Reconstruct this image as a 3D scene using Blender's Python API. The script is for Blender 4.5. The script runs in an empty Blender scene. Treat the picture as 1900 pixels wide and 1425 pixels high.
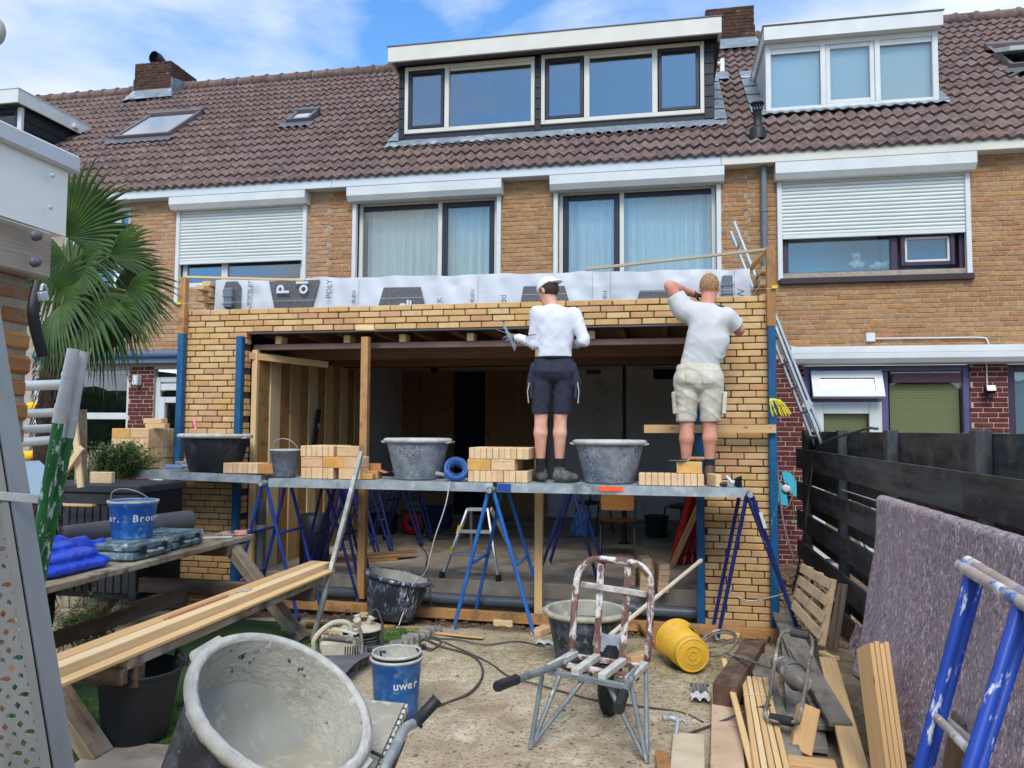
import bpy, bmesh, math, random
import numpy as np
from mathutils import Vector, Matrix, Euler
random.seed(7); rng = np.random.default_rng(7)
S = bpy.context.scene
COL = S.collection
R_ = math.radians

# ------------------------------------------------------------------ camera, light, exposure
CAM_RIGHT, CAM_DOWN, CAM_FWD = Vector((0.981345, 0.192148, 0.006447)), Vector((-0.004913, 0.058584, -0.998270)), Vector((-0.192193, 0.979616, 0.058435))
cam = bpy.data.cameras.new('camera'); cam_o = bpy.data.objects.new('camera', cam); COL.objects.link(cam_o)
cam.sensor_width = 36; cam.lens = 27.095; cam.clip_start = 0.05; cam.clip_end = 2000
cam_o.matrix_world = Matrix.Translation((0, 0, 1.75)) @ Matrix((CAM_RIGHT, -CAM_DOWN, -CAM_FWD)).transposed().to_4x4()
S.camera = cam_o

SUN_EL, SUN_AZ = R_(47), R_(172)          # azimuth measured from +Y (north) towards +X
w = bpy.data.worlds.new('World'); S.world = w; w.use_nodes = True
nt = w.node_tree; nt.nodes.clear()
def wn(t, **k):
    n = nt.nodes.new(t)
    for a, b in k.items(): setattr(n, a, b)
    return n
sky = wn('ShaderNodeTexSky', sky_type='NISHITA', sun_disc=False, sun_elevation=SUN_EL, sun_rotation=SUN_AZ, air_density=1.0, dust_density=0.6, ozone_density=2.2)
tc = wn('ShaderNodeTexCoord')
mp = wn('ShaderNodeMapping'); mp.inputs['Scale'].default_value = (1.5, 1.5, 3.4); mp.inputs['Location'].default_value = (1.7, 0.73, 0.2)
nz = wn('ShaderNodeTexNoise'); nz.inputs['Scale'].default_value = 1.55; nz.inputs['Detail'].default_value = 9; nz.inputs['Roughness'].default_value = 0.52; nz.inputs['Distortion'].default_value = 0.25
cr = wn('ShaderNodeValToRGB'); cr.color_ramp.elements[0].position = 0.385; cr.color_ramp.elements[1].position = 0.57
nz2 = wn('ShaderNodeTexNoise'); nz2.inputs['Scale'].default_value = 2.6; nz2.inputs['Detail'].default_value = 6
cr2 = wn('ShaderNodeValToRGB')
cr2.color_ramp.elements[0].position = 0.3; cr2.color_ramp.elements[0].color = (4.3, 4.9, 5.8, 1)
cr2.color_ramp.elements[1].position = 0.72; cr2.color_ramp.elements[1].color = (6.8, 7.1, 7.6, 1)
mx = wn('ShaderNodeMix', data_type='RGBA')
gain = wn('ShaderNodeMix', data_type='RGBA', blend_type='MULTIPLY'); gain.inputs[0].default_value = 1.0; gain.inputs[7].default_value = (0.80, 1.28, 1.62, 1)
bg = wn('ShaderNodeBackground'); bg.inputs['Strength'].default_value = 0.125
out = wn('ShaderNodeOutputWorld')
L = nt.links.new
L(tc.outputs['Generated'], mp.inputs['Vector']); L(mp.outputs[0], nz.inputs['Vector']); L(mp.outputs[0], nz2.inputs['Vector'])
L(nz.outputs['Fac'], cr.inputs[0]); L(nz2.outputs['Fac'], cr2.inputs[0])
L(sky.outputs[0], gain.inputs[6]); L(cr.outputs[0], mx.inputs[0]); L(gain.outputs[2], mx.inputs[6]); L(cr2.outputs[0], mx.inputs[7])
L(mx.outputs[2], bg.inputs[0]); L(bg.outputs[0], out.inputs[0])

sl = bpy.data.lights.new('sun', 'SUN'); sl.energy = 1.95; sl.angle = R_(26); sl.color = (1.0, 0.96, 0.9)
so = bpy.data.objects.new('sun', sl); COL.objects.link(so)
sdir = Vector((math.sin(SUN_AZ) * math.cos(SUN_EL), math.cos(SUN_AZ) * math.cos(SUN_EL), math.sin(SUN_EL)))
so.rotation_euler = sdir.to_track_quat('Z', 'Y').to_euler()
S.view_settings.view_transform = 'Standard'; S.view_settings.look = 'None'; S.view_settings.gamma = 1; S.view_settings.use_curve_mapping = False
S.view_settings.exposure = 0.5
S.render.engine = 'CYCLES'
S.cycles.max_bounces = 8; S.cycles.transparent_max_bounces = 12; S.cycles.use_denoising = True

# ------------------------------------------------------------------ materials
def srgb(r, g, b):
    f = lambda c: (c / 255 / 12.92) if c <= 10.3 else ((c / 255 + 0.055) / 1.055) ** 2.4
    return (f(r), f(g), f(b), 1)
class NT:
    """little node-graph helper"""
    def __init__(s, name):
        s.m = bpy.data.materials.new(name); s.m.use_nodes = True; s.t = s.m.node_tree; s.t.nodes.clear()
        s.out = s.n('ShaderNodeOutputMaterial'); s.b = s.n('ShaderNodeBsdfPrincipled'); s.l(s.b.outputs[0], s.out.inputs[0])
        a = s.n('ShaderNodeAttribute'); a.attribute_name = 'loc'
        oi = s.n('ShaderNodeObjectInfo'); s.oi = oi
        v = s.n('ShaderNodeVectorMath'); v.operation = 'ADD'
        sc = s.n('ShaderNodeMath'); sc.operation = 'MULTIPLY'; sc.inputs[1].default_value = 37.0
        s.l(oi.outputs['Random'], sc.inputs[0]); s.l(a.outputs['Vector'], v.inputs[0]); s.l(sc.outputs[0], v.inputs[1]); s.v = v.outputs[0]
        ra = s.n('ShaderNodeAttribute'); ra.attribute_name = 'rnd'
        ad = s.n('ShaderNodeMath'); ad.operation = 'ADD'; fr = s.n('ShaderNodeMath'); fr.operation = 'FRACT'
        s.l(ra.outputs['Fac'], ad.inputs[0]); s.l(oi.outputs['Random'], ad.inputs[1]); s.l(ad.outputs[0], fr.inputs[0]); s.rnd = fr.outputs[0]
    def n(s, t, **k):
        n = s.t.nodes.new(t)
        for a, b in k.items(): setattr(n, a, b)
        return n
    def l(s, a, b): s.t.links.new(a, b)
    def mapped(s, stretch):
        mp = s.n('ShaderNodeMapping'); mp.inputs['Scale'].default_value = stretch; s.l(s.v, mp.inputs['Vector']); return mp.outputs[0]
    def noise(s, scale, detail=4, rough=0.55, stretch=(1, 1, 1), dist=0):
        t = s.n('ShaderNodeTexNoise'); t.inputs['Scale'].default_value = scale; t.inputs['Detail'].default_value = detail
        t.inputs['Roughness'].default_value = rough; t.inputs['Distortion'].default_value = dist
        s.l(s.mapped(stretch), t.inputs['Vector']); return t.outputs['Fac']
    def ramp(s, src, stops):
        r = s.n('ShaderNodeValToRGB'); e = r.color_ramp.elements
        e[0].position, e[0].color = stops[0]; e[1].position, e[1].color = stops[-1]
        for p, c in stops[1:-1]:
            q = e.new(p); q.color = c
        s.l(src, r.inputs[0]); return r.outputs[0]
    def mix(s, f, a, b, mode='MIX'):
        m = s.n('ShaderNodeMix', data_type='RGBA', blend_type=mode)
        if isinstance(f, (int, float)): m.inputs[0].default_value = f
        else: s.l(f, m.inputs[0])
        for i, x in ((6, a), (7, b)):
            if isinstance(x, tuple): m.inputs[i].default_value = x
            else: s.l(x, m.inputs[i])
        return m.outputs[2]
    def col(s, c):
        if isinstance(c, tuple): s.b.inputs['Base Color'].default_value = c
        else: s.l(c, s.b.inputs['Base Color'])
    def bump(s, h, strength, dist=0.01):
        b = s.n('ShaderNodeBump'); b.inputs['Strength'].default_value = strength; b.inputs['Distance'].default_value = dist
        s.l(h, b.inputs['Height']); s.l(b.outputs[0], s.b.inputs['Normal'])
def bw(a, b): return [(a, (0, 0, 0, 1)), (b, (1, 1, 1, 1))]
def mat(name, c1, c2=None, scale=6, detail=5, rough=0.6, metal=0.0, bump=0.0, bscale=None, stretch=(1, 1, 1), tints=None,
        splat=None, sscale=9, slo=0.56, shi=0.62, sstretch=(1, 1, 1), splat2=None, s2scale=4, s2lo=.55, s2hi=.7, spec=0.4, lo=.35, hi=.65, rvar=0.0, smask=0):
    g = NT(name)
    f = g.noise(scale, detail, stretch=stretch)
    c = g.ramp(f, [(lo, c1), (hi, c2)]) if c2 else c1
    if tints:                                   # one tint per piece
        n = len(tints)
        r = g.n('ShaderNodeValToRGB'); r.color_ramp.interpolation = 'CONSTANT'; e = r.color_ramp.elements
        e[0].position = 0; e[0].color = tints[0]; e[1].position = 1 / n; e[1].color = tints[1 % n]
        for i in range(2, n): q = e.new(i / n); q.color = tints[i]
        g.l(g.rnd, r.inputs[0])
        c = g.mix(1.0, c, r.outputs[0], 'MULTIPLY')
    def patchy(f_):                             # marks come in patches, not as an even speckle
        if not smask: return f_
        m_ = g.n('ShaderNodeMath'); m_.operation = 'MULTIPLY'; g.l(f_, m_.inputs[0]); g.l(g.ramp(g.noise(smask, 5, .6, stretch=(1, 1, .5)), bw(.36, .62)), m_.inputs[1]); return m_.outputs[0]
    if splat2:
        c = g.mix(patchy(g.ramp(g.noise(s2scale, 6, .6), bw(s2lo, s2hi))), c, splat2)
    if splat:
        sp = g.ramp(g.noise(sscale, 8, .65, stretch=sstretch), bw(slo, shi)); c = g.mix(patchy(sp), c, splat)
    g.col(c)
    g.b.inputs['Roughness'].default_value = rough; g.b.inputs['Metallic'].default_value = metal
    g.b.inputs['Specular IOR Level'].default_value = spec
    if rvar:
        mr = g.n('ShaderNodeMapRange'); mr.inputs[3].default_value = rough - rvar; mr.inputs[4].default_value = rough + rvar
        g.l(g.noise(scale * 1.7, 4), mr.inputs[0]); g.l(mr.outputs[0], g.b.inputs['Roughness'])
    if bump: g.bump(g.noise(bscale or scale * 3, 6, .6, stretch=stretch), bump)
    return g.m
def wood(name, c1, c2, knots=True, gray=None, rough=.65, tints=None, dirt=None):
    g = NT(name)
    f = g.noise(6, 6, .6, stretch=(.35, 7, 7), dist=.6)
    f2 = g.noise(60, 3, .5, stretch=(.06, 3, 3))
    c = g.ramp(f, [(.3, c1), (.7, c2)])
    c = g.mix(.25, c, g.ramp(f2, [(.35, c1), (.65, c2)]))
    if knots:
        vo = g.n('ShaderNodeTexVoronoi'); vo.inputs['Scale'].default_value = 5.5; vo.inputs['Randomness'].default_value = 1
        g.l(g.mapped((.7, 1.5, 1.5)), vo.inputs['Vector'])
        k = g.ramp(vo.outputs['Distance'], [(.05, (1, 1, 1, 1)), (.11, (0, 0, 0, 1))])
        kc = tuple(x * .38 for x in c1[:3]) + (1,)
        c = g.mix(k, c, kc)
    if gray: c = g.mix(g.ramp(g.noise(3, 6, .6, stretch=(.5, 3, 3)), bw(.4, .62)), c, gray)
    if tints:
        n = len(tints); r = g.n('ShaderNodeValToRGB'); r.color_ramp.interpolation = 'CONSTANT'; e = r.color_ramp.elements
        e[0].position = 0; e[0].color = tints[0]; e[1].position = 1 / n; e[1].color = tints[1 % n]
        for i in range(2, n): q = e.new(i / n); q.color = tints[i]
        g.l(g.rnd, r.inputs[0]); c = g.mix(1.0, c, r.outputs[0], 'MULTIPLY')
    if dirt: c = g.mix(g.ramp(g.noise(7, 7, .65), bw(.5, .66)), c, dirt)
    g.col(c); g.b.inputs['Roughness'].default_value = rough; g.b.inputs['Specular IOR Level'].default_value = .3
    g.bump(f2, .25, .004)
    return g.m
def G(v): return (v, v, v, 1)

# ------------------------------------------------------------------ mesh builder
def basis(d, up=(0, 0, 1)):
    x = Vector(d).normalized(); u = Vector(up)
    if abs(x.dot(u.normalized())) > .995: u = Vector((0, 1, 0))
    y = u.cross(x).normalized(); z = x.cross(y)
    return Matrix((x, y, z)).transposed()
_CH = {}
def chamfer(s, b):
    hx, hy, hz = s[0] / 2, s[1] / 2, s[2] / 2; b = min(b, hx * .45, hy * .45, hz * .45)
    V = []; idx = {}
    for sx in (-1, 1):
        for sy in (-1, 1):
            for sz in (-1, 1):
                for a in range(3):
                    p = [sx * (hx - b), sy * (hy - b), sz * (hz - b)]; p[a] = (sx, sy, sz)[a] * (hx, hy, hz)[a]
                    idx[(sx, sy, sz, a)] = len(V); V.append(p)
    F = []
    for a in range(3):
        o = [i for i in range(3) if i != a]
        for s_ in (-1, 1):
            q = []
            for (p, r) in ((-1, -1), (1, -1), (1, 1), (-1, 1)):
                k = [0, 0, 0]; k[a] = s_; k[o[0]] = p; k[o[1]] = r; q.append(idx[(*k, a)])
            F.append(q)
        for p in (-1, 1):
            for r in (-1, 1):
                k1 = [0, 0, 0]; k1[a] = -1; k1[o[0]] = p; k1[o[1]] = r; k2 = list(k1); k2[a] = 1
                F.append([idx[(*k1, o[0])], idx[(*k2, o[0])], idx[(*k2, o[1])], idx[(*k1, o[1])]])
    for sx in (-1, 1):
        for sy in (-1, 1):
            for sz in (-1, 1): F.append([idx[(sx, sy, sz, a)] for a in range(3)])
    out = []
    for f in F:                                # orient outwards (convex, centred on the origin)
        a, b_, c = (Vector(V[i]) for i in f[:3]); n = (b_ - a).cross(c - a); m = sum((Vector(V[i]) for i in f), Vector())
        out.append(f if n.dot(m) > 0 else f[::-1])
    return V, out
class MB:
    def __init__(s): s.v = []; s.f = []; s.l = []; s.mi = []; s.sm = []; s.r = []
    def add(s, V, F, loc=None, mi=0, sm=False, r=None):
        o = len(s.v); V = [tuple(p) for p in V]
        s.v += V; s.l += [tuple(p) for p in (loc if loc is not None else V)]
        s.f += [[i + o for i in f] for f in F]; s.mi += [mi] * len(F); s.sm += [sm] * len(F)
        s.r += [random.random() if r is None else r] * len(V); return s
    def box(s, c, size, rot=None, bev=0, mi=0, r=None, long=None):
        if bev: V, F = chamfer(size, bev)
        else:
            x, y, z = (k / 2 for k in size)
            V = [(-x, -y, -z), (x, -y, -z), (x, y, -z), (-x, y, -z), (-x, -y, z), (x, -y, z), (x, y, z), (-x, y, z)]
            F = [(3, 2, 1, 0), (4, 5, 6, 7), (0, 1, 5, 4), (1, 2, 6, 5), (2, 3, 7, 6), (3, 0, 4, 7)]
        a = long if long is not None else max(range(3), key=lambda i: size[i])
        o = random.random() * 20
        loc = [(p[a] + o, p[(a + 1) % 3] + o * .7, p[(a + 2) % 3]) for p in V]
        c = Vector(c)
        if rot is not None:
            m = rot if isinstance(rot, Matrix) else Euler(rot).to_matrix()
            V = [m @ Vector(p) + c for p in V]
        else: V = [(p[0] + c[0], p[1] + c[1], p[2] + c[2]) for p in V]
        return s.add(V, F, loc, mi, False, r)
    def span(s, a, b, bev=0, mi=0, r=None):     # box between two corners
        a, b = Vector(a), Vector(b); return s.box((a + b) / 2, [abs(q) for q in (b - a)], None, bev, mi, r)
    def beam(s, p0, p1, w, h, up=(0, 0, 1), bev=.002, mi=0):
        p0, p1 = Vector(p0), Vector(p1); return s.box((p0 + p1) / 2, ((p1 - p0).length, w, h), basis(p1 - p0, up), bev, mi, long=0)
    def tube(s, P, r, n=10, closed=False, cap=True, mi=0, flat=1.0):
        P = [Vector(p) for p in P]; N = len(P); rr = r if isinstance(r, (list, tuple)) else [r] * N
        T = []
        for i in range(N):
            a = P[i - 1] if (i > 0 or closed) else P[i]; b = P[(i + 1) % N] if (i < N - 1 or closed) else P[i]
            d = (b - a); T.append(d.normalized() if d.length > 1e-9 else Vector((0, 0, 1)))
        u = T[0].orthogonal().normalized(); V = []; loc = []; L = 0; o = random.random() * 9
        for i in range(N):
            u = (u - T[i] * u.dot(T[i])); u = u.normalized() if u.length > 1e-6 else T[i].orthogonal().normalized()
            v = T[i].cross(u)
            if i: L += (P[i] - P[i - 1]).length
            for k in range(n):
                t = 2 * math.pi * k / n; V.append(P[i] + (u * math.cos(t) + v * math.sin(t) * flat) * rr[i]); loc.append((L + o, math.cos(t) * rr[i], math.sin(t) * rr[i]))
        F = []
        for i in range(N if closed else N - 1):
            j = (i + 1) % N
            for k in range(n): F.append((i * n + k, i * n + (k + 1) % n, j * n + (k + 1) % n, j * n + k))
        s.add(V, F, loc, mi, True)
        if cap and not closed:
            b = len(s.v); s.add([V[k] for k in range(n)], [list(range(n))[::-1]], loc[:n], mi); s.add(V[-n:], [list(range(n))], loc[-n:], mi)
        return s
    def lathe(s, prof, n=32, M=None, mi=0, closed=False, wob=None):
        V = []; F = []
        for i, (r, z) in enumerate(prof):
            for k in range(n):
                t = 2 * math.pi * k / n; q = r * (1 + (wob(t, i) if wob else 0)); V.append(Vector((q * math.cos(t), q * math.sin(t), z)))
        m = len(prof)
        for i in range(m if closed else m - 1):
            j = (i + 1) % m
            for k in range(n): F.append((i * n + k, i * n + (k + 1) % n, j * n + (k + 1) % n, j * n + k))
        loc = [tuple(p) for p in V]
        if M is not None: V = [M @ p for p in V]
        return s.add(V, F, loc, mi, True)
    def prism(s, pts, dirv, mi=0, r=None):       # polygon (3-D points) pushed along dirv
        n = len(pts); d = Vector(dirv); V = [Vector(p) for p in pts] + [Vector(p) + d for p in pts]
        nrm = Vector()
        for i in range(n): nrm += Vector(pts[i]).cross(Vector(pts[(i + 1) % n]))
        F = [list(range(n))[::-1], list(range(n, 2 * n))] + [(i, (i + 1) % n, n + (i + 1) % n, n + i) for i in range(n)]
        if nrm.dot(d) < 0: F = [f[::-1] for f in F]
        return s.add(V, F, None, mi, False, r)
    def grid(s, fn, nu, nv, mi=0, sm=True, loc=None, wrapu=False):
        V = [fn(i / (nu if wrapu else nu - 1), j / (nv - 1)) for j in range(nv) for i in range(nu)]
        F = []
        for j in range(nv - 1):
            for i in range(nu if wrapu else nu - 1):
                k = (i + 1) % nu; F.append((j * nu + i, j * nu + k, (j + 1) * nu + k, (j + 1) * nu + i))
        lc = [loc(i / (nu - 1), j / (nv - 1)) for j in range(nv) for i in range(nu)] if loc else None
        return s.add(V, F, lc, mi, sm)
    def mesh(s, name, mats, M=None):
        me = bpy.data.meshes.new(name); V = s.v
        if M is not None: V = [tuple(M @ Vector(p)) for p in V]
        me.from_pydata(V, [], s.f)
        a = me.attributes.new('loc', 'FLOAT_VECTOR', 'POINT'); a.data.foreach_set('vector', np.array(s.l, np.float32).ravel())
        a = me.attributes.new('rnd', 'FLOAT', 'POINT'); a.data.foreach_set('value', np.array(s.r, np.float32))
        for m in (mats if isinstance(mats, (list, tuple)) else [mats]): me.materials.append(m)
        me.polygons.foreach_set('material_index', s.mi); me.polygons.foreach_set('use_smooth', s.sm)
        me.update(); return me
    def build(s, name, mats, parent=None, smooth_angle=None, kind=None):
        M = world_of(parent).inverted() if parent is not None else None
        o = bpy.data.objects.new(name, s.mesh(name, mats, M)); COL.objects.link(o)
        if parent is not None: o.parent = parent
        if kind: o['kind'] = kind
        return o
def world_of(o):
    m = Matrix.LocRotScale(o.location, o.rotation_euler, o.scale)
    return world_of(o.parent) @ m if o.parent else m
def tag(o, label, cat, group=None, kind=None):
    o['label'] = label; o['category'] = cat
    if group: o['group'] = group
    if kind: o['kind'] = kind
    return o
def thing(name, label, cat, loc=(0, 0, 0), group=None, rotz=0.0, rot=None):
    o = bpy.data.objects.new(name, None); COL.objects.link(o); o.empty_display_size = .1
    o.location = loc; o.rotation_euler = rot if rot is not None else (0, 0, rotz)
    return tag(o, label, cat, group)
def structure(name, mb, mats):
    o = mb.build(name, mats); o['kind'] = 'structure'; return o
def link_mesh(name, me, parent=None, M=None, kind=None):    # one more object that shares a mesh; M is its world matrix
    o = bpy.data.objects.new(name, me); COL.objects.link(o)
    if parent is not None:
        o.parent = parent; M = world_of(parent).inverted() @ (M or Matrix())
    if M is not None: o.matrix_basis = M
    if kind: o['kind'] = kind
    return o
def copy_tree(o, parent=None):
    c = o.copy(); COL.objects.link(c)
    if parent is not None: c.parent = parent
    for ch in list(o.children): copy_tree(ch, c)
    return c
def lerp(a, b, t): return Vector(a) * (1 - t) + Vector(b) * t
def curve_pts(P, n=8):                           # Catmull-Rom through P
    P = [Vector(p) for p in P]; Q = [2 * P[0] - P[1]] + P + [2 * P[-1] - P[-2]]; out = []
    for i in range(1, len(Q) - 2):
        a, b, c, d = Q[i - 1:i + 3]
        for k in range(n):
            t = k / n; out.append(.5 * ((2 * b) + (c - a) * t + (2 * a - 5 * b + 4 * c - d) * t * t + (3 * b - a - 3 * c + d) * t ** 3))
    return out + [P[-1]]
def text(body, size, M, m, parent, name='lettering', extrude=.0008, bold=0.0, align='CENTER'):
    c = bpy.data.curves.new(name, 'FONT'); c.body = body; c.size = size; c.extrude = extrude; c.offset = bold
    c.align_x = align; c.align_y = 'CENTER'; c.resolution_u = 3
    o = bpy.data.objects.new(name, c); COL.objects.link(o); me = bpy.data.meshes.new_from_object(o); bpy.data.objects.remove(o)
    me.materials.clear(); me.materials.append(m); me.name = name
    return link_mesh(name, me, parent, M)
def frame_matrix(o, x, y):                       # origin, local x and y directions -> world matrix
    x = Vector(x).normalized(); z = x.cross(Vector(y)).normalized(); y = z.cross(x)
    m = Matrix((x, y, z)).transposed().to_4x4(); m.translation = Vector(o); return m

# ------------------------------------------------------------------ terrace of houses
YH, YG = 10.35, 10.15                      # facade plane, front of the gutter board
TAN = 0.83; TH = math.atan(TAN)
def roof_z(y): return 5.36 + (y - 10.15) * TAN
M_mortar = mat('old_mortar', srgb(168, 158, 142), srgb(144, 134, 120), 14, rough=.95, bump=.5)
YEL = [srgb(246, 226, 206), srgb(255, 240, 214), srgb(240, 214, 188), srgb(255, 234, 200), srgb(250, 218, 190), srgb(238, 206, 180), srgb(252, 236, 216), srgb(244, 222, 206), srgb(232, 204, 176)]
M_brick_y = mat('ochre_brick', srgb(182, 150, 112), srgb(162, 128, 95), 18, rough=.9, bump=.6, bscale=60, tints=YEL, splat=srgb(190, 165, 120), sscale=30, slo=.62, shi=.72)
M_brick_o = mat('orange_brick', srgb(190, 160, 132), srgb(170, 140, 114), 18, rough=.9, bump=.6, bscale=60, tints=YEL, splat=srgb(176, 150, 118), sscale=30, slo=.62, shi=.72)
M_brick_r = mat('maroon_brick', srgb(112, 56, 54), srgb(88, 44, 46), 18, rough=.88, bump=.6, bscale=60, tints=YEL[:6])
M_brick_d = mat('chimney_brick', srgb(84, 62, 56), srgb(58, 44, 42), 9, rough=.92, bump=.6, bscale=50, tints=YEL[:5], splat=srgb(150, 120, 48), sscale=7, slo=.6, shi=.7)
M_mortar_p = mat('pale_mortar', srgb(176, 160, 152), None, rough=.95)
M_mortar_d = mat('dark_mortar', srgb(86, 76, 70), None, rough=.95)
M_white = mat('white_trim', srgb(210, 213, 211), srgb(199, 202, 201), 3, rough=.45, splat=srgb(196, 198, 196), sscale=2.2, slo=.6, shi=.8)
M_gutter = mat('gutter_board', srgb(206, 212, 216), srgb(196, 203, 207), 2, rough=.5, splat=srgb(190, 194, 194), sscale=3, slo=.6, shi=.8, stretch=(.4, 1, 1))
M_gutter2 = mat('gutter_board_cream', srgb(214, 212, 200), srgb(204, 202, 190), 2, rough=.55, splat=srgb(176, 172, 160), sscale=3, slo=.6, shi=.8)
M_cream = mat('cream_paint', srgb(212, 209, 198), srgb(202, 199, 188), 3, rough=.5)
M_navy = mat('navy_paint', srgb(38, 42, 54), srgb(32, 36, 46), 3, rough=.4)
M_black = mat('black_board', srgb(28, 30, 36), srgb(22, 24, 30), 4, rough=.5)
M_purple = mat('aubergine_frame', srgb(66, 46, 66), srgb(58, 42, 62), 3, rough=.4)
M_violet = mat('violet_frame', srgb(96, 88, 128), srgb(84, 76, 112), 3, rough=.4)
M_slat = mat('shutter_slat', srgb(208, 213, 208), srgb(198, 203, 198), 2, rough=.5)
M_zinc = mat('lead_flashing', srgb(130, 141, 150), srgb(104, 115, 124), 5, rough=.6, bump=.4, splat=srgb(176, 184, 190), sscale=4, slo=.55, shi=.7)
M_zincdark = mat('zinc_edge', srgb(92, 92, 100), None, rough=.5)
M_grayplastic = mat('grey_pvc', srgb(110, 116, 122), srgb(96, 102, 108), 4, rough=.45)
M_blackplastic = mat('black_plastic', srgb(40, 42, 44), srgb(30, 32, 34), 6, rough=.5)
TILE_T = [srgb(255, 240, 236), srgb(236, 220, 218), srgb(250, 226, 214), srgb(222, 204, 204), srgb(255, 244, 236), srgb(242, 228, 230), srgb(230, 206, 196)]
M_tile = mat('roof_tile', srgb(124, 111, 107), srgb(98, 87, 85), 7, rough=.92, bump=.7, bscale=40, tints=TILE_T, splat=srgb(150, 126, 116), sscale=14, slo=.5, shi=.7, splat2=srgb(74, 64, 64), s2scale=4, s2lo=.50, s2hi=.72)
M_batten = mat('roof_deck', srgb(40, 34, 32), None, rough=.95)
M_curtain = mat('pale_curtain', srgb(238, 246, 244), srgb(230, 240, 240), 3, rough=.9)
M_blind = mat('white_blind', srgb(216, 232, 236), None, rough=.9)
M_yblind = mat('beige_blind', srgb(250, 236, 176), None, rough=.7)
M_room = mat('room_wall', srgb(150, 150, 146), None, rough=.95)
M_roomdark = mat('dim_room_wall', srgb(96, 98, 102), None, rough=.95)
def glass(name, tint, refl, rough=0.0):
    m = bpy.data.materials.new(name); m.use_nodes = True; t = m.node_tree; t.nodes.clear()
    o = t.nodes.new('ShaderNodeOutputMaterial'); mx = t.nodes.new('ShaderNodeMixShader')
    tr = t.nodes.new('ShaderNodeBsdfTransparent'); tr.inputs[0].default_value = tint
    gl = t.nodes.new('ShaderNodeBsdfGlossy'); gl.inputs['Roughness'].default_value = rough; gl.inputs[0].default_value = (.95, .93, .90, 1)
    fr = t.nodes.new('ShaderNodeFresnel'); fr.inputs[0].default_value = 1.5
    ad = t.nodes.new('ShaderNodeMath'); ad.operation = 'MULTIPLY_ADD'; ad.inputs[1].default_value = 1.6; ad.inputs[2].default_value = refl; ad.use_clamp = True
    t.links.new(fr.outputs[0], ad.inputs[0]); t.links.new(ad.outputs[0], mx.inputs[0])
    t.links.new(tr.outputs[0], mx.inputs[1]); t.links.new(gl.outputs[0], mx.inputs[2]); t.links.new(mx.outputs[0], o.inputs[0])
    return m
M_glass = glass('window_glass', (.95, .98, .97, 1), .02)
M_glass_b = glass('tinted_glass', (.4, .5, .6, 1), .13)

def holes_wall(mb, x0, x1, z0, z1, y0, y1, holes, mi=0):
    zs = sorted({z0, z1, *[min(max(h[k], z0), z1) for h in holes for k in (2, 3)]})
    for a, b in zip(zs, zs[1:]):
        if b - a < 1e-4: continue
        m = (a + b) / 2; xs = [(x0, x1)]
        for h in holes:
            if h[2] < m < h[3]:
                nx = []
                for p, q in xs:
                    if h[1] <= p or h[0] >= q: nx.append((p, q)); continue
                    if h[0] > p: nx.append((p, h[0]))
                    if h[1] < q: nx.append((h[1], q))
                xs = nx
        for p, q in xs: mb.span((p, y0, a), (q, y1, b), mi=mi)
def brick_rects(x0, x1, z0, z1, holes, L=.22, C=.0622, joint=.011, off=0.0, bond=.5):
    out = []; n = int((z1 - z0) / C)
    for r in range(n):
        za = z0 + r * C + joint / 2; zb = za + C - joint; xs = [(x0, x1)]
        for h in holes:
            if h[2] < zb and h[3] > za:
                nx = []
                for p, q in xs:
                    if h[1] <= p or h[0] >= q: nx.append((p, q)); continue
                    if h[0] > p: nx.append((p, h[0]))
                    if h[1] < q: nx.append((h[1], q))
                xs = nx
        s0 = off + (L * bond if r % 2 else 0) + (L * .25 if r % 4 > 1 else 0)
        k0 = math.floor((x0 - s0) / L)
        for p, q in xs:
            k = math.floor((p - s0) / L)
            while s0 + k * L < q:
                a = max(s0 + k * L + joint / 2, p + .002); b = min(s0 + (k + 1) * L - joint / 2, q - .002)
                if b - a > .035: out.append((a, b, za, zb, r))
                k += 1
    return out
_bm = {}
def brick_mesh(lx, h, d, m):
    key = (round(lx, 2), round(h, 3), round(d, 3), m.name)
    if key not in _bm: _bm[key] = MB().box((0, 0, 0), (round(lx, 2), d, h), None, .005, r=0).mesh('brick', m)
    return _bm[key]
def lay_bricks(part, rects, y, m, limit=300, depth=.05, proud=.007, jig=.003, name='brick', stuffname='bricks_further', tilt=.004, used=0):
    cx = Vector((0, 0, 1.75)); lim = max(0, limit - used)
    rects = sorted(rects, key=lambda r: -(r[1] - r[0]) / ((r[0] + r[1]) ** 2 / 4 + y * y + ((r[2] + r[3]) / 2 - 1.75) ** 2))
    rest = MB(); n = 0
    for a, b, za, zb, r in rects:
        c = Vector(((a + b) / 2 + random.uniform(-jig, jig) * .5, y - proud + depth / 2 + random.uniform(-jig, jig), (za + zb) / 2 + random.uniform(-jig, jig) * .4))
        rot = Euler((random.uniform(-tilt, tilt), random.uniform(-tilt, tilt), random.uniform(-tilt, tilt)))
        if n < lim:
            link_mesh(name, brick_mesh(b - a, zb - za, depth, m), part, Matrix.Translation(c) @ rot.to_matrix().to_4x4()); n += 1
        else: rest.box(c, (b - a, depth, zb - za), rot.to_matrix(), .005)
    if rest.v: rest.build(stuffname, m, part, kind='stuff')
    return used + n

# openings per house (x0, x1, z0, z1) on the facade plane
W1 = (-4.381, -2.193, 3.30, 5.02)
W2 = (-1.458, 0.761, 3.30, 5.03)
WR = (1.462, 3.747, 3.78, 5.08)
WL = (-7.209, -5.090, 3.85, 5.14)
WLL = (-9.108, -8.036, 3.80, 5.15)
PR, PL, PLL = 1.10, -4.75, -10.6            # party lines

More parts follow.
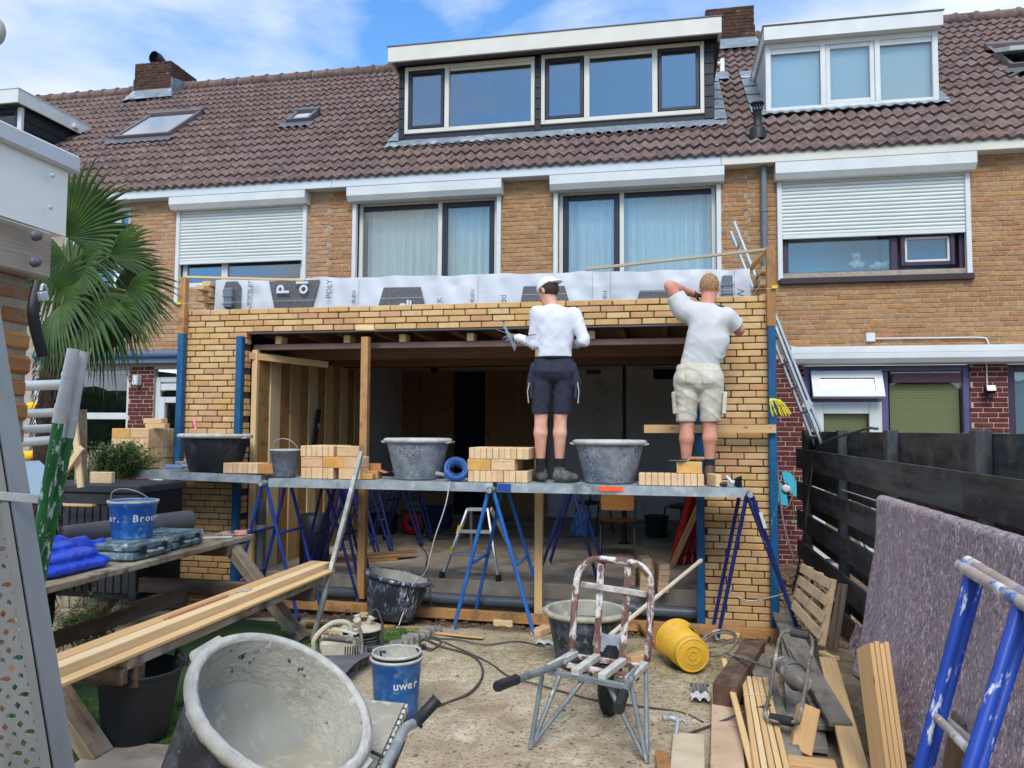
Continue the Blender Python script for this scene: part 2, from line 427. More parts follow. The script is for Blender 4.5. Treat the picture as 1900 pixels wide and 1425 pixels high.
def shutter(house, x0, x1, ztop, zbox, y, zslat=None, zrail=3.7, m=M_white, over=.03):
    b = MB(); yb = y - .20
    pts = [(x0 - over, yb, ztop), (x0 - over, yb, zbox + .07), (x0 - over, yb + .05, zbox), (x0 - over, y, zbox), (x0 - over, y, ztop)]
    b.prism(pts, (x1 - x0 + 2 * over, 0, 0))
    for q in (x0 - over - .004, x1 + over): b.prism([(q, p[1] - .004, p[2]) for p in pts], (.004, 0, 0))
    s = b.build('roller_shutter', m, house)
    for q in (x0, x1 - .06): MB().span((q, y - .06, zrail), (q + .06, y + .02, zbox - .001), bev=.006).build('guide_rail', m, s)
    if zslat:
        p = .048; n = int((zbox - zslat) / p); V = []
        me = MB().grid(lambda u, v: (x0 + .062 + u * (x1 - x0 - .124), y - .028 - .011 * math.sin(v * math.pi) ** .7, v * (p - .004)), 2, 7)
        me.span((x0 + .062, y - .022, -.004), (x1 - .062, y - .016, p)); me = me.mesh('slat', M_slat)
        for k in range(n): link_mesh('slat', me, s, Matrix.Translation((0, 0, zslat + .05 + k * p)))
        MB().span((x0 + .064, y - .046, zslat), (x1 - .064, y - .012, zslat + .05), bev=.006).build('bottom_rail', m, s)
    return s
def bars(mb, x0, x1, z0, z1, y0, y1, w, bev=.006, wb=None):
    wb = wb or w
    mb.span((x0, y0, z0), (x0 + w, y1, z1), bev); mb.span((x1 - w, y0, z0), (x1, y1, z1), bev)
    mb.span((x0 + w, y0 + .002, z1 - w), (x1 - w, y1, z1), bev); mb.span((x0 + w, y0 + .002, z0), (x1 - w, y1, z0 + wb), bev)
def pane(parent, x0, x1, z0, z1, y, g=None, t=.02):
    return MB().span((x0, y, z0), (x1, y + t, z1)).build('pane', g or M_glass, parent)
def sash(parent, x0, x1, z0, z1, y, w, m, g=None):
    b = MB(); bars(b, x0, x1, z0, z1, y, y + .05, w); o = b.build('sash', m, parent)
    pane(parent, x0 + w - .004, x1 - w + .004, z0 + w - .004, z1 - w + .004, y + .02, g); return o
def curtain(parent, x0, x1, z0, z1, y, folds, m=None, amp=.035, seed=0):
    r = random.Random(seed); ph = [r.uniform(0, 6) for _ in range(4)]
    n = max(24, int(folds * 9))
    def f(u, v):
        x = x0 + u * (x1 - x0); t = u * folds * 6.283 + .9 * math.sin(u * 7 + ph[0]) + .5 * math.sin(u * 17 + ph[1])
        return (x, y + amp * (.75 + .35 * math.sin(u * 9 + ph[2])) * math.sin(t) + .012 * math.sin(t * 2.3 + ph[3]) * (1 - .3 * v), z0 + v * (z1 - z0))
    return MB().grid(f, n, 4).build('curtain', m or M_curtain, parent)
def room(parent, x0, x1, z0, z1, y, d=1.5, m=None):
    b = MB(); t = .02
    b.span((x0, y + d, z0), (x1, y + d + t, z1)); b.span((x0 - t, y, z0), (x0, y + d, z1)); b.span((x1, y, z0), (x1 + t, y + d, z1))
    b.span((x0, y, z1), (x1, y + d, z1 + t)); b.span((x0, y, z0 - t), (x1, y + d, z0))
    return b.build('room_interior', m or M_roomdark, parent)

# ---- roof
TW, TG = .30, .342
def tile_mesh(m):
    nx = 13; b = MB(); prof = []
    for i in range(nx):
        x = -TW / 2 - .012 + (TW + .024) * i / (nx - 1); prof.append((x, .021 * math.cos((x + TW / 2) / TW * 4 * math.pi + .6) + .004 * math.cos((x + TW / 2) / TW * 8 * math.pi)))
    V = [(x, 0, z + .052) for x, z in prof] + [(x, TG + .05, z + .012) for x, z in prof] + [(x, .004, z + .018) for x, z in prof]
    F = [(i, i + 1, nx + i + 1, nx + i) for i in range(nx - 1)]
    b.add(V[:2 * nx], F, [(p[1], p[0], p[2]) for p in V[:2 * nx]], 0, True, 0)
    b.add(V[:nx] + V[2 * nx:], [(nx + i, nx + i + 1, i + 1, i) for i in range(nx - 1)], None, 0, False, 0)
    return b, b.mesh('roof_tile', m)
TB, TME = tile_mesh(M_tile)
SL = Matrix.Rotation(TH, 4, 'X')
def tile_roof(house, x0, x1, skip, rows=17, ridge=True, y0=10.13):
    """deck under the tiles is the roof part itself, each tile a sub-part"""
    yr = y0 + rows * TG * math.cos(TH) + .08
    d = MB(); ya = y0 + .06; d.prism([(x0, ya, roof_z(ya) - .05), (x0, yr, roof_z(yr) - .05), (x0, yr, roof_z(yr) - .12), (x0, ya, roof_z(ya) - .12)], (x1 - x0, 0, 0))
    d.prism([(x0, yr, roof_z(yr) - .05), (x0, yr + 4.4, roof_z(y0) - .05), (x0, yr + 4.4, roof_z(y0) - .12), (x0, yr, roof_z(yr) - .12)], (x1 - x0, 0, 0))
    part = d.build('roof', M_batten, house)
    n = int(round((x1 - x0) / TW)); tw = (x1 - x0) / n; todo = []
    for r in range(rows):
        for k in range(n):
            x = x0 + (k + .5) * tw; s = r * TG; y = y0 + s * math.cos(TH)
            if any(a < x < b and c < y + .14 < e for a, b, c, e in skip): continue
            todo.append((x, y, x * x + y * y + (roof_z(y) - 1.75) ** 2))
    todo.sort(key=lambda t: t[2]); rest = MB()
    for i, (x, y, _) in enumerate(todo):
        M = Matrix.Translation((x + random.uniform(-.003, .003), y, roof_z(y) - .052 + random.uniform(-.003, .004))) @ SL @ Matrix.Rotation(random.uniform(-.006, .006), 4, 'Z') @ Matrix.Diagonal((tw / TW, 1, 1, 1))
        if i < 300: link_mesh('roof_tile', TME, part, M)
        else:
            o = random.random() * 9; rest.add([M @ Vector(p) for p in TB.v], TB.f, [(p[0] + o, p[1] + o, p[2]) for p in TB.l], 0, False)
            rest.sm[-len(TB.f):] = TB.sm
    if rest.v: rest.build('roof_tiles_further', M_tile, part, kind='stuff')
    if ridge:
        me = MB().tube([(0, 0, 0), (.30, 0, 0), (.32, 0, .006), (.36, 0, .006)], [.11, .115, .128, .128], 14).mesh('ridge_tile', M_tile)
        for k in range(int((x1 - x0) / .34)): link_mesh('ridge_tile', me, part, Matrix.Translation((x0 + k * .34, yr + .02, roof_z(yr) + .0)) @ Matrix.Rotation(random.uniform(-.012, .012), 4, 'Y'))
    return part, yr
def gutter(house, x0, x1, m):
    b = MB(); b.span((x0 + .002, YG, 5.185), (x1 - .002, YG + .03, 5.345), bev=.006); b.span((x0, YG + .03, 5.19), (x1, YH + .05, 5.21))
    g = b.build('gutter_board', m, house)
    MB().span((x0, YG - .008, 5.346), (x1, YG + .05, 5.362)).build('gutter_edge', M_zincdark, g)
    return g
def chimney(house, x0, x1, y0, y1, ztop, cap):
    zb = roof_z(y0) - .3; b = MB(); b.span((x0 + .008, y0 + .008, zb), (x1 - .008, y1 - .008, ztop - .01)); ch = b.build('chimney', M_mortar_d, house)
    rows = int((ztop - zb) / .0622)
    for r in range(rows):
        z = ztop - (r + .5) * .0622
        for side in range(3):
            a, e = ((x0, x1) if side == 0 else (y0, y1)); o = (.11 if r % 2 else 0) + (.055 if side else 0); k = a - o
            while k < e:
                p, q = max(k + .005, a + (.0 if side == 0 else .054)), min(k + .215, e)
                if q - p > .04:
                    j = random.uniform(-.004, .004)
                    if side == 0: c = ((p + q) / 2, y0 + .025 + j, z)
                    elif side == 1: c = (x1 - .025 + j, (p + q) / 2, z)
                    else: c = (x0 + .025 + j, (p + q) / 2, z)
                    me = brick_mesh(q - p, .053, .05, M_brick_d)
                    link_mesh('brick', me, ch, Matrix.Translation(c) @ (Matrix.Rotation(math.pi / 2, 4, 'Z') if side else Matrix()))
                k += .22
    f = MB()                                         # lead apron round its foot
    za = roof_z(y0)
    f.prism([(x0 - .02, y0 - .012, za + .17), (x1 + .02, y0 - .012, za + .17), (x1 + .14, y0 - .16, za - .07), (x0 - .14, y0 - .16, za - .07)], (0, .01, .012))
    for q, sgn in ((x0, -1), (x1, 1)):
        f.prism([(q + sgn * .012, y0 - .012, za + .42), (q + sgn * .012, y0 - .012, za), (q + sgn * .012, y1, roof_z(y1) + .0), (q + sgn * .012, y0 + .42, roof_z(y0 + .42) + .16), (q + sgn * .012, y0 + .06, za + .43)], (sgn * .006, 0, 0))
    f.build('lead_apron', M_zinc, ch); return ch

# ================= middle house
H1 = thing('terraced_house', 'middle brick row house with wide black dormer and pale curtains upstairs', 'house', (-1.8, YH, 0))
holes = [W1, W2]
wl = MB(); holes_wall(wl, PL, PR, 3.0, 5.2, YH, YH + .1, holes); wl.span((PL, YH, 2.75), (PR, YH + .1, 3.0)); wall = wl.build('wall', M_mortar, H1)
lay_bricks(wall, brick_rects(PL, PR, 3.25, 5.19, holes, off=.07), YH, M_brick_y)
def curtain_window(x0, x1, z0, z1, order, seed):
    b = MB(); y = YH + .06; bars(b, x0 + .06, x1 - .06, z0, z1, y, y + .08, .055)
    xm = x0 + (x1 - x0) * (.585 if order == 'fs' else .415); b.span((xm - .03, y + .001, z0), (xm + .03, y + .079, z1 - .055), bev=.005)
    w_ = b.build('window', M_cream, H1)
    L_, Rr = (x0 + .115, xm - .03), (xm + .03, x1 - .115)
    fx, sx = (L_, Rr) if order == 'fs' else (Rr, L_)
    pane(w_, fx[0], fx[1], z0 + .05, z1 - .055, y + .035)
    MB().span((fx[0] + .003, y + .02, z1 - .125), (fx[1] - .003, y + .034, z1 - .057)).build('vent_grille', M_navy, w_)
    sash(w_, sx[0] + .002, sx[1] - .002, z0 + .05, z1 - .057, y + .01, .075, M_navy)
    curtain(w_, x0 + .1, xm + .01, z0, z1 - .03, y + .24, (xm - x0) * 7.5, seed=seed); curtain(w_, xm - .02, x1 - .1, z0, z1 - .03, y + .25, (x1 - xm) * 7.5, seed=seed + 1)
    room(w_, x0 + .05, x1 - .05, z0, z1, y + .09, .9)
    return w_
curtain_window(*W1, 'fs', 3); curtain_window(*W2, 'sf', 8)
shutter(H1, W1[0], W1[1], 5.18, 4.985, YH, zrail=3.2); shutter(H1, W2[0], W2[1], 5.18, 4.99, YH, zrail=3.2)
gutter(H1, PL + .1, 0.755, M_gutter)
skipD = [(-3.99, .75, 11.1, 12.55)]
R1, YR = tile_roof(H1, PL, PR, skipD)
# black dormer
DX0, DX1, DY, DZ0, DZ1 = -3.99, .74, 11.1, 6.24, 7.36
d = MB(); holes_d = [(-3.89, -1.86, 6.27, 7.32), (-1.76, .60, 6.27, 7.33)]
holes_wall(d, DX0, DX1, DZ0 - .06, DZ1, DY, DY + .06, holes_d)
for q in (DX0, DX1 - .05): d.prism([(q, DY + .06, DZ0 - .06), (q, DY + .06, DZ1), (q, DY + 1.5, DZ1), (q, DY + 1.5, roof_z(DY + 1.5))], (.05, 0, 0))
DM = d.build('dormer', M_black, H1)
for x0, x1 in ((DX0, -3.89), (-1.86, -1.76), (.60, DX1)):
    me = MB().span((x0 + .003, DY - .014, .004), (x1 - .003, DY + .002, .158), bev=.004).mesh('cladding_board', M_black)
    for k in range(7): link_mesh('cladding_board', me, DM, Matrix.Translation((0, 0, DZ0 - .05 + k * .162)))
c = MB(); c.span((DX0 - .09, DY - .28, 7.30), (DX1 + .09, DY - .24, 7.535), bev=.005); c.span((DX1 + .05, DY - .24, 7.302), (DX1 + .09, 12.8, 7.533)); c.span((DX0 - .09, DY - .24, 7.302), (DX0 - .05, 12.8, 7.533))
c.build('cornice', M_cream, DM)
c = MB(); c.span((DX0 - .05, DY - .24, 7.365), (DX1 + .05, 12.8, 7.38)); c.span((DX0 - .1, DY - .29, 7.536), (DX1 + .1, 12.85, 7.552)); c.build('dormer_roof', M_zincdark, DM)
c = MB(); c.span((DX1 + .002, DY, 7.25), (DX1 + .085, 12.6, 7.362)); c.build('soffit', M_black, DM)
def dormer_window(x0, x1, z0, z1, y, fr, cuts, gl):
    """cuts: list of (xa, xb, kind) with kind 'fixed' or 'sash'"""
    b = MB(); bars(b, x0, x1, z0, z1, y - .03, y + .06, .055, wb=.065)
    for (a, e, k), nx in zip(cuts, cuts[1:]): b.span((e, y - .029, z0 + .06), (nx[0], y + .06, z1 - .055), bev=.004)
    o = b.build('window', fr, DM)
    for a, e, k in cuts:
        if k == 'sash': sash(o, a + .012, e - .012, z0 + .075, z1 - .065, y - .022, .05, M_navy, gl)
        else:
            pane(o, a, e, z0 + .06, z1 - .05, y + .01, gl)
            MB().span((a + .002, y - .012, z1 - .105), (e - .002, y + .009, z1 - .06), bev=.004).build('vent_grille', fr, o)
    return o
yy = DY
fx = lambda px, py: 0
dw1 = dormer_window(-3.89, -1.86, 6.27, 7.32, DY, M_cream, [(-3.835, -3.252, 'sash'), (-3.183, -1.915, 'fixed')], M_glass_b)
dw2 = dormer_window(-1.76, .60, 6.27, 7.33, DY, M_cream, [(-1.705, -1.120, 'sash'), (-1.040, -0.132, 'fixed'), (-0.056, .545, 'sash')], M_glass_b)
room(DM, DX0 + .06, DX1 - .06, 6.2, 7.34, DY + .07, 2.6)
# things seen behind the dormer panes
g = thing('window_ornament', 'narrow coloured glass hanger behind the left dormer pane', 'ornament', (-2.617, 11.250, 7.002))
b = MB(); X_ = g.location
cols = [mat('stained_%d' % i, c_, None, rough=.4) for i, c_ in enumerate([srgb(230, 120, 160), srgb(80, 200, 190), srgb(240, 210, 150), srgb(150, 90, 120), srgb(220, 235, 240)])]
for r in range(7):
    for q in range(2): b.span((X_.x - .05 + q * .05, X_.y - .004, X_.z - .17 + r * .05), (X_.x + q * .05 - .002, X_.y + .004, X_.z - .122 + r * .05), mi=random.randrange(5))
b.build('glass_strip', cols, g)
M_lampw = mat('white_lamp', srgb(225, 235, 235), None, rough=.4)
g = thing('desk_lamp', 'small white desk lamp standing behind the wide dormer pane', 'lamp', (-2.496, 11.500, 6.415))
p = g.location; b = MB(); b.tube(curve_pts([p, p + Vector((.03, 0, .12)), p + Vector((-.03, 0, .25)), p + Vector((-.1, 0, .27))], 6), .008, 8); b.lathe([(.06, 0), (.05, .015), (.01, .02)], 16, Matrix.Translation(p)); b.build('lamp_stem', M_lampw, g)
MB().lathe([(.02, .05), (.03, .045), (.06, -.06), (.055, -.06), (.02, .03)], 18, Matrix.Translation(p + Vector((-.12, 0, .24))) @ Matrix.Rotation(-.5, 4, 'Y')).build('lamp_shade', M_lampw, g)
g = thing('vase', 'pale cylindrical vase beside the desk lamp behind the dormer pane', 'vase', (-2.325, 11.500, 6.420))
MB().lathe([(.0, 0), (.055, 0), (.055, .24), (.03, .27), (.03, .28), (.0, .28)], 20, Matrix.Translation(g.location)).build('body', M_lampw, g)
# row of desk clutter in the small left sash
g = thing('storage_box', 'orange and beige boxes stacked behind the small left dormer sash', 'box', (-3.646, 11.450, 6.493))
p = g.location; b = MB(); b.span(p + Vector((-.28, 0, 0)), p + Vector((-.06, .2, .08)), bev=.004); b.span(p + Vector((-.26, 0, .085)), p + Vector((-.02, .2, .16)), bev=.004); b.build('beige_box', mat('beige_card', srgb(225, 200, 150), None), g)
b = MB(); b.span(p + Vector((.04, -.02, 0)), p + Vector((.13, .15, .17)), bev=.004); b.build('orange_box', mat('orange_card', srgb(245, 160, 60), None), g)
# lead round the dormer
f = MB()
def lead_strip(mb, x0, x1, y0, y1, wave=True, lift=.035, n=60):
    mb.grid(lambda u, v: (x0 + u * (x1 - x0), y0 + v * (y1 - y0), roof_z(y0 + v * (y1 - y0)) + lift + (.012 * (1 - v) * math.cos((x0 + u * (x1 - x0)) / .15 * 2 * math.pi) if wave else 0)), max(2, int(abs(x1 - x0) * 40)) if wave else 6, 5)
lead_strip(f, DX0 - .16, DX1 + .16, DY - .19, DY + .02)
for x0, x1 in ((DX0 - .17, DX0 + .01), (DX1 - .01, DX1 + .17)):
    for k in range(5): y0 = DY - .05 + k * .36; f.grid(lambda u, v, y0=y0, k=k: (x0 + u * (x1 - x0), y0 + v * .38, roof_z(y0 + v * .38) + .05 - .02 * v + .012 * math.sin(u * 3.1)), 5, 4)
f.build('lead_flashing', M_zinc, DM)
chimney(H1, .80, 1.66, 14.2, 15.1, 9.5, False)
# wire cage on that chimney
b = MB()
for k in range(5):
    t = k * math.pi / 5; b.tube([(1.22 + .1 * math.cos(t) * math.cos(a), 14.6 + .1 * math.sin(t) * math.cos(a), 9.5 + .16 * math.sin(a)) for a in np.linspace(0, math.pi, 9)], .006, 6)
b.build('wire_cage', M_zincdark, H1)
# small outlet pipe beside the dormer
b = MB(); b.tube([(0.851, 13.137, 7.959), (0.990, 13.103, 7.931)], .03, 12); b.tube([(1.020, 13.256, 8.058), (0.992, 12.916, 7.676)], .04, 12); b.build('outlet_pipe', M_white, H1)
lead = MB(); lead.grid(lambda u, v: (.78 + .3 * u, 12.6 + v * .3, roof_z(12.6 + v * .3) + .05), 4, 3); lead.build('lead_patch', M_zinc, H1)
# plastic roof vent near the gutter
vx, vy = 1.264, 10.555
b = MB(); Mv = Matrix.Translation((vx, vy, roof_z(vy))); b.lathe([(.115, -.06), (.11, .02), (.095, .1), (.06, .13), (.055, .14), (.055, .34), (.062, .345)], 24, Mv); b.lathe([(.09, .43), (.09, .445), (.0, .46)], 24, Mv); b.lathe([(.0, .43), (.09, .43)], 24, Mv)
for k in range(10): t = k * .628; b.box((vx + .06 * math.cos(t), vy + .06 * math.sin(t), roof_z(vy) + .385), (.012, .012, .09))
b.build('roof_vent', M_blackplastic, H1)

# ================= right house
H2 = thing('terraced_house', 'right-hand ochre brick row house with white dormer and white awning box', 'house', (4, YH, 0))
DOOR = (1.771, 2.732, 0.1, 2.60)
BIG = (2.732, 3.706, .7, 2.60)
BIG2 = (4.120, 6.2, .5, 2.60)
holes = [WR, (DOOR[0], BIG[1], .1, 2.60), BIG2]
wl = MB(); holes_wall(wl, PR, 6.9, 2.72, 5.2, YH, YH + .1, holes); wall = wl.build('wall', M_mortar, H2)
used = lay_bricks(wall, brick_rects(PR, 5.2, 2.73, 5.19, holes, off=.03), YH, M_brick_y, limit=300)
wl = MB(); holes_wall(wl, PR, 6.9, -.1, 2.72, YH + .002, YH + .1, holes); low = wl.build('lower_wall', M_mortar_p, H2)
lay_bricks(low, brick_rects(PR, 5.2, .0, 2.70, holes, off=.1), YH, M_brick_r, limit=300)
# shuttered bedroom window
b = MB(); x0, x1 = WR[0] + .06, WR[1] - .03; y = YH + .04; bars(b, x0, x1, WR[2] - .07, WR[3], y, y + .08, .085); xm = 2.882
b.span((xm - .04, y + .001, WR[2]), (xm + .04, y + .079, WR[3] - .08), bev=.005); wr = b.build('window', M_purple, H2)
pane(wr, x0 + .08, xm - .04, WR[2], WR[3] - .08, y + .03, M_glass)
b = MB(); sx0, sx1, sz0, sz1 = xm + .07, x1 - .14, WR[2] + .05, 4.25
bars(b, sx0, sx1, sz0, sz1, y - .03, y + .03, .05); b.build('open_sash', M_purple, wr); b = MB(); bars(b, sx0 + .05, sx1 - .05, sz0 + .05, sz1 - .05, y - .005, y + .02, .03); b.build('sash_bead', M_cream, wr); pane(wr, sx0 + .07, sx1 - .07, sz0 + .07, sz1 - .07, y + .01, M_glass)
MB().span((xm - .01, y + .5, WR[2] - .1), (x1 + .1, y + .52, WR[3])).build('blind', mat('grey_blind', srgb(120, 130, 140), None), wr)
MB().span((x0, y + .75, WR[2] - .1), (xm, y + .77, WR[3])).build('blind', M_blind, wr)
room(wr, x0, x1, WR[2] - .05, WR[3], y + .09, 1.1, M_room)
MB().span((WR[0] + .02, YH - .07, WR[2] - .15), (WR[1] + .02, YH + .05, WR[2] - .075), bev=.004).build('window_sill', mat('dark_sill', srgb(48, 36, 42), None, rough=.5), H2)
shutter(H2, WR[0], WR[1], 5.18, 4.97, YH, zslat=4.216, zrail=WR[2] - .1)
# teddy bears on the sill
M_plush = mat('white_plush', srgb(235, 235, 228), srgb(220, 220, 212), 30, rough=1, bump=1, bscale=90)
for (px, s_, lab) in (((2.472, 10.600, 3.853), 1.0, 'white plush bear with dark nose sitting behind the bedroom pane'), ((2.733, 10.600, 3.844), .8, 'white plush toy lying right of the sitting bear behind the pane')):
    g = thing('plush_bear', lab, 'soft toy', px); p = Vector(px); b = MB()
    bl = lambda c, r: b.lathe([(max(1e-4, r * math.sin(t)), -r * math.cos(t)) for t in np.linspace(0, math.pi, 9)], 14, Matrix.Translation(p + Vector(c)))
    bl((0, 0, .06 * s_), .075 * s_)
    if s_ == 1.0:
        bl((0, -.01, .16), .058); bl((-.045, 0, .21), .02); bl((.045, 0, .21), .02); bl((.0, -.055, .145), .028); bl((-.07, -.03, .06), .03); bl((.07, -.03, .06), .03); bl((-.04, -.08, .02), .03); bl((.04, -.08, .02), .03)
    else: bl((.09, 0, .05), .05); bl((-.08, -.02, .03), .03); bl((.12, -.03, .08), .02)
    b.build('body', M_plush, g)
    if s_ == 1.0: MB().box(p + Vector((0, -.083, .15)), (.018, .012, .014), None, .003).build('nose', M_blackplastic, g)
gutter(H2, 0.755, 7.2, M_gutter2)
tile_roof(H2, PR, PR + 6.0, [(1.44, 3.74, 11.25, 12.5), (4.98, 6.1, 12.1, 13.1)])
# white dormer
EX0, EX1, EY, EZ0, EZ1 = 1.46, 3.73, 11.25, 6.26, 7.33
d = MB()
for q in (EX0, EX1 - .04): d.prism([(q, EY + .05, EZ0 - .05), (q, EY + .05, EZ1), (q, EY + 1.35, EZ1), (q, EY + 1.35, roof_z(EY + 1.35))], (.04, 0, 0))
DM2 = d.build('dormer', M_white, H2)
c = MB(); c.prism([(EX0 - .03, EY - .16, 7.27), (EX0 - .03, EY - .16, 7.46), (EX0 - .03, EY - .12, 7.48), (EX0 - .03, EY + 1.45, 7.48), (EX0 - .03, EY + 1.45, 7.27)], (EX1 - EX0 + .06, 0, 0)); c.build('cornice', M_white, DM2)
MB().span((EX0 - .05, EY - .18, 7.481), (EX1 + .05, EY + 1.5, 7.497)).build('dormer_roof', mat('alu_edge', srgb(200, 205, 205), None, rough=.4), DM2)
b = MB(); bars(b, EX0, EX1, EZ0, 7.27, EY - .03, EY + .05, .075); xa, xb = 2.238, 2.953
for q in (xa, xb): b.span((q - .035, EY - .028, EZ0 + .07), (q + .035, EY + .05, 7.2), bev=.004)
o = b.build('window', M_white, DM2)
for a, e, k in ((EX0 + .075, xa - .035, 0), (xa + .035, xb - .035, 1), (xb + .035, EX1 - .075, 0)):
    if k: sash(o, a + .003, e - .003, EZ0 + .078, 7.192, EY - .015, .06, M_white, M_glass)
    else:
        pane(o, a, e, EZ0 + .07, 7.2, EY + .01, M_glass); MB().span((a + .002, EY - .015, 7.12), (e - .002, EY + .009, 7.195), bev=.004).build('vent_grille', M_white, o)
    MB().span((a - .03, EY + .09, EZ0), (e + .03, EY + .1, 7.25)).build('blind', M_blind, o)
f = MB(); lead_strip(f, EX0 - .1, EX1 + .12, EY - .1, EY + .02, lift=.04)
for k in range(5):
    y0 = EY - .05 + k * .34
    for x0, x1 in ((EX0 - .2, EX0 + .01), (EX1 - .01, EX1 + .13)): f.grid(lambda u, v, y0=y0, x0=x0, x1=x1: (x0 + u * (x1 - x0), y0 + v * .36, roof_z(y0 + v * .36) + .05 - .02 * v), 4, 3)
f.build('lead_flashing', M_zinc, DM2)
room(DM2, EX0 + .05, EX1 - .05, 6.2, 7.26, EY + .11, .5)
def skylight(house, x0, x1, y0, y1, m, open_=0, glassm=None, sky_lab=None):
    b = MB(); z = lambda y, o=0: roof_z(y) + o; w_ = .055
    L_ = math.hypot(y1 - y0, (y1 - y0) * TAN); Ms = Matrix.Translation((x0, y0, roof_z(y0) + .07)) @ SL
    T_ = lambda a, e: [Ms @ Vector(q) for q in (a, e)]
    def bx(a, e):
        ax, ay, az = a; ex, ey, ez = e
        V = [Ms @ Vector(q) for q in ((ax, ay, az), (ex, ay, az), (ex, ey, az), (ax, ey, az), (ax, ay, ez), (ex, ay, ez), (ex, ey, ez), (ax, ey, ez))]
        b.add(V, [(3, 2, 1, 0), (4, 5, 6, 7), (0, 1, 5, 4), (1, 2, 6, 5), (2, 3, 7, 6), (3, 0, 4, 7)])
    W_ = x1 - x0
    bx((0, 0, -.08), (W_, w_, .03)); bx((0, L_ - w_ * 1.6, -.08), (W_, L_, .05)); bx((0, w_, -.08), (w_, L_ - w_, .03)); bx((W_ - w_, w_, -.08), (W_, L_ - w_, .03))
    o = b.build('skylight', m, house)
    p = MB(); V = [Ms @ Vector(q) for q in ((w_, w_, .012), (W_ - w_, w_, .012), (W_ - w_, L_ - w_, .012), (w_, L_ - w_, .012))]; p.prism(V, SL.to_3x3() @ Vector((0, 0, -.02))); p.build('pane', glassm or M_glass, o)
    p = MB(); V = [Ms @ Vector(q) for q in ((w_, w_, -.05), (W_ - w_, w_, -.05), (W_ - w_, L_ - w_, -.05), (w_, L_ - w_, -.05))]; p.prism(V, SL.to_3x3() @ Vector((0, 0, -.01))); p.build('blind', M_blind if not open_ else M_roomdark, o)  # under the open skylight a dark sheet stands in for the unlit room
    f = MB(); lead_strip(f, x0 - .1, x1 + .1, y0 - .17, y0 + .01, lift=.04); f.build('lead_apron', M_zincdark, o)
    if open_:
        Mo = Matrix.Translation(Ms @ Vector((0, 0, .04))) @ Matrix.Rotation(.0, 4, 'X')
        Ms = Matrix.Translation((x0, y0, roof_z(y0) + .34)) @ Matrix.Rotation(TH - .30, 4, 'X'); b = MB()
        bx((0, 0, -.03), (W_, w_, .03)); bx((0, L_ * .95 - w_, -.03), (W_, L_ * .95, .03)); bx((0, w_, -.03), (w_, L_ * .95 - w_, .03)); bx((W_ - w_, w_, -.03), (W_, L_ * .95 - w_, .03)); b.build('open_sash', M_white, o)
        p = MB(); V = [Ms @ Vector(q) for q in ((w_, w_, .0), (W_ - w_, w_, .0), (W_ - w_, L_ * .95 - w_, .0), (w_, L_ * .95 - w_, .0))]; p.prism(V, Vector((0, 0, -.015))); p.build('pane', M_glass, o)
    return o
M_velux = mat('grey_skylight_frame', srgb(104, 96, 98), None, rough=.45)
M_glass_s = glass('skylight_glass', (.75, .85, .88, 1), .3)
skylight(H2, 5.0, 5.9, 12.15, 13.05, M_velux, 1)
# down pipe
b = MB(); xp = 1.298; b.tube([(xp, 10.28, 5.2), (xp, 10.28, 2.2), (xp, 10.28, .1)], .04, 14)
for z in (4.6, 3.4): b.lathe([(.048, -.02), (.048, .02)], 14, Matrix.Translation((xp, 10.28, z)))
b.build('downpipe', M_grayplastic, H2)
# awning cassette
ax0, az = 1.610, 2.72
b = MB(); pr = [(-.26, -.13), (-.30, -.09), (-.31, -.02), (-.30, .0), (-.02, .075), (0, .08), (0, -.13)]
prof = [(ax0, YH - .005 - .0 + p_[0], az + p_[1]) for p_ in [(0, .1), (-.05, .1), (-.20, .075), (-.235, .06), (-.24, .0), (-.235, -.005), (-.24, -.01), (-.24, -.07), (-.2, -.125), (-.1, -.14), (0, -.14)]]
b.prism(prof, (5.2, 0, 0)); aw = b.build('awning_cassette', M_white, H2)
MB().prism([(ax0 - .03, p_[1] - .01 if p_[1] < YH - .05 else p_[1], p_[2] + (.012 if p_[2] > az else -.012)) for p_ in prof], (.028, 0, 0)).build('end_cap', M_white, aw)
b = MB(); p0 = Vector((2.564, 10.330, 2.931)); b.box(p0, (.11, .05, .11), None, .008); b.build('junction_box', M_white, H2)
q1, q2 = Vector((2.625, 10.320, 2.915)), Vector((3.861, 10.320, 2.908)); b = MB(); b.tube(curve_pts([q1, lerp(q1, q2, .5), q2 + Vector((-.05, 0, .0)), q2 + Vector((.03, 0, -.03)), q2 + Vector((.05, 0, -.1))], 6), .01, 8); b.build('conduit', M_white, H2)
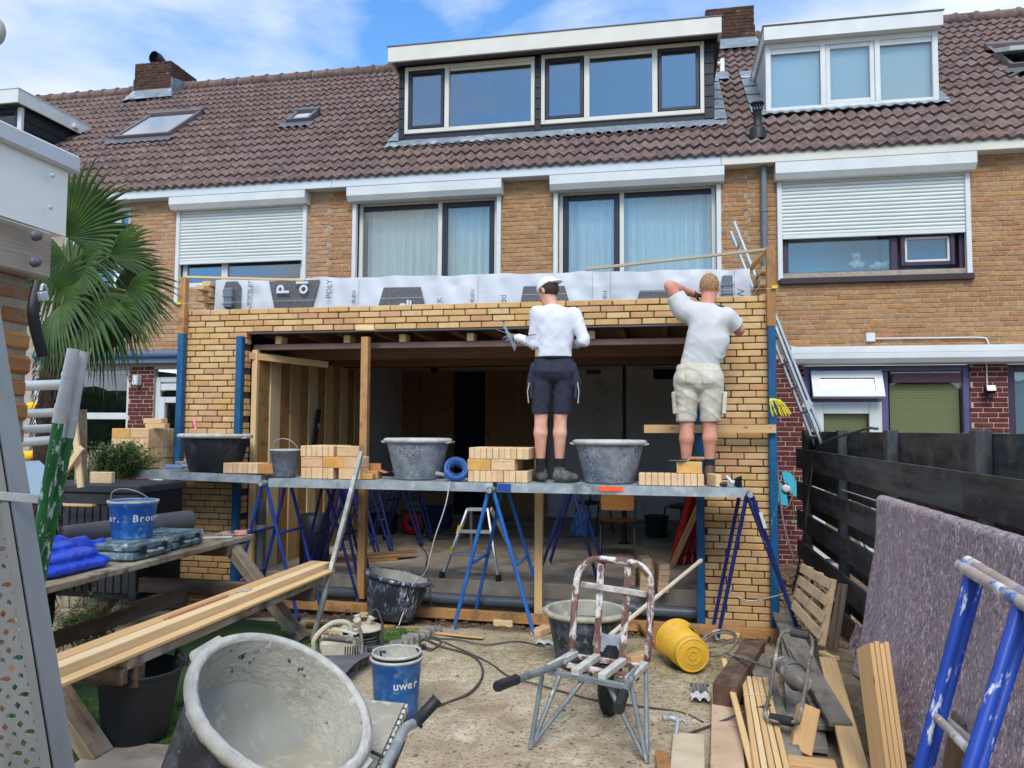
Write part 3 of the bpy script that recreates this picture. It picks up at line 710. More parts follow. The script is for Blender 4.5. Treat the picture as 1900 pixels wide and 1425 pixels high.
# door with open fanlight
y = YH + .03
b = MB(); bars(b, DOOR[0], BIG[1], .1, 2.58, y, y + .09, .075); b.span((DOOR[1] - .04, y + .001, .1), (DOOR[1] + .04, y + .089, 2.5), bev=.005); b.span((DOOR[0] + .07, y + .002, 2.12), (DOOR[1] - .04, y + .088, 2.19), bev=.004); fr = b.build('door_frame', M_violet, H2)
dx0, dx1 = DOOR[0] + .075, DOOR[1] - .045; dz1 = 2.13
b = MB(); bars(b, dx0, dx1, .15, dz1 - .01, y - .03, y + .04, .15); b.build('door', M_white, fr)
pane(fr, dx0 + .145, dx1 - .145, .3, dz1 - .155, y + .0, M_glass)
ro = MB(); th = .42; zt, hh = 2.50, .36
Mf = Matrix.Translation((dx0, y - .03, zt)) @ Matrix.Rotation(-th, 4, 'X')
def bx2(mb, a, e):
    V = [Mf @ Vector(q) for q in ((a[0], a[1], a[2]), (e[0], a[1], a[2]), (e[0], e[1], a[2]), (a[0], e[1], a[2]), (a[0], a[1], e[2]), (e[0], a[1], e[2]), (e[0], e[1], e[2]), (a[0], e[1], e[2]))]
    mb.add(V, [(3, 2, 1, 0), (4, 5, 6, 7), (0, 1, 5, 4), (1, 2, 6, 5), (2, 3, 7, 6), (3, 0, 4, 7)])
W_ = dx1 - dx0
for a, e in (((0, -.03, -hh), (.1, .03, 0)), ((W_ - .1, -.03, -hh), (W_, .03, 0)), ((.1, -.029, -.1), (W_ - .1, .03, 0)), ((.1, -.029, -hh), (W_ - .1, .03, -hh + .1))): bx2(ro, a, e)
ro.build('fanlight', M_white, fr); ro = MB(); bx2(ro, (.1, -.005, -hh + .1), (W_ - .1, .01, -.1)); ro.build('fanlight_pane', M_glass_s, fr)
pane(fr, BIG[0] + .08, BIG[1] - .075, BIG[2], 2.5, y + .03, M_glass)
MB().span((BIG[0] + .09, y - .005, 2.36), (BIG[1] - .09, y + .028, 2.48), bev=.005).build('vent_grille', mat('brown_vent', srgb(92, 56, 64), None, rough=.5), fr)
def venetian(parent, x0, x1, z0, z1, y, m, pitch=.0205):
    b = MB(); n = int((z1 - z0) / pitch)
    for k in range(n): z = z1 - k * pitch; b.add([(x0, y - .008, z - .010), (x1, y - .008, z - .010), (x1, y + .010, z + .009), (x0, y + .010, z + .009)], [(0, 1, 2, 3)])
    return b.build('venetian_blind', m, parent)
venetian(fr, dx0 + .15, dx1 - .15, .3, dz1 - .16, y + .09, M_yblind); venetian(fr, BIG[0] + .09, BIG[1] - .08, .7, 2.34, y + .13, M_yblind)
room(fr, DOOR[0] + .05, BIG[1] - .03, .1, 2.57, y + .2, 1.0, M_roomdark)
b = MB(); bars(b, BIG2[0], BIG2[1], .5, 2.58, y, y + .09, .09); f2 = b.build('window', M_purple, H2); pane(f2, BIG2[0] + .085, BIG2[1] - .085, .58, 2.5, y + .03, M_glass)
venetian(f2, BIG2[0] + .09, BIG2[1] - .09, .6, 2.5, y + .08, M_blind); room(f2, BIG2[0], BIG2[1], .5, 2.57, y + .2, 1.0, M_roomdark)
# flood light with its conduit
p0 = Vector((3.884, 10.250, 2.270)); b = MB(); b.box(p0, (.12, .07, .09), (-.35, 0, 0), .008); fl = b.build('flood_light', M_blackplastic, H2)
MB().box(p0 + Vector((0, -.04, .012)), (.1, .008, .07), (-.35, 0, 0), .002).build('lens', mat('lens', srgb(225, 225, 220), None, rough=.3), fl)
MB().box(p0 + Vector((0, .02, -.085)), (.06, .06, .05), None, .006).build('sensor', M_blackplastic, fl)
b = MB(); b.tube([p0 + Vector((0, .08, .04)), (p0.x, 10.335, 2.6)], .01, 8); b.build('conduit', M_white, H2)

# ================= left house
H3 = thing('terraced_house', 'left orange brick row house with lowered white shutter and two skylights', 'house', (-7.6, YH, 0))
ML = mat('grey_blue_gutter', srgb(88, 108, 132), None, rough=.45)
LW = (-9.673, -7.960, .4, 2.62); LD = (-7.538, -5.0, .1, 2.62)
holes = [WL, WLL, LW, LD]
wl = MB(); holes_wall(wl, PLL, PL, 2.72, 5.2, YH, YH + .1, holes); wall = wl.build('wall', M_mortar, H3)
lay_bricks(wall, brick_rects(-8.9, PL, 2.9, 5.19, holes, off=.05), YH, M_brick_o, limit=300)
wl = MB(); holes_wall(wl, PLL, PL, -.1, 2.72, YH + .002, YH + .1, holes); low = wl.build('lower_wall', M_mortar_p, H3)
lay_bricks(low, brick_rects(-8.9, PL, .3, 2.70, holes, off=.1), YH, M_brick_r, limit=300)
def pvc_window(rect, cuts, name='window', gm=None, m=None):
    x0, x1, z0, z1 = rect; y = YH + .05; b = MB(); bars(b, x0, x1, z0, z1, y, y + .08, .075)
    for q in cuts: b.span((q - .05, y + .001, z0 + .07), (q + .05, y + .079, z1 - .07), bev=.005)
    o = b.build(name, m or M_white, H3); xs = [x0 + .025] + list(cuts) + [x1 - .025]
    for a, e in zip(xs, xs[1:]): pane(o, a + .05, e - .05, z0 + .07, z1 - .07, y + .03, gm)
    room(o, x0, x1, z0, z1, y + .1, 1.0); return o
pvc_window((WL[0] + .06, WL[1] - .06, WL[2], WL[3]), [-6.450], gm=M_glass_b); pvc_window(WLL, [-8.286], gm=M_glass_b)
shutter(H3, WL[0], WL[1], 5.18, 5.0, YH, zslat=4.188, zrail=3.6)
w_ = pvc_window(LW, [], gm=M_glass_b); b = MB(); b.span((LW[0] + .07, YH + .049, 1.86), (LW[1] - .07, YH + .12, 1.96), bev=.005); b.build('transom', M_white, w_)
w_ = pvc_window((LD[0], LD[1], .1, 2.5), [], 'door_frame', M_glass_b)
b = MB(); bars(b, LD[0] + .08, LD[1] - .08, .15, 2.2, YH + .03, YH + .09, .09); b.build('door', M_white, w_); MB().span((LD[0] + .09, YH + .04, 2.3), (LD[1] - .1, YH + .07, 2.4), bev=.004).build('vent_grille', M_white, w_)
MB().box((-7.773, 10.280, 2.444), (.09, .12, .15), None, .012).build('wall_lamp', M_white, H3)
b = MB(); b.tube([(-9.5, 10.2, 2.83), (PL, 10.2, 2.83)], .06, 16); b.span((-9.5, 10.2, 2.70), (PL, YH, 2.78)); b.build('canopy_rail', ML, H3)
gutter(H3, PLL, PL + .1, M_gutter)
tile_roof(H3, PLL, PL, [(-9.72, -8.55, 11.95, 12.95), (-6.43, -5.97, 12.15, 12.55)])
skylight(H3, -9.70, -8.58, 11.97, 13.0, M_velux, 0, M_glass_s); skylight(H3, -6.43, -6.0, 12.15, 12.58, M_zincdark, 0, M_glass_s)
chimney(H3, -11.05, -10.18, 14.2, 15.1, 9.5, True)
b = MB(); cw = Vector((-10.72, 14.62, 9.5)); b.tube([cw, cw + Vector((0, 0, .1)), cw + Vector((0, -.04, .18)), cw + Vector((-.02, -.12, .22)), cw + Vector((-.04, -.22, .22))], [.1, .1, .125, .135, .135], 18, cap=False); b.tube([cw + Vector((-.03, -.1, .22)), cw + Vector((-.035, -.11, .22))], .12, 18); b.build('chimney_cowl', M_blackplastic, H3)

# ================= house beyond, at the far left
H4 = thing('terraced_house', 'far left row house of which only roof tiles and black sided dormer show', 'house', (-13, YH, 0))
wl = MB(); wl.span((-15, YH, 0), (PLL - .001, YH + .1, 5.2)); wl.build('wall', M_mortar, H4)
tile_roof(H4, -14.2, PLL, [(-14.5, -10.9, 11.25, 12.8), (-11.05, -10.18, 14.1, 16)]); gutter(H4, -14.2, PLL, M_gutter)
d = MB(); FX = -10.92; fz = 6.981
d.prism([(FX - .05, 11.25, roof_z(11.25) - .05), (FX - .05, 11.25, 7.30), (FX - .05, 12.7, 7.30), (FX - .05, 12.7, roof_z(12.7))], (.05, 0, 0)); D4 = d.build('dormer', M_black, H4)
for k in range(7):
    z0 = 6.32 + k * .15; ys = 10.15 + (z0 + .07 - 5.36) / TAN
    if ys > 11.3 and ys < 12.9 and z0 < 7.25: pass
    y1 = min(12.7, 10.15 + (z0 - 5.36) / TAN)
    if y1 - 11.27 > .05: MB().span((FX - .001, 11.26, z0), (FX + .014, y1, min(z0 + .143, 7.29)), bev=.003).build('cladding_board', M_black, D4)
c = MB(); c.span((-14.2, 11.0, 7.28), (FX + .12, 11.04, 7.52), bev=.004); c.span((FX + .08, 11.04, 7.282), (FX + .12, 12.78, 7.518)); c.build('cornice', M_white, D4)
MB().span((-14.2, 10.99, 7.521), (FX + .13, 12.8, 7.535)).build('dormer_roof', M_white, D4)
b = MB(); bars(b, -13.9, FX - .05, 6.25, 7.28, 11.2, 11.3, .08); o = b.build('window', M_navy, D4); pane(o, -13.8, FX - .12, 6.3, 7.22, 11.25, M_glass); curtain(o, -13.8, FX - .15, 6.3, 7.2, 11.4, 16, seed=4)
MB().span((FX - .06, 11.19, 6.2), (FX + .02, 11.25, 7.28), bev=.003).build('corner_board', M_white, D4)
MB().box((FX + .13, 12.3, 7.36), (.08, .12, .08), None, .01).build('outlet', M_white, D4)

# ------------------------------------------------------------------ the unfinished brick extension
YF = 7.25
NEWT = [srgb(255, 240, 214), srgb(250, 230, 200), srgb(255, 244, 220), srgb(236, 206, 196), srgb(246, 226, 186), srgb(255, 238, 208), srgb(240, 214, 186), srgb(244, 222, 208), srgb(250, 232, 196), srgb(255, 246, 226)]
M_new = mat('new_brick', srgb(216, 190, 152), srgb(202, 175, 138), 12, rough=.9, bump=.35, bscale=90, tints=NEWT, splat=srgb(180, 150, 110), sscale=22, slo=.6, shi=.75)
M_darkjoint = mat('open_joint_mortar', srgb(74, 64, 54), srgb(56, 50, 44), 20, rough=.95)
WT = [srgb(255, 255, 255), srgb(240, 228, 210), srgb(250, 240, 222), srgb(228, 212, 192), srgb(252, 246, 236)]
M_pine = wood('pine', srgb(234, 208, 166), srgb(214, 182, 136), tints=WT)
M_pine_d = wood('brown_pine', srgb(198, 156, 108), srgb(168, 124, 80), dirt=srgb(132, 102, 72), tints=WT)
M_beam = wood('beam_wood', srgb(144, 110, 82), srgb(114, 84, 62))
M_osb = mat('osb_board', srgb(176, 136, 102), srgb(140, 102, 74), 26, rough=.8, stretch=(1, 1, .5), bump=.2)
M_bluepost = mat('blue_steel_paint', srgb(22, 92, 138), srgb(14, 74, 118), 5, rough=.5, splat=srgb(110, 150, 165), sscale=7, slo=.6, shi=.72, sstretch=(.5, 2, 2), splat2=srgb(70, 110, 70), s2scale=6, s2lo=.62, s2hi=.75)
M_steel = mat('galvanised_steel', srgb(182, 190, 192), srgb(150, 158, 162), 8, rough=.45, metal=.35, splat=srgb(206, 210, 208), sscale=9, slo=.55, shi=.7, splat2=srgb(120, 126, 128), s2scale=5)
M_foil = mat('white_membrane', srgb(200, 203, 209), srgb(188, 192, 199), 2, rough=.45, bump=.3, bscale=6)
M_print = mat('dark_print', srgb(78, 78, 82), srgb(96, 96, 100), 60, rough=.6, lo=.45, hi=.6)
M_printw = mat('white_print', srgb(196, 201, 212), None, rough=.5)
M_conc = mat('concrete', srgb(170, 158, 142), srgb(136, 124, 110), 2.4, rough=.9, bump=.4, bscale=20, splat=srgb(120, 108, 94), sscale=3, slo=.55, shi=.7, splat2=srgb(196, 186, 170), s2scale=1.3, s2lo=.5, s2hi=.7)
M_plaster = mat('bare_plaster', srgb(224, 222, 220), srgb(210, 208, 206), 1.5, rough=.95, splat=srgb(160, 156, 152), sscale=3, slo=.6, shi=.7)
M_rope = mat('yellow_twine', srgb(236, 220, 60), None, rough=.8)

EX = thing('brick_extension', 'unfinished yellow brick extension with open front and white roof membrane', 'extension', (-1.95, YF, 0))
XL, XR, OL, OR_ = -4.93, 1.0, -4.22, .36
cw = MB(); YB = YF + .10
for a, e, z0, z1 in ((XL, OL - .0, 0, 2.965), (OR_, XR, 0, 2.965), (OL, OR_, 2.73, 2.965)): cw.span((a + .01, YF + .014, z0), (e - .01, YB - .004, z1 - .006))
wall = cw.build('front_wall', M_darkjoint, EX)
C_ = .0621; br = []
br += [r for r in brick_rects(XL, XR, 2.732, 2.732 + 4 * C_ + .001, [], C=C_, joint=.009, off=.03)]
top_rows = [(a, b, za, zb, r) for a, b, za, zb, r in br]
lo_l = brick_rects(XL, OL, 2.732 - 44 * C_, 2.732, [], C=C_, joint=.009, off=.03)
lo_r = brick_rects(OR_, XR, 2.732 - 44 * C_, 2.732, [], C=C_, joint=.009, off=.03 + .025)
lay_bricks(wall, top_rows + lo_l + lo_r, YF, M_new, limit=300, depth=.10, proud=.0, jig=.004, tilt=.006)
# side wall leaf behind the left pier and the stepped courses above
for x, sgn in ((XL + .05, 1), (XR - .05, -1)):
    cwb = MB(); cwb.span((x - .04, YF + .1, 0), (x + .04, YH - .005, 2.95)); sw = cwb.build('side_wall', M_darkjoint, EX)
    n = 0
    for r in range(6):
        z = 2.982 + r * C_
        if x > 0 and r > 4: continue
        y = YF + .10 + (.11 if r % 2 else .0) + (.06 if r < 2 else 0) + .05
        for k in range(4 - r // 3):
            me = brick_mesh(.21, .053, .10, M_new); rot = Euler((random.uniform(-.02, .02), random.uniform(-.02, .02), math.pi / 2 + random.uniform(-.05, .05)))
            link_mesh('brick', me, sw, Matrix.Translation((x + random.uniform(-.008, .008), y + .11 + k * .222, z + .02)) @ rot.to_matrix().to_4x4())
# lintel and roof timbers
b = MB(); b.span((OL - .1, YF + .004, 2.716), (OR_ + .1, YF + .11, 2.729)); b.build('steel_lintel', mat('lintel_steel', srgb(96, 92, 90), None, rough=.5, metal=.3), EX)
b = MB(); b.span((OL, YF + .14, 2.56), (OR_ + .5, YF + .19, 2.62), bev=.004); b.build('plate', mat('primed_plate', srgb(134, 108, 96), srgb(116, 92, 82), 5, rough=.7), EX)
for px in (640, 750, 880, 1100, 500):
    x = (px - 1225) / 1430 * 7.6 * 1.02
    MB().span((x - .035, YF + .12, 2.62), (x + .035, YF + .26, 2.70), bev=.004).build('packing_block', M_pine, EX)
MB().span((-1.5, YF + .12, 2.622), (-1.22, YF + .2, 2.655), bev=.003).build('packing_block', M_beam, EX)
for y in (8.2, 9.2):
    MB().span((XL + .1, y, 2.53), (XR - .1, y + .075, 2.72), bev=.004).build('beam', M_beam, EX)
for k in range(14):
    x = XL + .3 + k * .42
    MB().span((x, YF + .3, 2.722), (x + .06, YH - .1, 2.86), bev=.004).build('joist', M_beam, EX)
MB().span((XL + .1, YF + .12, 2.87), (XR - .1, YH - .002, 2.9)).build('roof_deck', M_osb, EX)
MB().span((XL + .1, YF + .22, 2.9), (XR - .1, YH - .01, 3.0)).build('roof_insulation', M_print, EX)
MB().span((PL + .05, YH - .02, 2.62), (PR - .05, YH + .2, 2.76)).build('steel_beam', mat('black_steel', srgb(34, 30, 34), None, rough=.6), EX)
# inner boarding on the left side
for k in range(13):
    y = YF + .16 + k * .232
    MB().span((OL + .035 + (.012 if k % 2 else 0), y, .24), (OL + .06 + (.012 if k % 2 else 0), y + .225, 2.55), bev=.003).build('wall_board', M_pine if k % 2 else M_pine_d, EX)
MB().span((OL, YF + .16, .24), (OL + .034, YH, 2.55)).build('wall_lining', M_pine_d, EX)
MB().span((OL + .005, YF + .105, .02), (OL + .065, YF + .155, 2.56), bev=.003).build('stud', M_pine, EX)
b = MB(); b.beam((-4.26, YF + .05, 2.5), (-3.6, YF + .62, 2.44), .03, .07); b.build('brace', M_pine, EX)
# membrane
YM = YF + .30
fx0, fx1 = -4.798, 0.820
zt0, zt1 = 3.356, 3.296
random.seed(11)
dents = [(random.random(), random.random(), random.uniform(.03, .12), random.uniform(-.012, .012)) for _ in range(60)]
def foil(u, v):
    x = fx0 + u * (fx1 - fx0); zt = zt0 + u * (zt1 - zt0) + .006 * math.sin(u * 37) + .004 * math.sin(u * 90)
    z = 2.955 + v * (zt - 2.955); o = .006 * math.sin(u * 55 + v * 2) * math.sin(u * 23) + .004 * math.sin(u * 140 + v * 5)
    for du, dv, r, a in dents:
        d2 = ((u - du) * 6) ** 2 + ((v - dv) * .6) ** 2
        if d2 < r * 4: o += a * math.exp(-d2 / (r * r))
    return (x, YM + o + .03 * v, z)
fo = MB().grid(foil, 260, 14).build('membrane', M_foil, EX)
def patch(pts, m, y=-.028):
    """flat print lying on the membrane, following its slight lean"""
    b = MB(); b.prism([(x, YM + y + .03 * (z - 2.955) / .35, z) for x, z in pts], (0, .003, 0)); return b.build('print', m, fo)
P2 = lambda p: (p[0], p[2])
patch([P2((-4.646, 7.530, 3.030)), P2((-4.691, 7.530, 3.226)), P2((-4.662, 7.530, 3.331)), P2((-4.527, 7.530, 3.333)), P2((-4.474, 7.530, 3.267)), P2((-4.467, 7.530, 3.026))], M_print)
patch([P2((-4.070, 7.530, 3.028)), P2((-4.153, 7.530, 3.321)), P2((-3.565, 7.530, 3.320)), P2((-3.643, 7.530, 3.024))], M_print)
patch([P2((-2.898, 7.530, 3.017)), P2((-2.848, 7.530, 3.213)), P2((-2.445, 7.530, 3.207)), P2((-2.390, 7.530, 3.010))], M_print)
patch([P2((-1.395, 7.530, 3.012)), P2((-1.368, 7.530, 3.181)), P2((-0.955, 7.530, 3.174)), P2((-0.907, 7.530, 3.011))], M_print)
patch([P2((-0.243, 7.530, 3.015)), P2((-0.217, 7.530, 3.104)), P2((0.127, 7.530, 3.100)), P2((0.167, 7.530, 3.004))], M_print)
def ftext(s, p, size, m=None, vert=True, bold=.0):
    p = Vector(p); up = Vector((0, .09, 1)).normalized()
    M = frame_matrix(p, up if vert else (1, 0, 0), (-1, 0, 0) if vert else up)
    return text(s, size, M, m or M_print, fo, 'lettering', bold=bold)
ftext('www.pr', (-4.368, 7.515, 3.191), .085); ftext('POLY', (-3.440, 7.515, 3.210), .085); ftext('e.eu', (-3.173, 7.515, 3.118), .085)
ftext('P', (-3.956, 7.505, 3.218), .20, M_printw, bold=.004); ftext('ol', (-3.741, 7.505, 3.235), .19, M_printw, bold=.004)
ftext('K', (-2.231, 7.515, 3.059), .085); ftext('o', (-2.255, 7.515, 3.115), .03); ftext('e.eu', (-1.897, 7.515, 3.094), .085); ftext('pd', (-1.568, 7.515, 3.053), .095)
ftext('oli', (-2.596, 7.505, 3.011), .14, M_printw, vert=False, bold=.006); ftext('oli', (-1.097, 7.505, 3.006), .14, M_printw, vert=False, bold=.006)
ftext('eu', (-0.561, 7.515, 3.069), .085); ftext('W', (0.735, 7.515, 3.044), .1)
DASH = [(-4.345), (-3.122), (-1.838), (-0.677), (-0.498), (0.672)]
for x in DASH:
    b = MB()
    for k in range(11): z = 2.98 + k * .03; b.span((x - .002, YM - .03 + .03 * (z - 2.955) / .35, z), (x + .002, YM - .026 + .03 * (z - 2.955) / .35, z + .016))
    b.build('dashed_line', M_print, fo)
for q in (((-4.594, 7.500, 3.165)), ((0.601, 7.500, 3.132))):         # grey rain outlets let into the membrane
    q = Vector(q); b = MB(); b.span(q + Vector((-.045, -.03, -.13)), q + Vector((.05, .05, .085)), bev=.01); b.span(q + Vector((-.052, -.037, -.02)), q + Vector((.057, .05, .0)), bev=.004); b.span(q + Vector((-.052, -.037, -.1)), q + Vector((.057, .05, -.085)), bev=.004); b.build('rain_outlet', mat('outlet_grey', srgb(108, 118, 132), None, rough=.4), EX)
# plaster lumps on the foil foot
for k in range(9):
    x = random.uniform(-3.8, .2); b = MB(); b.grid(lambda u, v, x=x: (x + (u - .5) * .1, YM - .05 + .02 * v, 2.96 + .04 * v * (1 - abs(u - .5) * 1.8) * (.7 + .3 * math.sin(u * 20))), 8, 5); b.build('foil_fold', M_foil, EX)
# slab edge, drain pipe, ground plank
MB().span((OL - .6, YF + .28, -.1), (XR, 14.4, .25), bev=.01).build('concrete_floor', M_conc).__setitem__('kind', 'structure')
dp = thing('drain_pipe', 'long dark grey plastic drain pipe lying along the slab edge', 'pipe', (-2, 7.42, .1))
b = MB(); b.tube([(-4.2, 7.42, .10), (.9, 7.42, .06)], .057, 18)
for x in (-2.5, -.4): b.tube([(x, 7.42, .085), (x + .14, 7.42, .083)], .066, 18)
b.build('pipe', mat('grey_drain', srgb(92, 98, 106), srgb(80, 86, 94), 4, rough=.4, splat=srgb(130, 124, 112), sscale=6, slo=.6, shi=.75), dp)
def plank(name, label, p0, p1, w_, h, m, group=None, up=(0, 0, 1), cat='plank', bev=.003):
    """a straight piece of timber as one mesh, its length along local x"""
    p0, p1 = Vector(p0), Vector(p1); L_ = (p1 - p0).length; o_ = random.random() * 30
    b = MB(); b.box((0, 0, 0), (L_, w_, h), None, bev, long=0)
    o = bpy.data.objects.new(name, b.mesh(name, m)); COL.objects.link(o)
    o.matrix_world = Matrix.Translation((p0 + p1) / 2) @ basis(p1 - p0, up).to_4x4(); o.location = (p0 + p1) / 2; o.rotation_euler = basis(p1 - p0, up).to_euler()
    return tag(o, label, cat, group)
plank('ground_plank', 'long squared timber plank on blocks along the foot of the brickwork', (-4.1, 7.08, .045), (1.0, 7.08, -.005), .06, .09, M_pine_d)
for k, x in enumerate((-2.75, -1.45, .1, .55)):
    o = MB().span((x - .09, 7.02, -.1), (x + .09, 7.16, .0), bev=.004).build('wood_block', M_pine); tag(o, 'pine block under the ground plank ' + ['left of the brown post', 'below the bright blue trestle', 'left of the right pier', 'at the right pier'][k], 'block', 'blocks under the ground plank')
# timber props
def prop(px_top, x, y, z0, z1, s_, lab, m):
    return plank('timber_post', lab, (x, y, z0), (x, y, z1), s_, s_, m, up=(0, 1, 0), cat='post')
prop(0, -2.902, 7.22, .09, 2.655, .075, 'brown timber post propping the lintel near the grey tub', M_pine_d)
plank('post_head', 'short pine plate on top of the brown timber post', (-2.991, 7.220, 2.742), (-2.803, 7.220, 2.738), .1, .045, M_pine, cat='block')
prop(0, -1.149, 7.22, .04, 2.70, .075, 'pine post behind the legs of the worker in white cap', M_pine)
# bricklayer's blue steel profiles, two with a timber stuck in the top
def profile(x, y, z0, z1, lab, wt=None):
    t = thing('brick_profile_post', lab, 'post', (x, y, z0), 'blue profile posts at the brickwork corners')
    b = MB(); b.box((x, y, (z0 + z1) / 2), (.068, .068, z1 - z0), None, .006, long=2); b.build('steel_tube', M_bluepost, t)
    if wt: b = MB(); b.box((x, y + .002, (z1 + wt) / 2), (.075, .075, wt - z1), None, .004, long=2); b.build('timber_top', M_pine_d, t)
    return t
q = (-4.917, 7.200, 2.719); profile(q[0] - .01, 7.2, .0, q[2], 'blue steel post with timber top at the far left brick corner', 3.316)
q = (-4.263, 7.200, 2.685); profile(q[0] + .005, 7.2, .0, q[2], 'blue steel post left of the opening beside the dark splashed tub')
q = (0.325, 7.200, 1.938); profile(q[0], 7.2, .0, 2.0, 'blue steel post right of the opening behind the bare calves')
q = (0.957, 7.200, 2.684); profile(q[0], 7.2, .0, q[2], 'blue steel post with timber top at the right brick corner', 3.400)
plank('guard_plank', 'pale plank fixed level across the right pier at knee height', (-0.171, 7.130, 1.759), (0.977, 7.130, 1.766), .03, .075, M_pine, up=(0, 0, 1))
plank('batten', 'thin pine batten laid level from the top of the left post', (-4.941, 7.250, 3.332), (-3.610, 7.300, 3.266), .03, .022, M_pine)
plank('batten', 'long weathered batten sloping down left from the right post', (0.978, 7.250, 3.401), (-0.739, 7.400, 3.302), .03, .025, wood('grey_batten', srgb(190, 176, 150), srgb(160, 146, 122), knots=False))
plank('strut', 'short diagonal pine strut beside the top of the right post', (0.951, 7.300, 3.414), (0.858, 7.900, 3.351), .05, .03, M_pine)
for px, lab in (((-4.945, 7.150, 3.035), 'yellow line block clipped on the left timber top'), ((0.983, 7.150, 3.031), 'yellow line block clipped on the right timber top')):
    o = MB().box(px, (.05, .03, .026), None, .004).box(Vector(px) + Vector((0, -.004, .009)), (.055, .03, .008), None, .002).build('line_block', M_rope); tag(o, lab, 'line block')
o = MB().tube([(-4.906, 7.130, 3.031), (0.966, 7.130, 3.018)], .0012, 5).build('mason_line', mat('thin_line', srgb(220, 220, 190), None)); tag(o, 'thin string stretched level along the top brick course', 'string')
# yellow twine hanging on the right post
t = thing('twine', 'hank of bright yellow twine hanging on the right blue post', 'twine', (0.943, 7.120, 2.032)); b = MB(); p = Vector(t.location)
for k in range(16):
    a = random.uniform(-.03, .03); e = random.uniform(.04, .10); dx = random.uniform(0, .11)
    b.tube(curve_pts([p + Vector((a * .4, 0, 0)), p + Vector((a + dx * .4, -.02 - .02 * random.random(), -.02)), p + Vector((dx + a, -.015, -.05 - e * .6)), p + Vector((dx + a + .02, -.01, -.06 - e))], 4), .004, 5)
b.build('strands', M_rope, t)
# existing house: room at the back
RM = thing('ground_floor_room', 'stripped ground floor room with plaster walls and stud partition', 'room', (-1.5, 12, .25))
b = MB(); b.span((-4.68, YH + .1, .25), (-4.6, 13.4, 2.9)); b.span((-4.68, 13.3, .25), (PR, 13.4, 2.9)); b.span((PR - .08, YH, .25), (PR, 13.4, 2.9)); b.build('plaster_wall', M_plaster, RM)
b = MB(); b.span((-4.7, YH + .21, 2.78), (PR, 13.4, 2.86)); b.build('ceiling', M_plaster, RM)
zt = 2.814; xs = [-4.836, -4.259, -3.672, -3.037, -2.470, -1.996]
for a, e in ((0, 1), (1, 2), (3, 4), (4, 5)): MB().span((xs[a] + .02, 13.2, .25), (xs[e] - .02, 13.215, zt - .03)).build('osb_panel', M_osb, RM)
for x in xs: MB().span((x - .025, 13.17, .25), (x + .025, 13.23, zt), bev=.003).build('stud', M_pine_d, RM)
MB().span((xs[0] - .02, 13.165, zt - .05), (xs[-1] + .02, 13.22, zt), bev=.003).build('stud', M_pine_d, RM)
MB().span((xs[2] + .026, 13.28, .25), (xs[3] - .026, 13.296, zt - .05)).build('doorway_dark_panel', mat('painted_hall_shade', srgb(30, 36, 50), None, rough=.95), RM)  # flat panel between the studs, coloured dark for the unlit hall behind
q0, q1 = (-1.297, 13.280, 2.830), (-1.047, 13.280, 2.706); MB().span((q0[0], 13.27, q1[2]), (q1[0], 13.3, q0[2]), bev=.004).build('vent_plate', M_zincdark, RM)
q0, q1 = (-0.161, 13.280, 2.819), (0.285, 13.280, 2.614); MB().span((q0[0], 13.27, q1[2]), (q1[0], 13.3, q0[2])).build('dark_slot_panel', mat('painted_slot_shade', srgb(14, 14, 16), None), RM)  # raised near-black panel, the shade of the slot put into its colour

# ------------------------------------------------------------------ scaffold walkway, trestles, stacks, tubs
M_trest = mat('trestle_blue', srgb(38, 74, 156), srgb(30, 58, 132), 6, rough=.45, splat=srgb(150, 160, 176), sscale=14, slo=.62, shi=.7, sstretch=(.4, 1, 1), splat2=srgb(96, 78, 66), s2scale=8, s2lo=.64, s2hi=.72)
M_trest_d = mat('trestle_dark_blue', srgb(36, 48, 116), srgb(28, 38, 94), 6, rough=.4, splat=srgb(140, 150, 170), sscale=14, slo=.66, shi=.72, sstretch=(.4, 1, 1))
M_orange = mat('orange_mark', srgb(255, 92, 40), None, rough=.6)
def walkway(x0, x1, y0, y1, z, lab, dz=0.0, dy=0.0):
    """steel scaffold boards side by side; each has folded edges and a ribbed deck"""
    t = thing('scaffold_board', lab, 'scaffold', (x0, y0, z), 'steel scaffold boards'); b = MB(); n = 2; w_ = (y1 - y0) / n
    def pt(x, y, zz): f = (x - x0) / (x1 - x0); return (x, y + dy * f, zz + dz * f)
    for k in range(n):
        ya, yb = y0 + k * w_ + .003, y0 + (k + 1) * w_ - .003
        b.prism([pt(x0, ya, z - .078), pt(x0, ya, z), pt(x0, ya + .012, z), pt(x0, ya + .012, z - .066), pt(x0, ya + .03, z - .066), pt(x0, ya + .03, z - .078)], Vector(pt(x1, ya, z)) - Vector(pt(x0, ya, z)))
        b.prism([pt(x0, yb, z - .078), pt(x0, yb, z), pt(x0, yb - .012, z), pt(x0, yb - .012, z - .078)], Vector(pt(x1, yb, z)) - Vector(pt(x0, yb, z)))
        b.prism([pt(x0, ya + .012, z - .012), pt(x0, ya + .012, z - .004), pt(x0, yb - .012, z - .004), pt(x0, yb - .012, z - .012)], Vector(pt(x1, yb, z)) - Vector(pt(x0, yb, z)))
        for q in (x0, x1 - .004): b.prism([pt(q, ya + .012, z - .07), pt(q, yb - .012, z - .07), pt(q, yb - .012, z - .004), pt(q, ya + .012, z - .004)], (.004, 0, 0))
    b.build('deck', M_steel, t); return t
ZP = 1.29
wa = walkway(-3.519, -1.435, 6.48, 7.04, ZP, 'galvanised scaffold board carrying the first splashed grey tub')
wb_ = walkway(-1.397, 0.650, 6.48, 7.04, ZP, 'galvanised scaffold board with an orange mark under the worker in white cap')
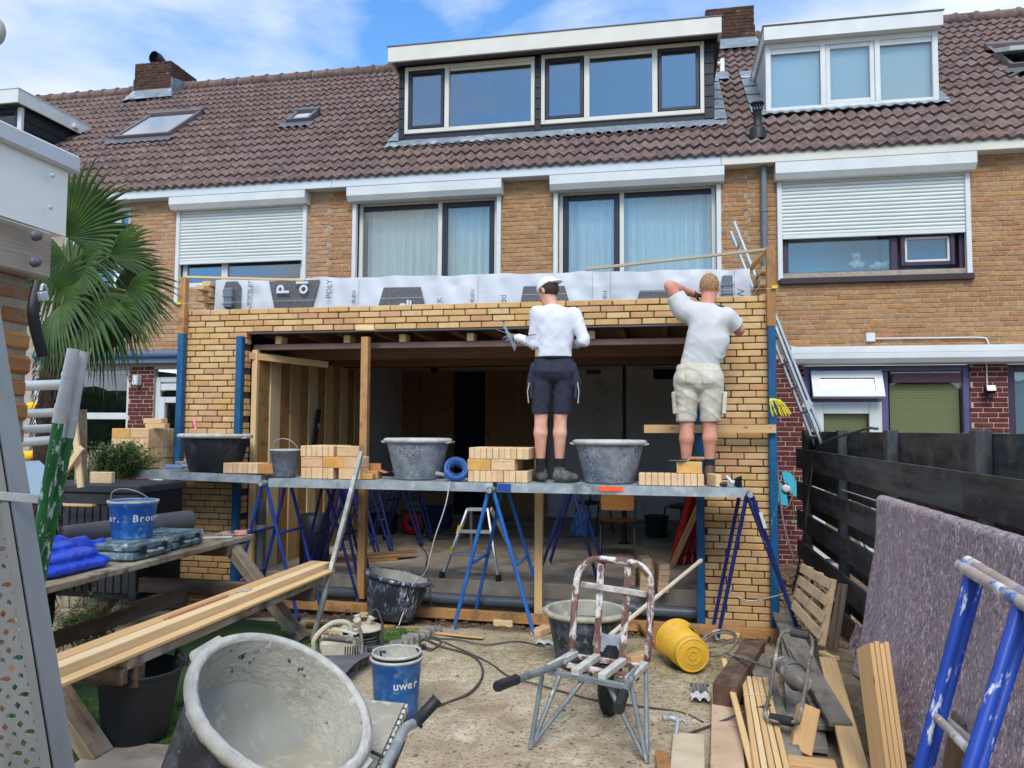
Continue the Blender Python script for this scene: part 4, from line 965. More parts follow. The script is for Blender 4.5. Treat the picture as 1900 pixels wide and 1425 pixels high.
wc_ = walkway(-5.35, -3.728, 6.72, 7.14, 1.335, 'galvanised scaffold board at the far left under the black tub', dz=-.035)
o = MB().span((-0.524, 6.474, ZP - .05), (-0.329, 6.479, ZP - .012)).build('paint_mark', M_orange, wb_)
o = MB().span((-1.392, 6.474, ZP - .07), (-1.275, 6.479, ZP - .006)).build('paint_mark', M_trest, wb_)
def trestle(x, ya, yb, zt, feet, lab, m, braces=(.45,), z0=0.0, tops=None):
    """two hinged tube frames; feet = (left front, left back, right front, right back)"""
    t = thing('trestle', lab, 'trestle', (x, (ya + yb) / 2, z0), 'blue steel trestles')
    M_ = m; tb = MB(); tb.tube([(x, ya - .05, zt), (x, yb + .05, zt)], .022, 12); tb.lathe([(.03, -.03), (.032, 0), (.03, .03)], 10, Matrix.Translation((x, ya, zt)) @ Matrix.Rotation(math.pi / 2, 4, 'X')); tb.build('head_bar', M_steel, t)
    for s in (0, 2):
        dx = -.022 if s == 0 else .022
        a, e = Vector((x + dx, ya + .02, zt - .015)), Vector((x + dx, yb - .02, zt - .015)); f, g = Vector(feet[s]), Vector(feet[s + 1])
        b = MB(); b.tube([a, f], .017, 10); b.tube([e, g], .017, 10); b.build('leg_frame', M_, t)
        for k in braces: c = MB(); c.tube([lerp(a, f, k), lerp(e, g, k)], .013, 8); c.build('rung', M_, t)
        for q in (f, g): c = MB(); c.tube([q + Vector((0, 0, .04)), q + Vector((0, 0, -.004))], .021, 10); c.build('foot', M_blackplastic if s else M_steel, t)
    return t
def loop_trestle(x, y, zt, z0, sp, dep, lab, m, rz=0.0):
    """trestle whose frames narrow to a rounded loop at the foot"""
    t = thing('trestle', lab, 'trestle', (x, y, z0), 'blue steel trestles'); R = Matrix.Translation((x, y, 0)) @ Matrix.Rotation(rz, 4, 'Z')
    for s in (-1, 1):
        for q in (-1, 1):
            b = MB(); P = [(s * .03, q * dep + s * .0 - .14, zt), (s * (.03 + sp * .85), q * dep * .9 - .06, z0 + .2), (s * (.03 + sp * .97), q * dep * .9 - .05, z0 + .06), (s * (.03 + sp), q * dep * .9, z0 + .017), (s * (.03 + sp * .97), q * dep * .9 + .05, z0 + .06), (s * (.03 + sp * .85), q * dep * .9 + .06, z0 + .2), (s * .03, q * dep + .14, zt)]
            b.tube([R @ Vector(p) for p in curve_pts(P, 5)], .015, 8); b.build('leg_frame', m, t)
        c = MB(); c.tube([R @ Vector((s * (.03 + sp * .4), -dep, zt * .6 + z0 * .4)), R @ Vector((s * (.03 + sp * .4), dep, zt * .6 + z0 * .4))], .013, 8); c.build('rung', m, t)
    c = MB(); c.tube([R @ Vector((0, -dep - .15, zt + .01)), R @ Vector((0, dep + .15, zt + .01))], .02, 10); c.build('head_bar', M_steel, t)
    return t
x1 = -1.444; zt = 1.19
trestle(x1, 6.44, 7.06, zt + .04, [(-1.80, 6.60, 0.0), (-1.78, 7.31, -.02), (-1.08, 6.57, .0), (-1.09, 7.31, -.02)], 'bright blue trestle under the joint of the two front boards', mat('trestle_bright', srgb(46, 118, 196), srgb(34, 96, 176), 6, rough=.45, splat=srgb(120, 110, 104), sscale=12, slo=.6, shi=.68, sstretch=(.4, 1, 1), splat2=srgb(80, 66, 60), s2scale=5, s2lo=.6, s2hi=.7), braces=(.52,))
x2 = -3.583
trestle(x2, 6.5, 7.0, zt + .05, [(x2 - .36, 6.6, .0), (x2 - .34, 7.05, .0), (x2 + .33, 6.6, .0), (x2 + .34, 7.05, .0)], 'blue trestle under the left end of the front scaffold boards', M_trest, braces=(.36, .7))
x4 = 0.677
trestle(x4, 6.46, 7.02, zt + .05, [(.44, 6.80, .0), (.42, 7.12, .0), (1.10, 6.72, .03), (1.12, 7.0, .06)], 'dark blue trestle under the right end against the brick pier', M_trest_d, braces=())
tt = [o for o in bpy.data.objects if o.get('label') == 'dark blue trestle under the right end against the brick pier'][0]
b = MB(); b.tube(curve_pts([(.50, 6.78, .42), (.7, 6.8, .33), (1.0, 6.74, .42)], 8), .006, 6); b.build('chain', M_steel, tt)
b = MB(); b.box((.775, 6.455, 1.04), (.025, .004, .13), (0, -.28, 0)); b.build('sticker', M_white, tt)
loop_trestle(-3.22, 7.32, 1.16, .02, .30, .16, 'dark blue loop footed trestle just inside the opening at left', M_trest_d)
loop_trestle(-3.55, 8.7, 1.2, .25, .3, .25, 'dark blue loop footed trestle deeper inside beside the boarded wall', M_trest_d)
loop_trestle(-3.35, 9.7, 1.2, .25, .3, .25, 'dark blue loop footed trestle near the red cable reel', M_trest_d)
trestle(-.95, 8.0, 8.5, 1.15, [(-1.25, 7.8, .25), (-1.25, 8.6, .25), (-.65, 7.8, .25), (-.65, 8.6, .25)], 'blue trestle standing on the slab behind the aluminium steps', M_trest_d, braces=(.4,))
# ---- loose facing bricks
M_loose = mat('loose_brick', srgb(228, 206, 174), srgb(216, 192, 158), 14, rough=.9, bump=.25, bscale=90, tints=[srgb(255, 246, 232), srgb(255, 240, 222), srgb(250, 236, 222), srgb(246, 228, 206), srgb(255, 244, 226), srgb(244, 222, 206)])
M_loose_o = mat('ochre_brick_face', srgb(220, 184, 122), srgb(204, 164, 102), 14, rough=.9, bump=.25, bscale=90, tints=NEWT[:4])
BR = MB().box((0, 0, 0), (.205, .05, .098), None, .004, r=0).mesh('brick', M_loose)
BR2 = MB().box((0, 0, 0), (.205, .05, .098), None, .004, r=0).mesh('brick', M_loose_o)
_f = MB().box((0, 0, 0), (.205, .05, .098), None, .004, r=0)
for zz in (-.036, .036): _f.box((0, -.026, zz), (.17, .004, .006), None, r=0)
for xx in (-.085, .085): _f.box((xx, -.026, 0), (.006, .004, .078), None, r=0)
_f.box((0, -.025, 0), (.05, .003, .004), (0, -.4, 0), r=0); _f.box((.02, -.025, .004), (.03, .003, .004), (0, .6, 0), r=0)
BRF = _f.mesh('brick', M_loose)
def brick(x, y, z, rz, lab, group, me=None, rot=None):
    o = bpy.data.objects.new('brick', me or BR); COL.objects.link(o); o.location = (x, y, z)
    o.rotation_euler = rot or (0, 0, rz + random.uniform(-.02, .02)); return tag(o, lab, 'brick', group)
ORD = ['leftmost', 'second', 'third', 'fourth', 'fifth', 'sixth', 'seventh', 'eighth', 'ninth', 'tenth']
def stack(x, y, z, layers, where, group, rz=0.0, kindw='pale brick'):
    """x,y = front left corner; every brick lies loose; only bricks that can be seen are laid"""
    c, s = math.cos(rz), math.sin(rz); zz = 0; N = len(layers)
    LN = {1: [''], 2: ['bottom layer of ', 'top layer of '], 3: ['bottom layer of ', 'middle layer of ', 'top layer of '], 4: ['bottom layer of ', 'second layer of ', 'third layer of ', 'top layer of ']}[N]
    def put(dx, dy, dz, r, me, lab): return brick(x + c * dx - s * dy, y + s * dx + c * dy, z + dz, rz + r, lab, group, me)
    for li, (kind, n, dep, off) in enumerate(layers):
        j = random.uniform(-.008, .008); top = li == N - 1
        for i in range(n):
            for d in range(dep):
                if d and not top and i < n - 1: continue
                if d and top and li == 0: pass
                o = ORD[i] if i == 0 else ORD[i] + ' from left'
                lab = f"{kindw} {o} in {LN[li]}{where}" if d == 0 else f"rear brick {o}, {ORD[d]} row, {LN[li]}{where}"
                if kind == 'h': put(off + .027 + i * .0528 + j, .103 + d * .21 + random.uniform(-.006, .006), zz + .05, math.pi / 2, BR, lab)
                else:
                    me = (BRF if (i + kind.count('f')) % 2 else BR2) if d == 0 else BR
                    put(off + .105 + i * .211 + j, .027 + d * .0528, zz + .05, 0, me, lab if d else lab.replace('pale brick', 'ochre faced brick' if me is BR2 else 'frogged brick'))
        zz += .0995
    return zz
YS = 6.53
stack(-3.240, YS, ZP, [('h', 6, 2, 0), ('sf', 2, 6, 0), ('h', 6, 2, .0)], 'stack beside timber post', 'bricks stacked beside the timber post')
for k in range(2):
    for q in range(4): brick(-2.823 + .06, YS + .03 + q * .055, ZP + .05 + k * .1, 0, f"stretcher {['first', 'second', 'third', 'fourth'][q]} from front at the {['bottom', 'middle'][k]} right end of stack beside timber post", 'bricks stacked beside the timber post')
brick(-2.823 + .04, YS + .03, ZP + .25, 0, 'frogged stretcher at the top right end of the stack beside timber post', 'bricks stacked beside the timber post', BRF)
stack(-1.667, YS, ZP, [('h', 10, 2, 0), ('s', 2, 8, 0), ('h', 10, 2, 0)], 'stack beside blue mesh roll', 'bricks stacked by the blue mesh roll')
stack(-0.207, YS, ZP, [('h', 10, 1, 0)], 'row at right board end', 'row of bricks at the right end')
brick(0.211, YS + .08, ZP + .151, .02, 'single ochre brick lying on top of the right-hand row of bricks', None, BR2)
brick(0.413, YS + .1, ZP + .05, 1.9, 'single brick on edge at the right end beside the brush', None, BR)
stack(-4.150, 6.76, 1.31, [('h', 7, 1, 0)], 'short row beside black tub', 'row of bricks beside the black tub')
o = brick(-4.150 + .47, 6.79, 1.36, 0, 'brick set lengthwise at the end of the row beside the black tub', None, BR2)
LS = 'tall far left stack'; LG = 'bricks in the tall left stack'
zz = stack(-5.457, 6.86, 1.335, [('sf', 2, 8, .0), ('s', 2, 8, 0), ('h', 8, 2, 0), ('ff', 2, 8, 0)], LS, LG)
brick(-5.024, 6.98, 1.335 + zz + .026, .1, 'lower of the two flat bricks crowning the tall left stack', None, BR, rot=(math.pi / 2, 0, .1))
brick(-5.051, 6.98, 1.335 + zz + .077, .06, 'uppermost flat brick crowning the tall left stack', None, BR, rot=(math.pi / 2, 0, .05))
# ---- mortar tubs
M_tub_k = mat('black_tub', srgb(40, 42, 48), srgb(30, 32, 36), 5, rough=.55, splat=srgb(176, 178, 180), sscale=30, slo=.63, shi=.70, sstretch=(1.8, 1.8, .6), splat2=srgb(70, 74, 82), s2scale=11, s2lo=.48, s2hi=.7, smask=5)
M_tub_g = mat('crusted_tub', srgb(108, 114, 124), srgb(150, 154, 156), 9, rough=.85, splat=srgb(196, 198, 198), sscale=44, slo=.58, shi=.68, sstretch=(1.3, 1.3, .8), splat2=srgb(58, 66, 86), s2scale=52, s2lo=.5, s2hi=.6, bump=.4, bscale=30, smask=7)
M_rim = mat('crusted_rim', srgb(200, 198, 190), srgb(168, 166, 160), 14, rough=.85, bump=.6, bscale=40)
M_mortarwet = mat('grey_mortar', srgb(166, 164, 152), srgb(140, 138, 128), 5, rough=.75, bump=.5, bscale=14, splat=srgb(190, 188, 178), sscale=6, slo=.55, shi=.7)
def tub(loc, r, h, lab, m, rim, fill=.75, tilt=None, rb=.8, cat='tub', rimr=.03, inner=None, name='mortar_tub', n=48, sq=.0, fillm=None):
    t = thing(name, lab, cat, loc); M = Matrix.Translation(loc) @ (tilt.to_matrix().to_4x4() if tilt else Matrix())
    wob = (lambda a, i: sq * (math.cos(4 * a) * .5)) if sq else None
    b = MB(); b.lathe([(.001, 0), (r * rb - .012, 0), (r * rb, .014), (r * .985, h - .04), (r * .985, h - .002)], n, M, wob=wob); b.build('shell', m, t)
    b = MB(); b.lathe([(r * .985, h - .035), (r + rimr * .5, h - .034), (r + rimr, h - .018), (r + rimr * .85, h), (r + .004, h + .008), (r * .955, h), (r * .95, h - .02)], n, M, wob=wob); b.build('rim', rim, t)
    b = MB(); rf = lambda z: r * (rb + (.95 - rb) * z / h)
    zf = h * fill; b.lathe([(r * .95, h - .003), (rf(zf) * .985, zf + .004)] , n, M, wob=wob); b.build('inside', inner or M_mortarwet, t)
    if fill > .03:
        g = MB(); rr = rf(zf) * .985
        g.lathe([(max(.0005, rr * k / 9), zf + .012 * math.sin(k * 1.7) * (1 - k / 9) + (.05 * (1 - k / 9) if cat == 'tub' else 0)) for k in range(9, -1, -1)], n, M, wob=lambda a, i: .03 * math.sin(a * 3 + i)); g.build('mortar', fillm or M_mortarwet, t)
    for a in (0, math.pi):
        gmat = M @ Matrix.Rotation(a, 4, 'Z'); c = MB(); V = [gmat @ Vector(q) for q in ((r, -.09, h - .04), (r + rimr + .015, -.07, h - .03), (r + rimr + .015, .07, h - .03), (r, .09, h - .04))]
        c.prism(V, M.to_3x3() @ Vector((0, 0, .012))); c.build('grip', rim, t)
    return t
def tubpos(x, y): return (x, y, ZP)
tub((-2.211, 6.80, ZP), .285, .365, 'grey crusted round tub left of the blue mesh roll', M_tub_g, M_rim, rb=.72)
tub((-0.461, 6.80, ZP), .295, .365, 'grey crusted round tub between the two workers', M_tub_g, M_rim, rb=.74)
tub((-4.354, 6.95, 1.318), .325, .36, 'black round tub with white splashes at the left brick pier', M_tub_k, M_rim, rb=.74)
tr = thing('trowel', 'pink handled trowel standing in the black tub', 'trowel', (-4.581, 6.950, 1.709)); p = Vector(tr.location)
b = MB(); b.tube([p + Vector((.005, 0, .0)), p + Vector((0, 0, .05)), p + Vector((-.02, 0, .13))], [.012, .016, .014], 10); b.build('handle', mat('pink_grip', srgb(250, 110, 130), srgb(240, 170, 175), 12, rough=.5), tr); b = MB(); b.tube([p, p + Vector((.01, 0, -.06))], .005, 6); b.build('shank', M_steel, tr)
def handle_arc(M, r, h, lean, m, t, rad=.004, name='handle'):
    b = MB(); P = [M @ Vector((r * math.cos(a), -math.sin(a) * r * math.cos(lean) * .9, h + math.sin(a) * r * math.sin(lean))) for a in np.linspace(0, math.pi, 15)]
    b.tube(P, rad, 7); return b.build(name, m, t)
def bucket(loc, r, h, lab, m, rim, fill=.7, lean=1.0, tilt=None, rb=.78, group=None, hm=None, fillm=None, rimr=.008, handle=True, inner=None):
    t = thing('bucket', lab, 'bucket', loc, group); M = Matrix.Translation(loc) @ (tilt.to_matrix().to_4x4() if tilt else Matrix())
    b = MB(); b.lathe([(.001, .004), (r * rb - .01, 0), (r * rb, .008), (r * .97, h - .03), (r, h - .028), (r, h - .012), (r * .985, h)], 40, M); b.build('shell', m, t)
    b = MB(); b.lathe([(r * .99, h - .012), (r + rimr, h - .012), (r + rimr, h + .003), (r * .975, h + .004), (r * .96, h - .01)], 40, M); b.build('rim', rim, t)
    zf = h * fill; rf = r * (rb + (.96 - rb) * fill)
    b = MB(); b.lathe([(r * .96, h), (rf, zf)], 40, M); b.build('inside', inner or m, t)
    b = MB(); b.lathe([(max(.0005, rf * k / 5), zf + .012 * math.cos(k)) for k in range(5, -1, -1)], 40, M); b.build('filling', fillm or M_mortarwet, t)
    if handle: handle_arc(M, r, h - .02, lean, hm or M_steel, t)
    return t
bucket((-3.473, 6.70, ZP + .005), .135, .25, 'small black splashed bucket with wire handle on the front board', M_tub_g, M_rim, fill=.6, lean=1.15, rb=.74)
# blue mesh roll
t = thing('mesh_roll', 'small roll of blue wire mesh lying on the front board', 'mesh roll', (-1.793, 6.600, 1.388)); p = Vector(t.location)
Mr = Matrix.Translation(p) @ Matrix.Rotation(.35, 4, 'Z') @ Matrix.Rotation(.95, 4, 'X')
M_bmesh = mat('blue_mesh', srgb(80, 130, 200), None, rough=.5); b = MB()
for r in (.105, .095, .085, .07):
    for z in np.linspace(-.045, .045, 5): b.tube([Mr @ Vector((r * math.cos(a), r * math.sin(a), z)) for a in np.linspace(0, 2 * math.pi, 29)[:-1]], .002, 5, closed=True)
for a in np.linspace(0, 2 * math.pi, 41)[:-1]: b.tube([Mr @ Vector((.105 * math.cos(a), .105 * math.sin(a), -.045)), Mr @ Vector((.105 * math.cos(a), .105 * math.sin(a), .045))], .002, 5)
b.lathe([(.09, -.04), (.098, -.04), (.098, .04), (.09, .04)], 32, Mr); b.build('wire', M_bmesh, t)
# cardboard and offcuts on the board
t = thing('cardboard_box', 'small open brown box beside the timber post', 'box', (-2.624, 6.700, 1.310)); p = Vector((t.location.x, 6.75, ZP)); t.location = p
b = MB(); b.span(p + Vector((-.09, -.06, .0)), p + Vector((.07, .06, .07)), bev=.003); b.box(p + Vector((-.02, .06, .1)), (.15, .006, .07), (.2, 0, 0)); b.box(p + Vector((.1, 0, .065)), (.08, .11, .005), (0, .3, 0)); b.build('box', mat('brown_card', srgb(196, 146, 98), srgb(184, 134, 88), 6, rough=.9), t)
o = brick(-2.650 - .02, 6.62, ZP + .026, .1, 'flat orange tinted brick lying by the foot of the timber post', None, BR2, rot=(math.pi / 2, 0, .1))
o = MB().box((-1.926, 6.620, 1.346), (.12, .05, .03), (0, .2, .4), .006).build('mortar_lump', M_mortarwet); tag(o, 'grey lump of set mortar beside the blue mesh roll', 'mortar lump')
# trowel on top brick, brush, hammer at the right end
t = thing('trowel', 'trowel with wooden handle lying across the ochre brick', 'trowel', (0.195, 6.600, 1.536)); p = Vector((t.location.x, 6.6, ZP + .207)); t.location = p
b = MB(); b.prism([p + Vector((-.15, 0, 0)), p + Vector((-.05, -.06, 0)), p + Vector((.02, -.0, 0)), p + Vector((-.05, .06, 0))], (0, 0, .003)); b.tube([p + Vector((.0, 0, .003)), p + Vector((.03, 0, .02))], .005, 6); b.build('blade', M_steel, t); b = MB(); b.tube([p + Vector((.02, 0, .02)), p + Vector((.14, 0, .02))], .014, 10); b.build('handle', M_pine_d, t)
t = thing('brush', 'round black bristle brush with white handle at the right board end', 'brush', (0.565, 6.550, 1.359)); p = Vector((t.location.x, 6.55, ZP + .04)); t.location = p
b = MB()
for k in range(140):
    a, r = random.uniform(0, 6.28), random.uniform(0, 1) ** .5 * .04; d = Vector((.06, r * math.sin(a) * 1.4, r * math.cos(a) * 1.4)); b.tube([p + Vector((0, d.y * .5, d.z * .5)), p + d], .0022, 4, cap=False)
b.build('bristles', M_blackplastic, t); b = MB(); b.tube([p + Vector((.005, 0, 0)), p + Vector((-.02, 0, 0)), p + Vector((-.06, .01, .05))], [.026, .014, .012], 12); b.build('handle', M_white, t)
t = thing('hammer', 'small dark hand hammer lying left of the bristle brush', 'hammer', (0.480, 6.550, 1.335)); p = Vector((t.location.x, 6.55, ZP + .022)); t.location = p
b = MB(); b.tube([p + Vector((-.03, 0, 0)), p + Vector((.03, 0, 0))], .02, 10); b.build('head', M_blackplastic, t); b = MB(); b.tube([p, p + Vector((.04, .2, -.005))], .012, 8); b.build('handle', M_pine_d, t)
# blue caulk gun things on the left board
t = thing('hand_tool', 'dusty blue and grey hand tool left of the black tub', 'tool', (-4.669, 6.8, 1.34)); p = Vector(t.location)
b = MB(); b.box(p + Vector((-.02, 0, .02)), (.18, .07, .045), (0, 0, .2), .01); b.build('body', mat('dusty_blue', srgb(90, 120, 165), srgb(120, 140, 165), 9, rough=.7), t); b = MB(); b.tube([p + Vector((.06, 0, .03)), p + Vector((.18, .03, .025))], .022, 10); b.box(p + Vector((.02, .05, .06)), (.12, .04, .03), (0, 0, .3), .006); b.build('grip', M_tub_g, t)

# ------------------------------------------------------------------ people: distance fields meshed into one smooth surface
class SDF:
    def __init__(s, lo, hi, h):
        s.h = h; s.lo = np.array(lo, float); n = [int(math.ceil((hi[i] - lo[i]) / h)) + 1 for i in range(3)]
        s.g = np.stack(np.meshgrid(*[s.lo[i] + h * np.arange(n[i]) for i in range(3)], indexing='ij'), -1).astype(np.float32); s.d = np.full(n, 9.0, np.float32)
    def smin(s, e, k):
        if k <= 0: s.d = np.minimum(s.d, e); return
        t = np.clip(.5 + .5 * (e - s.d) / k, 0, 1); s.d = e * (1 - t) + s.d * t - k * t * (1 - t)
    def cone(s, a, b, ra, rb, k=.02, cut=None, flat=None):
        """rounded cone a->b; flat=(axis, factor) squashes the section along a world axis"""
        a = np.array(a, np.float32); b = np.array(b, np.float32); p = s.g - a; ba = b - a; L2 = max(float(ba @ ba), 1e-9)
        t = np.clip((p @ ba) / L2, 0, 1); q = p - t[..., None] * ba
        if flat is not None:
            ax = np.array(flat[0], np.float32); ax = ax / np.linalg.norm(ax); q = q + (q @ ax)[..., None] * ax * (flat[1] - 1)
        e = np.linalg.norm(q, axis=-1) - (ra + (rb - ra) * t)
        for c, n in (cut or []):
            n = np.array(n, np.float32); n = n / np.linalg.norm(n); e = np.maximum(e, (s.g - np.array(c, np.float32)) @ n)
        s.smin(e, k); return s
    def ell(s, c, r, M=None, k=.02, sub=False, cut=None):
        p = s.g - np.array(c, np.float32)
        if M is not None: p = p @ np.array(M, np.float32)        # columns of M = local axes in world
        r = np.array(r, np.float32); q = p / r; l = np.linalg.norm(q, axis=-1); e = (l - 1) * float(r.min()) * np.clip(l, .6, 1.6) ** 0
        for cc, n in (cut or []):
            n = np.array(n, np.float32); n = n / np.linalg.norm(n); e = np.maximum(e, (s.g - np.array(cc, np.float32)) @ n)
        if sub: t = np.clip(.5 - .5 * (s.d + e) / max(k, 1e-4), 0, 1); s.d = s.d * (1 - t) + (-e) * t + k * t * (1 - t)
        else: s.smin(e, k)
        return s
    def wrinkle(s, amp, freq, seed, dirs=((1, 0, 1),), n=3, mask=None, jit=.3):
        """long creases: warped ridges that run across the given directions"""
        r = np.random.default_rng(seed); o = np.zeros_like(s.d); g = s.g
        wp = np.stack([np.sin(g @ (r.normal(size=3) * 7).astype(np.float32) + r.uniform(0, 6)) for _ in range(3)], -1) * .03
        for d in dirs:
            for i in range(n):
                k = (np.array(d) / np.linalg.norm(d) + r.normal(size=3) * jit) * freq * r.uniform(.7, 1.4); w_ = np.sin((g + wp) @ k.astype(np.float32) + r.uniform(0, 6))
                env = .5 + .5 * np.sin(g @ (r.normal(size=3) * 9).astype(np.float32) + r.uniform(0, 6)); o += ((1 - np.abs(w_)) ** 2 - .3) * env
        o *= amp * 2.2 / math.sqrt(n * len(dirs))
        if mask is not None: o *= mask
        s.d = s.d - o; return s
    def mesh(s, name, m, parent, loc=None):
        d = s.d; I = d < 0; n = np.array(d.shape); C8 = [(i, j, k) for i in (0, 1) for j in (0, 1) for k in (0, 1)]
        sl = lambda A, o: A[o[0]:n[0] - 1 + o[0], o[1]:n[1] - 1 + o[1], o[2]:n[2] - 1 + o[2]]
        cnt = sum(sl(I, o).astype(np.int8) for o in C8); act = (cnt > 0) & (cnt < 8); idx = -np.ones(act.shape, np.int64); A = np.argwhere(act); idx[act] = np.arange(len(A))
        acc = np.zeros((len(A), 3)); cn = np.zeros(len(A))
        for a in range(3):
            for o in C8:
                if o[a]: continue
                o2 = list(o); o2[a] = 1; d0 = sl(d, o)[act]; d1 = sl(d, tuple(o2))[act]; x = (d0 < 0) != (d1 < 0); t = np.where(x, d0 / np.where(x, d0 - d1, 1), 0)
                p = np.tile(np.array(o, float), (len(A), 1)); p[:, a] = t; acc += p * x[:, None]; cn += x
        V = s.lo + s.h * (A + acc / cn[:, None]); F = []
        for a in range(3):
            b_, c_ = (a + 1) % 3, (a + 2) % 3; sh = [slice(None)] * 3; sh[a] = slice(0, n[a] - 1); s2 = list(sh); s2[a] = slice(1, n[a]); x = I[tuple(sh)] != I[tuple(s2)]
            E = np.argwhere(x); E = E[(E[:, b_] > 0) & (E[:, c_] > 0) & (E[:, b_] < n[b_] - 1) & (E[:, c_] < n[c_] - 1)]; fl = I[tuple(sh)][tuple(E.T)]
            def at(db, dc): q = E.copy(); q[:, b_] += db; q[:, c_] += dc; return idx[tuple(q.T)]
            q = np.stack([at(-1, -1), at(0, -1), at(0, 0), at(-1, 0)], 1); q[~fl] = q[~fl][:, ::-1]; F.append(q)
        F = np.concatenate(F); F = F[(F >= 0).all(1)]
        mb = MB(); M = world_of(parent).inverted(); me = bpy.data.meshes.new(name); me.from_pydata([tuple(M @ Vector(v)) for v in V], [], F.tolist())
        at_ = me.attributes.new('loc', 'FLOAT_VECTOR', 'POINT'); at_.data.foreach_set('vector', V.astype(np.float32).ravel()); me.materials.append(m)
        me.polygons.foreach_set('use_smooth', [True] * len(me.polygons)); me.update(); o = bpy.data.objects.new(name, me); COL.objects.link(o); o.parent = parent; return o
def skin_mat(name, c1, c2):
    m = mat(name, c1, c2, 9, rough=.55, spec=.35, bump=.05, bscale=120); b = m.node_tree.nodes['Principled BSDF']
    b.inputs['Subsurface Weight'].default_value = .12; b.inputs['Subsurface Radius'].default_value = (.02, .008, .004); return m
M_skin1 = skin_mat('skin', srgb(220, 170, 146), srgb(200, 142, 118)); M_skin2 = skin_mat('sunburnt_skin', srgb(212, 154, 128), srgb(190, 124, 100))
M_sock = mat('black_sock', srgb(32, 32, 38), None, 40, rough=.95, bump=.3, bscale=200); M_shoe = mat('grey_work_shoe', srgb(92, 90, 90), srgb(66, 64, 64), 20, rough=.8, splat=srgb(128, 124, 118), sscale=16, slo=.5, shi=.68)
M_shoe2 = mat('brown_work_shoe', srgb(104, 84, 70), srgb(80, 62, 50), 20, rough=.8); M_sole = mat('shoe_sole', srgb(36, 36, 38), srgb(52, 52, 54), 8, rough=.8)
M_shirt = mat('white_shirt', srgb(222, 223, 231), srgb(212, 213, 223), 5, rough=.9, bump=.12, bscale=50, splat=srgb(206, 202, 204), sscale=3, slo=.6, shi=.8)
M_shirt2 = mat('grey_shirt', srgb(204, 204, 203), srgb(192, 192, 191), 5, rough=.9, bump=.12, bscale=50, splat=srgb(186, 184, 180), sscale=3.5, slo=.55, shi=.75)
M_navyc = mat('navy_shorts', srgb(48, 50, 66), srgb(38, 40, 54), 14, rough=.9, bump=.2, bscale=70); M_beige = mat('dusty_shorts', srgb(206, 200, 184), srgb(192, 184, 166), 6, rough=.95, bump=.2, bscale=60, splat=srgb(168, 158, 136), sscale=5, slo=.52, shi=.68)
M_glove = mat('grey_glove', srgb(110, 112, 116), srgb(84, 86, 90), 20, rough=.8); M_gloved = mat('dark_glove', srgb(52, 58, 74), srgb(40, 44, 56), 20, rough=.8, splat=srgb(110, 120, 140), sscale=30, slo=.58, shi=.66)
M_hairb = mat('brown_hair', srgb(74, 50, 38), srgb(50, 34, 28), 40, rough=.7, bump=.8, bscale=120, stretch=(3, 3, .6)); M_hairl = mat('blond_hair', srgb(196, 156, 108), srgb(150, 110, 72), 40, rough=.7, bump=1, bscale=110, stretch=(3, 3, .5))
M_cap = mat('white_cap', srgb(236, 236, 238), srgb(224, 224, 228), 8, rough=.9, bump=.1, bscale=80)
M_eye = mat('eye_white', srgb(235, 232, 228), None, rough=.2); M_iris = mat('eye_dark', srgb(40, 34, 30), None, rough=.2)
def np3(v): return np.array(v, float)
def head(S_, c, M, s=1.0):
    """c = head centre, M columns = right, forward, up"""
    P = lambda x, y, z: np3(c) + (M @ np.array([x, y, z])) * s
    S_.ell(P(0, -.008, .025), (.076 * s, .095 * s, .098 * s), M, .02)
    S_.ell(P(0, .022, -.045), (.058 * s, .066 * s, .072 * s), M, .03); S_.cone(P(-.03, .05, -.088), P(.03, .05, -.088), .022 * s, .022 * s, .03)
    S_.cone(P(0, .088, .01), P(0, .113, -.028), .010 * s, .0165 * s, .014); S_.cone(P(-.03, .080, .026), P(.03, .080, .026), .014 * s, .014 * s, .02)
    for e in (-1, 1): S_.ell(P(e * .031, .094, .006), (.016 * s, .012 * s, .010 * s), M, .012, sub=True)
    S_.cone(P(-.018, .083, -.060), P(.018, .083, -.060), .009 * s, .009 * s, .008); S_.cone(P(-.015, .083, -.072), P(.015, .083, -.072), .009 * s, .009 * s, .008)
    for e in (-1, 1): S_.ell(P(e * .079, -.012, -.004), (.010 * s, .019 * s, .033 * s), M, .008)
    return P
def eyes(P, t, s=1.0):
    b = MB()
    for e in (-1, 1):
        q = Vector(P(e * .031, .079, .006)); b.lathe([(max(.0004, .0115 * math.sin(a)), -.0115 * math.cos(a)) for a in np.linspace(0, math.pi, 9)], 12, Matrix.Translation(q))
        d = (Vector(P(e * .031, .2, .0)) - q).normalized(); b.lathe([(.0055, 0), (.0004, .001)], 10, Matrix.Translation(q + d * .0113) @ d.to_track_quat('Z', 'Y').to_matrix().to_4x4(), mi=1)
    b.build('eyes', [M_eye, M_iris], t)
